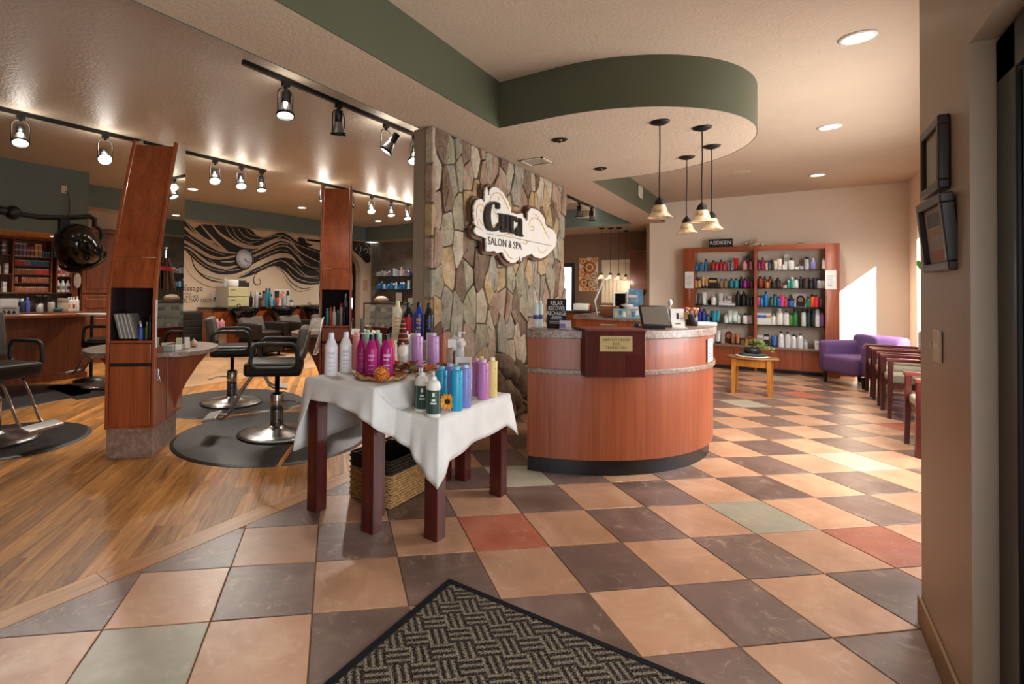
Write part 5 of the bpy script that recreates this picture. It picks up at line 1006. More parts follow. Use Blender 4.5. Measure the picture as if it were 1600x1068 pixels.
for k in range(260):
    a = rk.uniform(-1.2, 2.2); r_ = rk.uniform(0, .22); x, y, z = r_*cos(a)+.02, r_*sin(a)*.7-.02, .12+rk.uniform(0, .09)*(1-r_*2)+(.02 if r_ < .12 else -.06*(r_-.12)/.1); s_ = rk.uniform(.018, .034); n_ = rk.uniform(0, 6.28)
    gl_.add([(x-s_*cos(n_), y-s_*sin(n_), z), (x+.4*s_*sin(n_), y-.4*s_*cos(n_), z+s_*.5), (x+s_*cos(n_), y+s_*sin(n_), z+s_*.2), (x-.4*s_*sin(n_), y+.4*s_*cos(n_), z+s_*.6)], [(0, 1, 2, 3)])
fo = obj('foliage', gl_, mat('#7f9440', .6), pl); fo['kind'] = 'stuff'
# purple armchair
PUR = fabric('purple_velvet', '#705480', 140, .85); ac = thing('purple_armchair', 'low purple upholstered armchair by the sunny rear corner', 'armchair', (.85, 10.17, 0), R(222))
# local +x faces the room
def arch(x0, x1, y0, y1, z0, z1, r, axis):
    bm = rbox(None, x1-x0, y1-y0, z1-z0, r, 4); return G().add([(p[0]+(x0+x1)/2, p[1]+(y0+y1)/2, p[2]+(z0+z1)/2) for p in bm.v], bm.f, True)
obj('seat', arch(-.3, .36, -.29, .29, .16, .43, .06, 0), PUR, ac)
obj('backrest', arch(-.42, -.24, -.38, .38, .16, .74, .085, 0), PUR, ac)
for s_ in (-1, 1): obj('arm', arch(-.4, .3, s_*.34-.08, s_*.34+.08, .16, .64, .075, 0), PUR, ac)
for a, b in ((-.3, -.3), (-.3, .3), (.27, -.3), (.27, .3)): obj('leg', G().lathe([(.02, 0), (.032, .16)], 8).xf(Matrix.Translation((a, b, 0))), BLACK, ac)
# row of armed waiting chairs
SEATF = fabric('sage_seat_fabric', '#a59f8c', 180)
def wait_chair(x, y, rz, label):
    t = thing('waiting_chair', label, 'chair', (x, y, 0), rz, 'dark wood waiting chairs')
    for s_ in (-1, 1):
        fl = obj('leg', G().add([(.24, s_*.25-.022, 0), (.275, s_*.25-.022, 0), (.275, s_*.25+.022, 0), (.24, s_*.25+.022, 0), (.22, s_*.25-.022, .64), (.265, s_*.25-.022, .64), (.265, s_*.25+.022, .64), (.22, s_*.25+.022, .64)], [(3, 2, 1, 0), (4, 5, 6, 7), (0, 1, 5, 4), (1, 2, 6, 5), (2, 3, 7, 6), (3, 0, 4, 7)]), MAHOG, t, bev=.003)
        obj('leg', G().add([(-.29, s_*.25-.02, 0), (-.25, s_*.25-.02, 0), (-.25, s_*.25+.02, 0), (-.29, s_*.25+.02, 0), (-.3, s_*.25-.02, .85), (-.27, s_*.25-.02, .85), (-.27, s_*.25+.02, .85), (-.3, s_*.25+.02, .85)], [(3, 2, 1, 0), (4, 5, 6, 7), (0, 1, 5, 4), (1, 2, 6, 5), (2, 3, 7, 6), (3, 0, 4, 7)]), MAHOG, t, bev=.003)
        obj('armrest', G().box(-.29, .275, s_*.25-.028, s_*.25+.028, .62, .655), wood('arm_wood', '#5c1a12', '#7c2c1c', 0), t, bev=.005)
        obj('side_rail', G().box(-.26, .24, s_*.25-.012, s_*.25+.012, .33, .38), MAHOG, t)
    s = rbox(None, .5, .46, .09, .03); obj('seat', G().add([(p[0]-.005, p[1], p[2]+.42) for p in s.v], s.f, True), SEATF, t)
    obj('front_rail', G().box(.22, .245, -.23, .23, .33, .385), MAHOG, t); b = rbox(None, .06, .42, .34, .025); obj('backrest', G().add([(p[0]-.28, p[1], p[2]+.7) for p in b.v], b.f, True), SEATF, t)
YC = [6.2, 7.885, 8.66, 9.38]
for y, w in zip(YC, ('dark wood waiting chair nearest the entrance wall corner', 'dark wood waiting chair, nearest of the three in a row along the window', 'dark wood waiting chair, middle of the three in a row along the window', 'dark wood waiting chair beside the purple armchair')): wait_chair(1.13 if y > 7 else 1.11, y, pi, w)
# dark cabinet between the chairs with boxes on it
dc = thing('lounge_cabinet', 'dark cherry cabinet with plank doors between the waiting chairs', 'cabinet', (1.3, 7.1, 0))
obj('body', G().box(-.17, .19, -.36, .36, .05, .86), MAHOG, dc); obj('top', G().box(-.2, .19, -.39, .39, .86, .89), CHERRY, dc, bev=.004); obj('plinth', G().box(-.15, .19, -.35, .35, 0, .05), BLACKM, dc)
for k in range(2):
    d_ = obj('door', G().box(-.185, -.17, -.35+k*.355, -.005+k*.355, .07, .84), MAHOG, dc, bev=.002)
    for j in range(4): obj('plank', G().box(-.191, -.185, -.345+k*.355+j*.085, -.265+k*.355+j*.085, .1, .78), MAHOG, d_, bev=.002)
bx_o = thing('display_box', 'black and white carton standing on the lounge cabinet', 'box', (1.24, 7.3, .891)); obj('carton', G().box(-.1, .1, -.16, .16, 0, .3), mat('#131316', .4), bx_o, bev=.002); obj('white_side', G().box(-.103, -.1, .0, .16, 0, .3), mat('#d8d4d0', .5), bx_o); obj('print', G().box(-.1035, -.1, -.12, -.03, .1, .2), mat('#a8a4a0', .5), bx_o)
# heart-leaf vine trailing above
vn = thing('hanging_vine', 'heart-leaved vine trailing at the right beside the leaning frame', 'plant', (0, 0, 0)); pts = [px(u, v, 1.44) for u, v in ((1443, 322), (1440, 345), (1442, 370), (1439, 395), (1440, 410))]
obj('stem', G().tube(crom(pts, 5), .003, 5), mat('#5a7a3a', .6), vn)
obj('bracket', G().box(1.38, 1.5, pts[0].y-.06, pts[0].y+.06, pts[0].z+.0, pts[0].z+.02), WHITE, vn)
for u, v, s_, c in ((1437, 412, .085, '#3f8a2a'), (1438, 356, .06, '#cfd8c0'), (1437, 336, .05, '#b8c8a0'), (1442, 385, .05, '#4c8a30'), (1441, 330, .05, '#4c8a30')):
    p = px(u, v, 1.42); o = obj('leaf', G().add([(0, 0, -s_), (0, s_*.7, -.1*s_), (0, s_*.6, .55*s_), (0, .2*s_, .6*s_), (.006, 0, .35*s_), (0, -.2*s_, .6*s_), (0, -s_*.6, .55*s_), (0, -s_*.7, -.1*s_)], [(0, 1, 4), (1, 2, 4), (2, 3, 4), (4, 5, 6), (4, 6, 7), (4, 7, 0)]), mat(c, .5), vn, loc=p); o.rotation_euler = (0, 0, .4)

# ================================================================ entrance wall: frames and switch
def frame_on(y0, y1, z0, z1, dep, tilt, label, art, fw=.035, twist=0):
    t = thing('picture_frame', label, 'picture frame', (XE-.002, (y0+y1)/2, (z0+z1)/2)); w, h = (y1-y0)/2, (z1-z0)/2
    t.rotation_euler = (0, tilt, twist); fm = mat('#2a201b', .4)
    for a0, a1, b0, b1 in ((-w, w, h-fw, h), (-w, w, -h, -h+fw), (-w, -w+fw, -h+fw, h-fw), (w-fw, w, -h+fw, h-fw)): obj('moulding', G().box(-dep, 0, a0, a1, b0, b1), fm, t, bev=.004)
    obj('inner_bevel', G().box(-dep*.55, -dep*.5, -w+fw-.004, w-fw+.004, -h+fw-.004, h-fw+.004), mat('#8f8068', .6), t)
    m_ = obj('document', G().box(-dep*.57, -dep*.55, -w+fw+.012, w-fw-.012, -h+fw+.012, h-fw-.012), mat(art, .6), t); return t, w, h, dep, fw
frame_on(2.46, 2.755, 1.715, 1.965, .03, 0, 'dark framed certificate on the entrance wall, upper of two', '#a79f8c', .03)
t, w, h, d, fw = frame_on(2.385, 2.7, 1.435, 1.69, .035, R(-5), 'dark framed notice with painted reflections leaning out from the entrance wall, lower of two', '#9a9284', .03, R(2))
for z0, z1, c_ in ((.03, .08, '#55534e'), (-.005, .025, '#9c7860'), (-.045, -.01, '#8a8478'), (-.085, -.05, '#a05f5a')): obj('print_band', G().box(-d*.576, -d*.572, -w+fw+.03, w-fw-.03, z0, z1), mat(c_, .6), t)  # colour bands imitate a reflection in the frame
sw = thing('light_switch', 'ivory double light switch plate on the entrance wall', 'light switch', (XE-.002, 2.645, 1.165)); obj('plate', G().box(-.006, 0, -.058, .058, -.058, .058), mat('#c8b89e', .5), sw, bev=.002)
for y in (-.023, .023): o = obj('toggle', G().box(-.018, -.006, y-.005, y+.005, -.004, .012), mat('#d8cab2', .4), sw)
# ================================================================ sign on the stone wall
XG = XS+.075
def onx(x, y, X, u0=720, v0=280, k=170/1297):
    p = px(u0+x*k, v0+y*k, X); return (p.y, p.z)
sg = thing('salon_sign', 'cut-out white and brown salon name sign with black lettering on the stone wall', 'sign', (0, 0, 0))
rj = random.Random(2)
out = [(160, 520), (185, 560), (160, 600), (180, 650), (230, 680), (290, 700), (300, 770), (300, 830), (330, 860), (400, 858), (440, 880), (490, 865), (530, 930), (580, 985), (630, 995), (680, 960), (700, 920), (715, 970), (735, 930), (800, 905), (840, 890), (880, 925), (960, 940), (1030, 905), (1080, 850), (1130, 790), (1140, 700), (1115, 620), (1060, 580), (1020, 560), (1000, 490), (970, 420), (910, 370), (850, 348), (810, 375), (800, 430), (790, 490), (755, 465), (730, 410), (680, 415), (600, 395), (590, 330), (550, 240), (500, 160), (440, 105), (400, 92), (350, 120), (330, 190), (320, 130), (300, 90), (285, 180), (280, 270), (240, 235), (190, 250), (160, 310), (155, 400), (160, 470)]
def ragged(poly, amp, X):
    c = crom(poly, 4, True); o_ = []
    for i, p in enumerate(c): o_.append(onx(p.x+rj.uniform(-amp, amp), p.y+rj.uniform(-amp, amp), X))
    return o_
def flat_fill(poly2d, X0, X1):
    """triangulated prism of an outline drawn on a wall plane X=const"""
    bm = bmesh.new(); vs = [bm.verts.new((X1, a, b)) for a, b in poly2d]; f = bm.faces.new(vs); r = bmesh.ops.extrude_face_region(bm, geom=[f]); ev = [e_ for e_ in r['geom'] if isinstance(e_, bmesh.types.BMVert)]
    for v_ in ev: v_.co.x = X0
    bmesh.ops.recalc_face_normals(bm, faces=bm.faces); bmesh.ops.triangulate(bm, faces=bm.faces[:]); bm.verts.index_update()
    g = G().add([tuple(v_.co) for v_ in bm.verts], [tuple(v_.index for v_ in f_.verts) for f_ in bm.faces]); bm.free(); return g
back = [(650+(x-650)*1.0-62+(0 if x < 600 else 30), y-36+(75 if y > 640 else 0)) for x, y in out]
obj('backing', flat_fill(ragged(back, 2, XG), XG-.02, XG+.012), mat('#6a4a34', .6), sg)
obj('face', flat_fill(ragged(out, 5, XG+.05), XG+.035, XG+.052), mat('#e2dcd2', .5), sg)
for y, z in (onx(420, 600, XG), onx(900, 720, XG), onx(600, 850, XG)): obj('standoff', G().lathe([(.01, 0), (.01, .03)], 8).xf(Matrix.Translation((XG+.01, y, z)) @ Matrix.Rotation(pi/2, 4, 'Y')), STEEL, sg)
XL = XG+.0535
def scroll(pts, w, m, name='gold_scroll', X=XL, conv=onx):
    c = crom(pts, 6); a, b = [], []; n = len(c)
    for i, p in enumerate(c):
        t = (c[min(i+1, n-1)]-c[max(i-1, 0)]); t.normalize(); nn = Vector((-t.y, t.x)); ww = w*sin(pi*(i+.6)/(n+.2))**.6
        a.append((X, *conv(p.x+nn.x*ww/2, p.y+nn.y*ww/2, X))); b.append((X, *conv(p.x-nn.x*ww/2, p.y-nn.y*ww/2, X)))
    return obj(name, G().strip(a, b), m, sg if name == 'gold_scroll' else None)
GOLD = mat('#c9a05a', .5)
for pts, w in (([(250, 600), (205, 530), (190, 430), (195, 340), (230, 300), (270, 320), (278, 370), (250, 390), (230, 370), (240, 350)], 12), ([(290, 560), (240, 520), (215, 450)], 9), ([(345, 270), (370, 190), (430, 160), (480, 185), (520, 250), (560, 330), (580, 380)], 13), ([(440, 200), (455, 225), (450, 250)], 10), ([(360, 560), (420, 540), (460, 500)], 22), ([(380, 330), (410, 400), (440, 470)], 8),
               ([(810, 560), (830, 490), (880, 460), (940, 490), (980, 560), (1020, 650), (1060, 710)], 12), ([(820, 600), (860, 610), (870, 575), (845, 555), (835, 580)], 10), ([(850, 410), (900, 425), (940, 460)], 7), ([(920, 800), (940, 860), (990, 865), (1035, 820)], 11), ([(500, 830), (550, 880), (580, 930), (640, 950), (680, 930)], 11), ([(740, 720), (790, 730), (780, 770), (745, 760), (760, 730)], 9), ([(500, 690), (560, 650), (640, 690)], 12), ([(190, 570), (230, 590), (255, 608)], 10)):
    scroll(pts, w, GOLD)
def wtext(s_, x, y, wpx, hpx, ext, m, X, par, bold=0, u0=720, v0=280, k=170/1297, italic=0):
    """lettering centred on crop pixel (x,y), sized to wpx x hpx on the plane X"""
    g = text_g(s_, 1.0, 0, 'CENTER'); xs_ = [p[0] for p in g.v]; ys_ = [p[1] for p in g.v]
    a, b = onx(x-wpx/2, y, X, u0, v0, k), onx(x+wpx/2, y, X, u0, v0, k); c_, d_ = onx(x, y+hpx/2, X, u0, v0, k), onx(x, y-hpx/2, X, u0, v0, k)
    W_ = b[0]-a[0]; H_ = d_[1]-c_[1]; sx_ = W_/(max(xs_)-min(xs_)); sy_ = H_/(max(ys_)-min(ys_)); mx, my = (max(xs_)+min(xs_))/2, (max(ys_)+min(ys_))/2
    cy0, cz0 = onx(x, y, X, u0, v0, k); sl_ = (b[1]-a[1])/(b[0]-a[0]) if italic else 0
    vs = [(X, cy0+(p[0]-mx)*sx_, cz0+(p[1]-my)*sy_) for p in g.v]; n = len(vs); g2 = G()
    g2.add(vs, g.f)
    if ext:
        g2.v = []; g2.f = []; g2.sm = []; g2.add([(X+ext, p[1], p[2]) for p in vs], g.f)
        ed = {}
        for f in g.f:
            for i in range(len(f)):
                e_ = (f[i], f[(i+1) % len(f)]); kx = tuple(sorted(e_)); ed[kx] = None if kx in ed else e_
        for e_ in ed.values():
            if e_: g2.add([vs[e_[0]], vs[e_[1]], (X+ext, *vs[e_[1]][1:]), (X+ext, *vs[e_[0]][1:])], [(0, 1, 2, 3)])
    return obj('lettering', g2, m, par)
# the name in raised serif-like letters built from strokes
BLK = mat('#16130f', .35)
def stroke(poly, X0, X1): return flat_fill([onx(x, y, X1) for x, y in poly], X0, X1)
Cp = crom([(470, 350), (440, 345), (435, 300), (400, 285), (372, 330), (360, 430), (372, 540), (400, 590), (440, 570), (468, 520), (474, 560), (440, 615), (380, 618), (330, 590), (303, 500), (302, 400), (330, 310), (375, 270), (430, 268), (470, 292)], 4, True)
obj('letter', stroke([(p.x, p.y) for p in Cp], XL, XL+.028), BLK, sg)
for poly in ([(462, 404), (512, 410), (512, 585), (522, 606), (540, 596), (546, 575), (546, 428), (536, 426), (534, 414), (580, 420), (580, 608), (592, 632), (550, 628), (546, 606), (524, 634), (498, 626), (484, 600), (482, 424), (462, 418)],
             [(590, 424), (628, 430), (629, 462), (646, 440), (668, 444), (672, 492), (652, 500), (644, 482), (632, 500), (632, 636), (648, 644), (648, 652), (592, 640), (592, 632), (603, 630), (602, 440), (590, 436)],
             [(676, 512), (678, 478), (700, 458), (724, 464), (736, 492), (737, 650), (750, 668), (746, 686), (724, 682), (714, 664), (694, 676), (674, 664), (664, 630), (668, 592), (690, 566), (708, 548), (708, 496), (700, 484), (696, 512)]):
    obj('letter', stroke(poly, XL, XL+.028), BLK, sg)
wtext('SALON & SPA', 535, 765, 400, 88, .003, mat('#2b2724', .5), XL, sg)
ln = [(300, 645), (560, 682), (800, 733), (1085, 792)]
obj('rule_line', G().strip([(XL, *onx(x, y-2, XL)) for x, y in ln], [(XL, *onx(x, y+3, XL)) for x, y in ln]), BLK, sg)

# ================================================================ mural on the far wall
XP = XM+.004; KM = 280/1495
def mv(x, y, X=XP): p = px(240+x*KM, 330+y*KM, X); return (p.y, p.z)
mu = thing('hair_mural', 'black painted mural of flowing hair on the tan salon wall', 'mural', (0, 0, 0)); MUR = mat('#1d1c1d', .6); MUT = mat('#bfa98f', .6)
def ribbon(up, lo, X=XP, m=MUR, n=7):
    N = 8*max(len(up), len(lo))
    def res(pts):
        c = crom(pts, 10); return [c[min(int(i/N*(len(c)-1)), len(c)-1)] for i in range(N+1)]
    a, b = res(up), res(lo); return obj('lock', G().strip([(X, *mv(p.x, p.y, X)) for p in b], [(X, *mv(p.x, p.y, X)) for p in a]), m, mu)
LOCKS = [([(100, 60), (270, 88), (320, 140), (380, 200), (450, 240), (540, 270)], [(100, 90), (243, 105), (300, 165), (370, 222), (450, 268), (540, 270)]),
 ([(340, 150), (390, 148), (450, 180), (510, 230), (560, 300), (585, 332)], [(340, 150), (380, 195), (440, 245), (500, 290), (585, 332)]),
 ([(390, 108), (450, 150), (520, 210), (600, 268), (700, 300), (860, 302)], [(390, 108), (470, 205), (540, 275), (600, 335), (680, 360), (860, 345)]),
 ([(100, 120), (243, 175), (330, 225), (430, 270), (520, 315), (600, 350), (690, 362)], [(100, 190), (243, 232), (330, 290), (420, 335), (520, 378), (600, 380), (690, 370)]),
 ([(100, 215), (243, 265), (310, 305), (380, 360), (460, 398), (560, 408), (690, 395)], [(100, 260), (243, 312), (310, 372), (400, 452), (500, 508), (600, 522), (690, 500)]),
 ([(450, 400), (520, 445), (600, 466), (690, 455), (830, 400)], [(450, 400), (500, 465), (580, 512), (700, 495), (830, 430)]),
 ([(485, 112), (600, 122), (720, 138), (800, 150), (850, 195), (930, 220)], [(485, 112), (560, 190), (650, 235), (760, 285), (850, 270), (930, 222)]),
 ([(820, 300), (960, 205), (1050, 178), (1120, 195), (1180, 240), (1260, 280), (1400, 315)], [(820, 322), (960, 262), (1060, 222), (1120, 245), (1200, 295), (1280, 335), (1400, 360)]),
 ([(815, 345), (930, 290), (1040, 250), (1120, 262), (1190, 300), (1260, 400), (1400, 462)], [(815, 425), (930, 372), (1040, 335), (1120, 340), (1180, 380), (1240, 455), (1400, 498)]),
 ([(740, 548), (850, 480), (950, 425), (1060, 388), (1150, 398), (1220, 455), (1400, 520)], [(740, 556), (850, 520), (950, 462), (1040, 445), (1120, 505), (1200, 575), (1400, 610)]),
 ([(560, 470), (700, 470), (820, 440), (960, 390), (1060, 360), (1150, 372)], [(560, 480), (700, 485), (820, 462), (960, 412), (1060, 378), (1150, 376)]),
 ([(1200, 225), (1225, 215), (1250, 225), (1280, 260), (1330, 280)], [(1200, 240), (1220, 265), (1250, 285), (1290, 290), (1330, 284)])]
def mass(up, lo, X=XP):
    a, b = crom(up, 8), crom(lo, 8)
    def at(c, x):
        for p, q_ in zip(c, c[1:]):
            if p.x <= x <= q_.x: return p.y+(q_.y-p.y)*(x-p.x)/max(1e-6, q_.x-p.x)
        return c[-1].y if x > c[-1].x else c[0].y
    x0, x1 = up[0][0], up[-1][0]; N = 90; xs_ = [x0+(x1-x0)*i/N for i in range(N+1)]
    obj('lock', G().strip([(X, *mv(x, at(b, x), X)) for x in xs_], [(X, *mv(x, at(a, x), X)) for x in xs_]), MUR, mu)
mass([(60, 62), (243, 85), (278, 88), (335, 140), (395, 110), (485, 112), (640, 125), (800, 148), (860, 200), (930, 216), (1050, 178), (1120, 195), (1190, 245), (1280, 290), (1400, 330)], [(60, 270), (243, 312), (310, 375), (400, 452), (500, 510), (600, 526), (720, 508), (830, 440), (940, 385), (1050, 350), (1140, 360), (1200, 420), (1260, 470), (1400, 500)])
mass([(700, 556), (780, 520), (850, 478), (950, 425), (1060, 388), (1150, 398), (1230, 455), (1400, 505)], [(700, 560), (780, 545), (850, 520), (950, 470), (1030, 458), (1110, 512), (1180, 580), (1280, 612), (1400, 606)])
ribbon(*LOCKS[11])
def line_m(pts, w, m, X, name='strand'):
    c = crom(pts, 7); a, b = [], []; n = len(c)
    for i, p in enumerate(c):
        t = (c[min(i+1, n-1)]-c[max(i-1, 0)]); t.normalize(); ww = w*(.35+.65*sin(pi*(i+.5)/n))
        a.append((X, *mv(p.x-t.y*ww/2, p.y+t.x*ww/2, X))); b.append((X, *mv(p.x+t.y*ww/2, p.y-t.x*ww/2, X)))
    obj(name, G().strip(a, b), m, mu)
for pts, w in (([(315, 380), (340, 460), (400, 530), (480, 575), (580, 592)], 13), ([(250, 420), (300, 520), (380, 590), (470, 630), (560, 636)], 4), ([(345, 480), (420, 530), (520, 560), (580, 572)], 5), ([(950, 480), (880, 500), (840, 545), (838, 595), (865, 616), (892, 598), (888, 572), (872, 564)], 7), ([(1000, 445), (1080, 505), (1140, 585), (1200, 628), (1260, 645), (1330, 628)], 8), ([(1080, 540), (1150, 632), (1220, 668), (1330, 645)], 5), ([(700, 545), (800, 500), (880, 465), (950, 465)], 6), ([(330, 330), (380, 400), (450, 470)], 5), ([(1200, 235), (1232, 222), (1262, 238), (1258, 268), (1230, 266)], 9)):
    line_m(pts, w, MUR, XP+.001)
for pts, w in (([(60, 88), (243, 128), (330, 195), (450, 268), (560, 328), (690, 350)], 26), ([(270, 85), (350, 185), (450, 238), (540, 270), (610, 335), (690, 352)], 13), ([(330, 140), (395, 205), (470, 255), (590, 330)], 16), ([(395, 112), (480, 212), (570, 300), (630, 345)], 18), ([(490, 110), (560, 190), (660, 252), (760, 292), (870, 298), (960, 258), (1060, 215)], 26), ([(60, 215), (243, 248), (350, 305), (460, 372), (560, 392), (690, 372)], 28), ([(60, 150), (243, 185), (350, 250), (470, 322), (600, 366)], 7),
               ([(240, 290), (310, 318), (400, 392), (480, 442), (590, 470), (690, 456), (820, 415)], 22), ([(690, 350), (830, 335), (940, 285), (1060, 238), (1150, 265), (1240, 352), (1400, 430)], 15), ([(790, 400), (930, 340), (1050, 292), (1130, 302), (1200, 372), (1280, 452), (1400, 482)], 9), ([(720, 410), (830, 372), (950, 315), (1050, 268), (1120, 275)], 12), ([(930, 222), (1050, 200), (1120, 222), (1200, 278), (1400, 350)], 7), ([(870, 400), (960, 358), (1050, 322), (1130, 335)], 6), ([(1060, 240), (1160, 290), (1230, 390), (1300, 440)], 6), ([(560, 420), (640, 420), (700, 410)], 12), ([(460, 400), (540, 455), (620, 490), (720, 480), (830, 430)], 8), ([(300, 340), (400, 430), (500, 485), (600, 500)], 6),
               ([(600, 125), (650, 205), (740, 268), (830, 278)], 8), ([(650, 128), (700, 215), (790, 262), (880, 248)], 6), ([(700, 135), (760, 208), (850, 236), (930, 226)], 6), ([(760, 140), (810, 190), (870, 212)], 5), ([(830, 505), (960, 445), (1070, 412), (1160, 472), (1250, 540), (1390, 560)], 8), ([(1110, 470), (1180, 548), (1290, 590), (1390, 588)], 7), ([(1160, 420), (1230, 500), (1290, 540), (1390, 540)], 6), ([(860, 320), (960, 275), (1060, 232)], 5)):
    line_m(pts, w, MUT, XP+.002+.00002*w, 'highlight_line')
for s_, u0_, u1_, v_, h_ in (('the', 280, 293, 445, 4), ('massage', 277, 317, 452.5, 7.5), ('stylist', 283, 299, 458.5, 4.5), ('LASHES', 286, 310, 463.5, 4.2), ('BLOW OUT', 286, 331, 469.5, 6.2)):
    o = wtext(s_, (u0_+u1_)/2-720, v_-280, u1_-u0_, h_, 0, mat('#222022', .6), XP, mu, k=1.0)
# arch spandrel of the mural, seen right of the far station
def mu2(x, y): p = px(540+x*140/880, 370+y*170/1068, XP); return (XP, p.y, p.z)
a = crom([(20, 30), (120, 40), (245, 60)], 10); b = crom([(20, 60), (80, 140), (150, 200), (205, 258), (245, 240)], 6); N = 20
obj('lock', G().strip([mu2(*b[min(int(i/N*(len(b)-1)), len(b)-1)]) for i in range(N+1)], [mu2(*a[min(int(i/N*(len(a)-1)), len(a)-1)]) for i in range(N+1)]), MUR, mu)
for pts in ([(60, 60), (110, 90), (90, 130)], [(110, 55), (150, 100), (140, 170), (190, 200)], [(170, 130), (205, 110), (215, 150), (185, 160)], [(190, 60), (230, 110), (235, 180)]):
    c = crom(pts, 6); obj('highlight_line', G().strip([(XP+.002, *mu2(p.x-3, p.y)[1:]) for p in c], [(XP+.002, *mu2(p.x+4, p.y+3)[1:]) for p in c]), MUT, mu)
# wall clock
ck = thing('wall_clock', 'round silver-rimmed wall clock on the hair mural', 'clock', (XP+.004, *onx(381-720, 404-280, XP, k=1.0))); r_ = .22
def disc(r, x0, x1, n=32): return G().lathe([(0, x0), (r, x0), (r, x1), (0, x1)], n, cap=False).xf(Matrix.Rotation(pi/2, 4, 'Y'))
obj('rim', G().lathe([(r_, 0), (r_+.018, .01), (r_+.016, .04), (r_-.006, .045)], 36, cap=False).xf(Matrix.Rotation(pi/2, 4, 'Y')), mat('#8f93a0', .3, .8), ck); obj('dial', disc(r_, .0, .02), mat('#d4d4dc', .5), ck)
for k in range(12):
    a = 2*pi*k/12; o = obj('numeral', text_g(str(12 if k == 0 else k), .055), BLACK, ck); o.rotation_euler = FX; o.location = (.022, .165*sin(a), .165*cos(a))
for a, L, w in ((R(145), .1, .012), (R(125), .16, .008)): o = obj('hand', G().box(.024, .026, -w/2, w/2, -.02, L), BLACK, ck); o.rotation_euler = (-a, 0, 0)

# ================================================================ shampoo basins
bc = thing('basin_cabinet', 'long cherry backwash cabinet with dark top under the mural', 'cabinet', (0, 0, 0))
obj('body', G().box(XM+.004, -9.5, 5.98, 9.7, 0, .905), CHERRY, bc); obj('top', G().box(XM+.004, -9.46, 5.95, 9.73, .905, .935), mat('#1b1918', .25), bc, bev=.004)
for k in range(6): obj('door', G().box(-9.5, -9.485, 5.99+k*.618, 5.99+k*.618+.606, .1, .89), CHERRY, bc, bev=.003)
BOWL = mat('#0b0b0c', .08, coat=.6)
BY = [6.45, 7.45, 8.42]
def bowl(y, w):
    t = thing('shampoo_bowl', f'{w} glossy black shampoo bowl in front of the backwash cabinet', 'basin', (-9.14, y, .0), 0, 'black shampoo bowls')
    obj('bowl', G().lathe([(0, .5), (.08, .5), (.12, .58), (.22, .72), (.31, .86), (.335, .945), (.315, .95), (.29, .87), (.2, .76), (.09, .68), (0, .66)], 24, cap=False), BOWL, t)
    obj('pedestal', G().lathe([(.1, .0), (.09, .05), (.07, .3), (.085, .52)], 16, cap=False), BOWL, t)
    obj('faucet', G().tube([(-.2, 0, .92), (-.2, 0, 1.0), (-.12, 0, 1.02), (-.1, 0, .96)], .012, 8).tube([(-.2, .08, .92), (-.2, .08, .97)], .012, 8), CHROME, t)
    obj('hose', G().tube(crom([(-.2, -.1, .92), (-.28, -.22, .7), (-.28, -.3, .45), (-.27, -.33, .2)], 5), .009, 6), BLACK, t)
    c = thing('shampoo_chair', f'{w} brown and grey leather shampoo chair facing away from the mural', 'chair', (-8.55, y+.03, .008), 0, 'leather shampoo chairs')
    b = rbox(None, .14, .56, .48, .06); o = obj('backrest', b, LEATHERG, c, loc=(-.28, 0, .52)); o.rotation_euler = (0, R(-24), 0)
    b = rbox(None, .58, .5, .15, .05); obj('seat', b, LEATHER, c, loc=(.06, 0, .42))
    for s_ in (-1, 1): b = rbox(None, .72, .12, .3, .04); obj('arm', b, LEATHER, c, loc=(.03, s_*.33, .5))
    obj('base', G().box(-.3, .3, -.28, .28, .06, .34), BLACKM, c, bev=.02); obj('leg_rest', rbox(None, .1, .46, .3, .04), LEATHER, c, loc=(.36, 0, .24))
    for a_, b_ in ((-.25, -.24), (-.25, .24), (.25, -.24), (.25, .24)): obj('foot', G().lathe([(0, 0), (.03, 0), (.03, .06), (0, .06)], 10, cap=False).xf(Matrix.Translation((a_, b_, 0))), BLACK, c)
for y, w in zip(BY, ('leftmost', 'middle', 'rightmost')): bowl(y, w)
fb = thing('file_box', 'cream two-drawer file box on the backwash cabinet', 'file box', (-9.75, 6.6, .936)); obj('body', G().box(-.22, .22, -.27, .27, 0, .44), mat('#a09584', .5), fb, bev=.006)
for z in (.02, .235): d_ = obj('drawer', G().box(.22, .235, -.25, .25, z, z+.195), mat('#c2b88a', .5), fb, bev=.006); obj('label_holder', G().box(.236, .24, -.2, -.08, z+.13, z+.15), mat('#8a8268', .5), d_)
tag(obj('round_warmer', G().lathe([(0, 0), (.12, 0), (.13, .02), (.13, .13), (.11, .15), (0, .155)], 20, cap=False), WHITE, None, loc=(-9.72, 6.58, 1.377)), 'white round towel warmer on top of the file box', 'appliance')
tag(obj('dark_gadget', G().box(-.06, .06, -.09, .09, 0, .14).box(-.04, .04, .1, .18, 0, .1), mat('#2a2826', .5), None, loc=(-9.74, 6.82, 1.377), bev=.006), 'dark radio on top of the file box', 'radio')
bottle('round', (-9.72, 6.4, 1.377), .04, .2, '#b8bcae', '#d8d8d0', 'clear bottle left of the warmer on the file box', 'bottle')
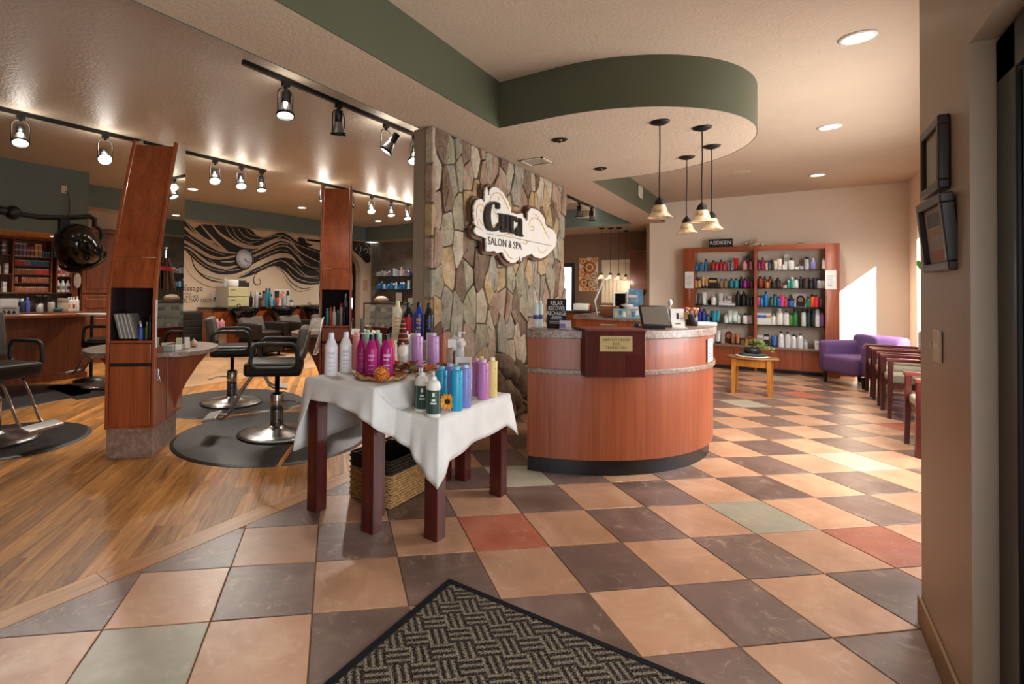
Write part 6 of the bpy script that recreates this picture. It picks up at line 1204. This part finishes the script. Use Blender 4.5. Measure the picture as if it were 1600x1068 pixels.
for k, (u, h, kind, c, cp, d) in enumerate(((392, .34, 'spray', '#40424a', '#15151a', 'black trigger spray'), (400, .34, 'can', '#9a9aa0', '#c8c8cc', 'grey spray can'), (406, .32, 'round', '#aab0b4', '#1c1c1c', 'silver pump bottle'), (412, .36, 'can', '#5c5c66', '#1a1a1c', 'dark grey can'), (409, .2, 'jar', '#7c5a34', '#5a3c1c', 'amber jar'), (416, .42, 'slim', '#1f7088', '#164a58', 'tall teal bottle'), (421, .42, 'slim', '#2a86a0', '#164a58', 'second tall teal bottle'), (424, .28, 'round', '#8f9ca0', '#1c1c1c', 'grey bottle with black cap'),
        (433, .2, 'jar', '#c44a14', '#d0561c', 'orange tub'), (428, .16, 'jar', '#1d6a9a', '#1d6a9a', 'blue tub'), (444, .3, 'round', '#a8aaa8', '#d4d4d0', 'pale bottle'), (450, .3, 'can', '#b4b6b6', '#202020', 'silver can'), (455, .14, 'jar', '#cfcac0', '#1c1c1c', 'white jar with black lid'))):
    xx = -9.6 if kind == 'jar' or k % 2 else -9.73; p = px(u, 477, xx); bottle(kind, (xx, p.y, .936), .045 if kind == 'jar' else .038, h, c, cp, d+' on the backwash cabinet under the mural', 'bottle')
pf = thing('poster_card', 'portrait photo card of a blonde woman on the backwash cabinet', 'poster', (-9.82, px(440, 470, -9.82).y, .936)); obj('card', G().box(-.006, .006, -.24, .24, 0, .4), mat('#d0c4bc', .6), pf); obj('portrait', G().sphere((.006, .04, .24), .1, 10, 8, (.05, 1, 1.2)), mat('#c88a72', .7), pf); obj('hair', G().box(.006, .008, -.22, -.08, .05, .36).box(.006, .008, .14, .22, .05, .36), mat('#2a2024', .7), pf)
for k, u in enumerate((339, 347)): p = px(u, 505, -8.95); bottle('round', (-8.95, p.y, .56), .05, .18, '#c88a98', '#d8c0c8', f'{("left", "right")[k]} pink lotion bottle on the ledge beside the leftmost shampoo bowl', 'bottle', None)
lg = px(343, 512, -8.95); tag(obj('side_ledge', G().box(-.12, .12, -.25, .22, .53, .559).box(-.1, -.07, -.2, .2, 0, .53), mat('#b8a088', .5), None, loc=(-8.95, lg.y, 0)), 'tan side ledge holding two pink bottles', 'ledge')
dt = thing('drawer_tower', 'tall black plastic drawer tower in front of the mural lettering', 'drawers', (-9.55, 5.45, 0)); obj('frame', G().box(-.2, .2, -.22, .22, 0, .88), BLACKM, dt, bev=.015)
for k in range(6): obj('drawer', G().box(.2, .212, -.2, .2, .03+k*.14, .155+k*.14), mat('#1d1c1c', .35), dt, bev=.006)
# wall outlet with plug by the file box
oc = thing('wall_outlet', 'ivory wall outlet with black plug below the mural lettering', 'outlet', (XP, px(334, 462, XP).y, px(334, 462, XP).z)); obj('plate', G().box(0, .008, -.06, .06, -.09, .09), mat('#d8d0c0', .5), oc); obj('plug', G().box(.008, .05, .0, .06, -.08, -.03).tube([(.04, .03, -.08), (.05, .06, -.3), (.05, .02, -.5)], .008, 5), BLACK, oc)

# ================================================================ colour bar at the left
XCB = -9.8; cbz = lambda v: px(40, v, XCB).z; cby = lambda u: px(u, 415, XCB).y
cu = thing('colour_shelving', 'open stained wood shelving of hair colour under the left soffit', 'shelving', (0, 0, 0)); y0, y1, ym = 1.2, cby(82), cby(21)
zt_, zb_ = cbz(374), cbz(456)
obj('back', G().box(XM+.003, XM+.013, y0, y1, zb_, zt_), CABW, cu); obj('top', G().box(XM+.003, XCB, y0, y1, zt_, zt_+.03), CABW, cu); obj('bottom', G().box(XM+.003, XCB, y0, y1, zb_-.02, zb_), CABW, cu); obj('header', G().box(XM+.003, XCB, y0, cby(113), zt_+.03, 2.134), CABW, cu)
for y in (y0, ym-.01, y1-.02): obj('upright', G().box(XM+.013, XCB, y, y+.02, zb_, zt_), CABW, cu)
SV = [400.7, 414, 427.6, 441]; SZ = [cbz(v) for v in SV]
for z in SZ: obj('shelf', G().box(XM+.013, XCB-.005, ym+.01, y1-.02, z-.012, z), CABW, cu)
for v in (399, 428): obj('shelf', G().box(XM+.013, XCB-.005, y0+.02, ym-.01, cbz(v)-.012, cbz(v)), CABW, cu)
rt_ = random.Random(6); n_tube = 0
cnt = 0
def tiny(kind, y, z, r, h, c, cp, label, cat, grp): bottle(kind, (XCB-.06, y, z+.0005), r, h, c, cp, label, cat, grp, rz=0)
RW = [('second', ['#b83a24']*6+['#6a7a78']*4+['#2f5a78']*11, SZ[1]), ('third', ['#8a4a34']*12+['#b83c26']*10, SZ[2]), ('fourth', ['#9a5a40']*20, SZ[3]), ('bottom', ['#9c5c42']*19, zb_)]
for nm, cs, z in RW:
    n = len(cs)
    for k, c in enumerate(cs):
        y = ym+.03+(k+.5)*(y1-ym-.06)/n
        if nm == 'fourth' and k in (2, 3): continue
        o = obj('colour_tube', unit('slim', 'body'), mat(c, .4), None, loc=(XCB-.06, y, z+.0005)); o.scale = (.0135, .0135, .085); tag(o, f'small hair colour bottle, {ORD[k]} from left on {nm} shelf of colour shelving', 'bottle', f'hair colour bottles on the {nm} shelf'); obj('cap', unit('slim', 'cap'), mat('#d8d4cc', .5), o)
for k in range(7):
    y = ym+.03+.385+k*.041; o = obj('colour_tube', unit('slim', 'body'), mat('#2f6a8a', .4), None, loc=(XCB-.06, y, SZ[0]+.0005)); o.scale = (.016, .016, .1); tag(o, f'small blue colour bottle, {ORD[k]} from left on top shelf of colour shelving', 'bottle', 'blue colour bottles on the top shelf'); obj('cap', unit('slim', 'cap'), mat('#c8d4da', .5), o)
sc_ = ['#4a4048', '#544a5c', '#6a5a7a', '#7a3a3c', '#7c3a34', '#b08a2c', '#b5762c']
for k, c in enumerate(sc_):
    for j in range(9 if k not in (3, 4) else 7):
        o = obj('colour_box', G().box(-.05, .05, -.022, .022, 0, .023), mat(c if j % 4 else '#b8a8a8', .5), None, loc=(XCB-.07, ym+.045+k*.053, SZ[0]+.0005+j*.0238)); tag(o, f'colour carton {ORD[j]} from bottom, {ORD[k]} stack from left, top shelf of colour shelving', 'carton', f'cartons in colour stack {ORD[k]} from left')
for k, (yy, v_, n, c) in enumerate(((2.48, 399, 7, '#8a8078'), (2.56, 399, 8, '#7a7080'), (2.42, 399, 5, '#9a8460'), (2.5, 428, 5, '#b0a8a0'), (2.42, 428, 5, '#c8c4bc'), (2.6, 428, 6, '#bcb4ac'), (2.45, 456, 5, '#b8aca8'), (2.58, 456, 6, '#c0b8b0'))):
    for j in range(n):
        o = obj('colour_box', G().box(-.05, .05, -.024, .024, 0, .026), mat(c if (j+k) % 3 else '#d8d4d0', .5), None, loc=(XCB-.07, yy, cbz(v_)+.0005+j*.0268)); tag(o, f'pale carton {ORD[j]} from bottom in {ORD[k]} small stack, left colour shelving bay', 'carton', f'pale cartons in left bay stack {ORD[k]}')
cu2 = thing('bottle_cabinet', 'narrow stained wood open cabinet of white bottles beside the colour shelving', 'cabinet', (0, 0, 0)); a0, a1 = cby(88), cby(113); zz0, zz1 = cbz(456), zt_+.02
obj('carcass', G().box(XM+.003, XCB+.02, a0, a0+.02, zz0, zz1).box(XM+.003, XCB+.02, a1-.02, a1, zz0, zz1).box(XM+.003, XCB+.02, a0, a1, zz0-.02, zz0).box(XM+.003, XM+.012, a0, a1, zz0, zz1), CABW, cu2)
for v in (430, 405): obj('shelf', G().box(XM+.012, XCB+.015, a0+.02, a1-.02, cbz(v)-.012, cbz(v)), CABW, cu2)
for j, v in enumerate((456, 430)):
    for k in range(3):
        y = a0+.045+k*(a1-a0-.09)/2; o = bottle('round', (XCB-.05, y, cbz(v)+.0005), .034, .2, '#d8d4cc', '#e4e0d8', f'white bottle, {ORD[k]} from left on the {("lower", "upper")[j]} shelf of the narrow bottle cabinet', 'bottle', 'white bottles in the narrow cabinet', ['#1c3a34', '#77747a', '#3a2a5a', '#a81c5a', '#c03a2a', '#d8b878'][j*3+k], rz=0)
tc_ = thing('tall_cabinet', 'tall stained wood cabinet with raised panel doors left of the near station', 'cabinet', (0, 0, 0)); b0, b1 = cby(126), cby(126)+.62
obj('body', G().box(XM+.003, XCB, b0, b1, 0, 2.3), CABW, tc_); obj('cornice', G().box(XM+.003, XCB+.04, b0-.03, b1+.03, 2.3, 2.38), CABW, tc_, bev=.012)
for z0, z1 in ((.12, .86), (.9, 1.2+.0), (1.24, 2.26)):
    d_ = obj('door', G().box(XCB, XCB+.022, b0+.02, b1-.02, z0, z1), CABW, tc_, bev=.004); obj('raised_panel', G().box(XCB+.022, XCB+.034, b0+.08, b1-.08, z0+.07, z1-.07), CABW, d_, bev=.01); obj('knob', G().sphere((XCB+.04, b0+.05, (z0+z1)/2), .014, 8, 6), mat('#8a6a3a', .4, .8), d_)
# back counter, bar counter and things on it
bcn = thing('back_counter', 'stained wood back counter under the colour shelving', 'counter', (0, 0, 0)); obj('top', G().box(XM+.003, -9.46, 1.2, b0-.01, .9, .93), CABW, bcn, bev=.003); obj('body', G().box(XM+.003, -9.5, 1.2, b0-.01, 0, .9), CABW, bcn)
obj('splash', G().box(XM+.003, XM+.014, 1.2, b0-.01, .93, zb_-.03), speckle('stone_splash', '#4a4234', '#6a6250', '#8a8270', 14), bcn)
bar = thing('colour_bar', 'stained wood bar counter in front of the colour shelving', 'counter', (0, 0, 0)); obj('top', G().prism([(-8.75, 1.0), (-8.2, 1.0), (-8.25, 3.15), (-8.3, 3.26), (-8.4, 3.3), (-8.75, 3.3)], .91, .945), CHERRY_H, bar, bev=.004); obj('front_panel', G().box(-8.62, -8.4, 1.0, 3.2, .06, .91), CABW, bar, bev=.003); obj('plinth', G().box(-8.6, -8.38, 1.0, 3.22, 0, .08), CABW, bar)
for u, r_, h_, c, cp, d in ((34, .05, .22, '#28344a', '#c8c4bc', 'dark bottle with blue label'), (43, .035, .24, '#4a5a9a', '#5a6aaa', 'blue bottle'), (80, .05, .2, '#a8a094', '#1c1c1c', 'grey bottle with black top'), (98, .08, .22, '#a89a88', '#988a78', 'tan tub'), (107, .03, .24, '#dcd8d0', '#e4e0d8', 'white bottle with orange stripe, first of four'), (111, .03, .24, '#dad6ce', '#e4e0d8', 'white bottle with black stripe, second of four'), (115, .03, .24, '#dcd8d0', '#e4e0d8', 'white bottle with red stripe, third of four'), (120, .035, .25, '#dcd8d0', '#e4e0d8', 'white bottle, last of four')):
    p = px(u, 480, -9.62); bottle('jar' if r_ == .08 else 'round', (-9.62, p.y, .931), r_, h_, c, cp, d+' on the back counter of the colour bar', 'bottle', None, {'first': '#d08a2a', 'secon': '#222222', 'third': '#b03024'}.get(d[-13:-8]))
p = px(62, 478, -9.65); bs = thing('brush_holder', 'clear holder crammed with black tint brushes on the back counter', 'brush holder', (-9.65, p.y, .931)); obj('cup', G().lathe([(.05, 0), (.055, .14), (.05, .14), (.046, .005), (0, .005)], 16, cap=False), mat('#8a8680', .2), bs)
for k in range(14): x, y = rt_.uniform(-.09, .09), rt_.uniform(-.12, .12); o = obj('brush', G().tube([(x*.3, y*.3, .02), (x, y, .22)], .006, 5).sphere((x*1.05, y*1.05, .25), .025, 7, 5), BLACK, bs)
p = px(90, 482, -9.6); tag(obj('teal_bowl', G().lathe([(0, 0), (.06, 0), (.08, .06), (.075, .06), (.055, .008), (0, .008)], 18, cap=False), mat('#1f5a66', .4), None, loc=(-9.6, p.y, .931)), 'small teal mixing bowl on the back counter', 'bowl')
p = px(15, 470, -9.75); tag(obj('notice_board', G().box(-.01, .01, -.12, .12, 0, .22), mat('#b8b4b0', .6), None, loc=(-9.75, p.y, .931)), 'pale grey panel leaning at the left of the back counter', 'notice board')
p = px(17, 490, -8.35); sd = thing('bar_sign', 'small white card sign with dark drop shapes on the bar counter', 'sign', (-8.42, p.y, .946)); obj('card', G().box(-.008, .008, -.11, .11, 0, .12), mat('#cfcac4', .6), sd); obj('print', G().box(.008, .01, -.08, .08, .09, .1), mat('#666666', .7), sd)
for k in range(3): obj('drop_shape', G().lathe([(0, .02), (.022, .03), (.02, .045), (0, .075)], 10, cap=False).xf(Matrix.Translation((.009, -.06+k*.055, 0)) @ Matrix.Scale(.1, 4, (1, 0, 0))), mat('#2a2220', .7), sd)
p = px(55, 493, -8.4); tag(obj('paper_sheet', G().box(-.1, .1, -.14, .14, 0, .002), PAPER, None, loc=(-8.5, p.y, .946), rz=.2), 'white paper sheet lying on the bar counter', 'paper')
tr_ = px(144, 487, -8.0); ts = thing('tool_trolley', 'black pole trolley with white round tray left of the near station', 'trolley', (-8.0, tr_.y, 0)); obj('tray', G().lathe([(0, .94), (.18, .94), (.2, .965), (.19, .965), (.17, .95), (0, .95)], 20, cap=False), WHITE, ts); obj('pole', G().lathe([(.022, .05), (.022, .94)], 10, cap=False), BLACK, ts); obj('base', G().lathe([(0, 0), (.22, 0), (.22, .02), (.03, .06), (0, .06)], 20, cap=False), BLACK, ts)
hb = px(121, 430, XCB+.045); hbt = thing('paddle_brush', 'wooden paddle brush hanging on the side of the bottle cabinet', 'brush', (XCB+.045, hb.y, hb.z)); obj('paddle', G().sphere((0, 0, -.09), .11, 14, 10, (.12, .55, 1.2)), mat('#a8988a', .5), hbt); obj('handle', G().tube([(0, 0, .03), (0, 0, .2)], .014, 8), mat('#4a2a18', .4), hbt)
hs = thing('hook_panel', 'narrow stained wood panel carrying the hanging paddle brush', 'panel', (0, 0, 0)); obj('board', G().box(XM+.016, XCB+.0, a1+.001, b0-.04, .935, zt_+.0), CABW, hs)
# hood dryer on a jointed wall arm
XD = -7.4
def dp(u, v, X=XD): return px(u, v, X)
hd = thing('hood_dryer', 'black salon hood dryer on a jointed arm at the left', 'hair dryer', (0, 0, 0))
obj('boom', G().tube([dp(-60, 318), dp(0, 328), dp(22, 332)], .05, 10).tube([dp(15, 332), dp(60, 339), dp(100, 340), dp(140, 338), dp(148, 342), dp(148, 355)], .032, 10), BLACK, hd)
obj('joint', G().sphere(dp(20, 332), .085, 12, 8), BLACK, hd); obj('motor_box', G().cbox(dp(100, 352), (.1, .12, .17)), mat('#131313', .5), hd, bev=.02)
c = dp(122, 386); hg = G()
for j in range(9):
    for i in range(17): pass
g = G().lathe([(.0, .3), (.11, .29), (.2, .23), (.25, .11), (.27, -.03), (.28, -.19), (.265, -.195), (.255, -.03), (.235, .1), (.18, .2), (0, .26)], 24, cap=False)
o = obj('hood', g, mat('#0a0a0b', .12, coat=.5), hd, loc=c); o.rotation_euler = (R(0), R(-8), R(0)); o.rotation_euler = (R(30), R(28), 0)
obj('hood_rim', G().lathe([(.278, -.195), (.287, -.19), (.287, -.165), (.278, -.16)], 24, cap=False), mat('#4a4030', .3, .8), o)
obj('yoke', G().tube(crom([dp(148, 352), dp(158, 362), dp(155, 378), dp(144, 388)], 5), .022, 8), BLACK, hd)
obj('wall_post', G().tube([dp(-60, 318), (dp(-60, 318).x, dp(-60, 318).y, .02)], .04, 10).lathe([(0, 0), (.25, 0), (.25, .02), (0, .03)], 20, c=(dp(-60, 318).x, dp(-60, 318).y, 0)), BLACK, hd)
ob = px(100, 296, -8.744); ol = thing('wall_outlet', 'ivory outlet with black cord on the dark green soffit band', 'outlet', (-8.744, ob.y, ob.z)); obj('plate', G().box(0, .008, -.036, .036, -.058, .058), mat('#d0c4ae', .5), ol); obj('cord', G().tube(crom([(.012, .01, -.02), (.03, .05, -.08), (.03, .07, -.25), (.03, .05, -.5)], 6), .006, 6), BLACK, ol)

# ================================================================ back corner of the salon: wall shelves, display case
for z, n, pal, w in ((1.735, 14, ['#b8bcc0', '#9aa8a4', '#8f8f9c', '#c0a8a0', '#7f8a98', '#b05a4a', '#2f6aa0'], 'upper'), (1.37, 14, ['#1f5a94', '#2a6aa8', '#17486f', '#9ab0c0', '#2f78b0'], 'lower')):
    s0, s1 = py(585, 431, 11.4), py(642, 431, 11.4); t = thing('wall_shelf', f'{w} dark glass wall shelf of products on the grey plaster wall', 'shelf', (0, 0, 0)); obj('board', G().box(s0.x, s1.x, 11.3, 11.548, z-.015, z), mat('#22282a', .1), t)
    for k in range(n):
        x = s0.x+.06+(k+.5)*(s1.x-s0.x-.1)/n; r_ = random.Random(k*7+int(z*100)); bottle(['round', 'box', 'slim', 'jar'][k % 4] if w == 'lower' else ['round', 'jar', 'can', 'slim', 'box'][min(k//3, 4)], (x, 11.42, z+.0005), .036, r_.uniform(.12, .26), pal[k % len(pal)], '#d0d4d8' if k % 3 else '#20262c', f'small product, {ORD[k]} from left on the {w} grey wall shelf', 'bottle', f'products on the {w} grey wall shelf', rz=-pi/2)
dcx = thing('display_case', 'dark framed glass display case in the back corner of the salon', 'display case', (0, 0, 0)); x0, x1, y0, y1 = -8.95, -7.1, 10.0, 10.5
obj('base', G().box(x0, x1, y0, y1, 0, .38), MAHOG, dcx)
for a in (x0, x1-.025):
    for b in (y0, y1-.025): obj('post', G().box(a, a+.025, b, b+.025, .38, .99), BLACKM, dcx)
obj('top_frame', G().box(x0, x1, y0, y0+.025, .975, 1.0).box(x0, x1, y1-.025, y1, .975, 1.0).box(x0, x0+.025, y0, y1, .975, 1.0).box(x1-.025, x1, y0, y1, .975, 1.0), BLACKM, dcx)
CG = mat('#a8b4b0', .03, alpha=.18, name='case_glass'); obj('top_glass', G().box(x0+.025, x1-.025, y0+.025, y1-.025, .985, .993), CG, dcx); obj('front_glass', G().box(x0+.025, x1-.025, y0+.008, y0+.014, .38, .975), CG, dcx)
for z in (.58, .78): obj('shelf', G().box(x0+.03, x1-.03, y0+.04, y1-.03, z-.008, z), CG, dcx)
rk = random.Random(12); nn = 0
for z in (.381, .5805, .7805):
    for k in range(9):
        x = x0+.12+k*.19; h = rk.uniform(.05, .14); tag(obj('product_box', G().box(-.06, .06, -.06, .06, 0, h), mat(rk.choice(['#c8c4c0', '#6a6870', '#a89ab0', '#8a8a90', '#d8d4d0', '#5a4a6a']), .5), None, loc=(x, 10.24, z), bev=.004), f'small carton, {ORD[k]} from left on the {("bottom", "middle", "top")[int((z-.38)*5.1)]} level of the display case', 'box', 'cartons in the display case'); nn += 1
bk2 = thing('tan_basket', 'low tan basket with white cloth on the display case', 'basket', (-8.55, 10.25, 1.001)); obj('body', G().lathe([(0, 0), (.17, 0), (.19, .12), (.18, .12), (.165, .01), (0, .01)], 20, cap=False), mat('#8a6a50', .8), bk2); obj('cloth', G().sphere((0, 0, .12), .15, 12, 6, (1, 1, .4)), fabric('white_cloth', '#c8c4bc'), bk2)
tag(obj('white_carton', G().box(-.12, .12, -.08, .08, 0, .14), mat('#c4c0bc', .6), None, loc=(-7.5, 10.25, 1.001), bev=.003), 'white carton at the right on the display case', 'box')
fs = thing('framed_sign', 'small dark framed sign standing on the display case', 'sign', (-8.0, 10.3, 1.001)); obj('frame', G().box(-.13, .13, -.01, .01, 0, .32), BLACKM, fs); obj('sheet', G().box(-.1, .1, -.013, -.01, .04, .28), mat('#a89a8c', .6), fs)
lb = sl(S2, .52, .55, .82); bottle('round', lb, .03, .2, '#a8b4b4', '#d4d8d8', 'clear lotion pump bottle on the right counter of the far station', 'bottle', None, None, 'pump')
tag(obj('cream_jar', G().lathe([(0, 0), (.04, 0), (.04, .06), (.035, .07), (0, .07)], 14, cap=False), mat('#b8a878', .5), None, loc=sl(S2, .6, .5, .82)), 'small gold lidded cream jar on the right counter of the far station', 'jar')
nt = px(570, 446, XP); tag(obj('paper_notice', G().box(0, .004, -.1, .1, -.16, .16), mat('#b8907a', .6), None, loc=(XP, 11.3, nt.z)), 'small tan paper notice on the wall beside the arch', 'notice')
# ================================================================ office corner seen past the stone wall
bd = thing('back_desk', 'cherry desk unit with granite top behind the reception desk', 'desk', (0, 0, 0)); obj('top', G().box(-2.75, -1.72, 8.05, 8.75, .915, .95), GRANITE, bd, bev=.004); obj('body', G().box(-2.72, -1.76, 8.1, 8.72, 0, .915), CHERRY, bd, bev=.003); obj('raised_end', G().box(-2.75, -2.5, 8.05, 8.75, .95, .985), GRANITE, bd)
p = pz(975, 497, .952); tx = thing('tissue_box', 'patterned tissue box with a tissue pulled up on the back desk', 'tissue box', (p.x, 8.35, .951), .3); obj('carton', G().box(-.2, .2, -.07, .07, 0, .14), mat('#7a98a0', .6), tx); g = G()
for k in range(6): obj('pattern_patch', G().box(-.18+k*.06, -.14+k*.06, -.0725, -.07, .02+.03*(k % 2), .1+.02*(k % 2)), mat(['#c8a050', '#3a6a7c', '#d8d8d0'][k % 3], .6), tx)
obj('tissue', G().lathe([(.03, .13), (.06, .17), (.1, .2), (.04, .22), (0, .21)], 9, cap=False), fabric('tissue', '#dcdad6'), tx)
p = py(935, 488, 8.5); lm = thing('desk_lamp', 'white bent-arm desk lamp on the back desk', 'desk lamp', (p.x, 8.45, .951)); obj('base', G().lathe([(0, 0), (.08, 0), (.08, .012), (0, .015)], 16, cap=False), mat('#a8a4a0', .4), lm); obj('arm', G().tube([(0, 0, .01), (-.04, 0, .24)], .01, 8).cbox((.03, 0, .42), (.022, .03, .02)), mat('#d8d6d2', .3), lm); obj('light_bar', G().tube([(-.045, 0, .24), (.1, 0, .62)], .016, 8), mat('#e4e2de', .3), lm)
tag(obj('copper_box', G().box(-.13, .13, -.09, .09, 0, .17), mat('#b07a58', .35, .3), None, loc=(py(945, 485, 8.6).x+.06, 8.64, .986-.034), bev=.004), 'copper coloured box on the back desk', 'box')
for k in range(5): p = py(955+k*2.6, 485, 8.62); bottle('round', (p.x, 8.65, .951), .016, .1, '#c09a2c', '#8a5a1c', f'tiny yellow bottle, {ORD[k]} from left behind the tissue box', 'bottle', 'tiny yellow bottles')
wc = thing('water_counter', 'stained wood counter carrying the water dispenser', 'counter', (0, 0, 0)); obj('body', G().box(-3.05, -2.36, 10.1, 10.8, 0, .92), CABW, wc, bev=.003); obj('top', G().box(-3.08, -2.34, 10.06, 10.82, .92, .95), GRANITE, wc)
wx = py(992, 470, 10.3).x; wj = thing('water_dispenser', 'white dispenser with a blue water bottle on top', 'water dispenser', (wx, 10.35, .951)); obj('body', G().box(-.14, .14, -.13, .13, 0, .12), WHITE, wj, bev=.01); BW = mat('#6aa0c8', .08, alpha=.7); obj('water_bottle', G().lathe([(.05, .12), (.13, .18), (.135, .22), (.128, .25), (.135, .28), (.135, .36), (.128, .38), (.135, .4), (.13, .46), (0, .47)], 24, cap=False), BW, wj); obj('bottle_label', G().lathe([(.137, .3), (.137, .35)], 8, a0=-2.4, a1=-1.2, cap=False), WHITE, wj)
mx = py(970, 470, 10.2).x; mo = thing('monitor', 'small white computer with a black screen beside the water bottle', 'monitor', (mx-.06, 10.42, .951)); obj('body', G().box(-.13, .11, -.04, .04, .02, .4), WHITE, mo, bev=.008); obj('screen', G().box(-.09, .1, -.044, -.04, .08, .37), mat('#0c0c0e', .15), mo); obj('stand', G().box(-.1, .08, -.09, .09, 0, .02), WHITE, mo)
tag(obj('paper_towel', G().lathe([(0, 0), (.075, 0), (.075, .28), (.02, .28), (.02, .27), (0, .27)], 18, cap=False), fabric('paper_towel', '#dcd8d0'), None, loc=(-2.44, 10.72, .951)), 'white paper towel roll right of the water bottle', 'paper towel')
# far counter with printer, steel chair
fc = thing('far_counter', 'stained wood counter against the brown wall', 'counter', (0, 0, 0)); obj('body', G().box(-4.55, -3.75, 11.7, 12.41, 0, .88), CABW, fc, bev=.003); obj('top', G().box(-4.58, -3.6, 11.66, 12.41, .88, .91), mat('#26221f', .3), fc)
for k in range(2): obj('door', G().box(-4.53+k*.39, -4.16+k*.39, 11.685, 11.7, .08, .86), CABW, fc, bev=.004)
tag(obj('printer', rbox(None, .34, .3, .16, .02), WHITE, None, loc=(py(909, 473, 12.0).x, 12.05, .992)), 'white printer on the far counter', 'printer')
bottle('round', (py(923, 475, 12.0).x, 12.0, .911), .03, .17, '#7a1c1c', '#2a0c0c', 'dark red bottle beside the printer', 'bottle')
sc2 = thing('steel_chair', 'grey backed steel chair in the office corner', 'chair', (py(916, 500, 10.6).x, 10.6, 0), .5); obj('backrest', rbox(None, .05, .38, .34, .02), mat('#8a9098', .3, .5), sc2, loc=(0, 0, .72)); obj('seat', rbox(None, .4, .4, .05, .02), mat('#55585c', .4), sc2, loc=(-.2, 0, .45))
for a, b in ((0, -.17), (0, .17), (-.38, -.17), (-.38, .17)): obj('leg', G().tube([(a, b, 0), (a, b, .45)], .012, 6), CHROME, sc2)
wcab = thing('wall_cabinet', 'stained wood wall cabinet with raised panel door on the brown wall', 'cabinet', (0, 0, 0)); obj('body', G().box(-2.85, -2.41, 12.07, 12.41, 1.4, 2.22), CABW, wcab); obj('cornice', G().box(-2.9, -2.41, 12.03, 12.41, 2.22, 2.3), CABW, wcab, bev=.014); d_ = obj('door', G().box(-2.83, -2.42, 12.05, 12.07, 1.42, 2.2), CABW, wcab, bev=.004); obj('raised_panel', G().box(-2.76, -2.49, 12.04, 12.05, 1.5, 2.12), CABW, d_, bev=.01)
# abstract canvas of rings
a, b = py(905, 403, 12.4), py(934, 455, 12.4); pt = thing('abstract_canvas', 'tall canvas of orange and grey rings on the brown wall', 'painting', ((a.x+b.x)/2, 12.418, (a.z+b.z)/2)); w_, h_ = (b.x-a.x)/2, (a.z-b.z)/2
obj('canvas', G().box(-w_, w_, -.03, 0, -h_, h_), mat('#d2c2ae', .8), pt)
for x, z, r_, c in ((-.12, .33, .1, '#c06a2c'), (.14, .34, .08, '#b0784a'), (.03, .17, .15, '#a85c2c'), (-.15, .05, .11, '#c27a3a'), (.13, -.02, .1, '#8a7468'), (-.03, -.06, .09, '#d08a48'), (-.1, -.2, .12, '#b8622a'), (.07, -.22, .1, '#8f8060'), (.17, -.28, .07, '#7c7068'), (-.05, -.35, .1, '#c0843c'), (.12, -.36, .08, '#b46a34')):
    for j, (k_, c2) in enumerate(((1, c), (.66, '#d9b48c'), (.4, c))):
        pts = [(x+r_*k_*cos(t), z+r_*k_*sin(t)) for t in [2*pi*q_/24 for q_ in range(24)]]; pts = [(max(-w_, min(w_, p[0])), max(-h_, min(h_, p[1]))) for p in pts]
        obj('ring', G().prism(pts, -.0312-.0006*j, -.03, 'y'), mat(c2, .8), pt)
bl = struct('window_3', G().box(-3.56, -2.86, 12.405, 12.419, 1.08, 2.1), mat('#cfc0a6', .6)); obj('valance', G().box(-3.56, -2.86, 12.36, 12.4, 2.03, 2.1), mat('#cdbb9c', .6), bl)
for k in range(8): o = obj('blind_slat', G().box(-.042, .042, -.002, .002, 1.1, 2.03), mat('#c8b698', .6), bl, loc=(-3.5+k*.085, 12.385, 0)); o.rotation_euler = (0, 0, .35)
dw = struct('door_3', G().box(-4.62, -4.2, 12.38, 12.419, 0, 2.05), mat('#1c1714', .4)); obj('lit_glass', G().box(-4.45, -4.27, 12.372, 12.38, .3, 1.95), mat('#f4f6ff', .3, emit=2.2, name='daylit_door_glass'), dw)
for k, (u, v, b) in enumerate(((940, 356, 430), (954, 356, 430), (967, 355.5, 431), (978, 360, 432))):
    p = pz(u, v, ZS); zb = EYE+(449-b)/FPX*depth(p)+.02; make_pendant(p, ZS, zb, f'{ORD[k]} from left of the four small pendants in the office corner', 1.0, 'small office pendants')
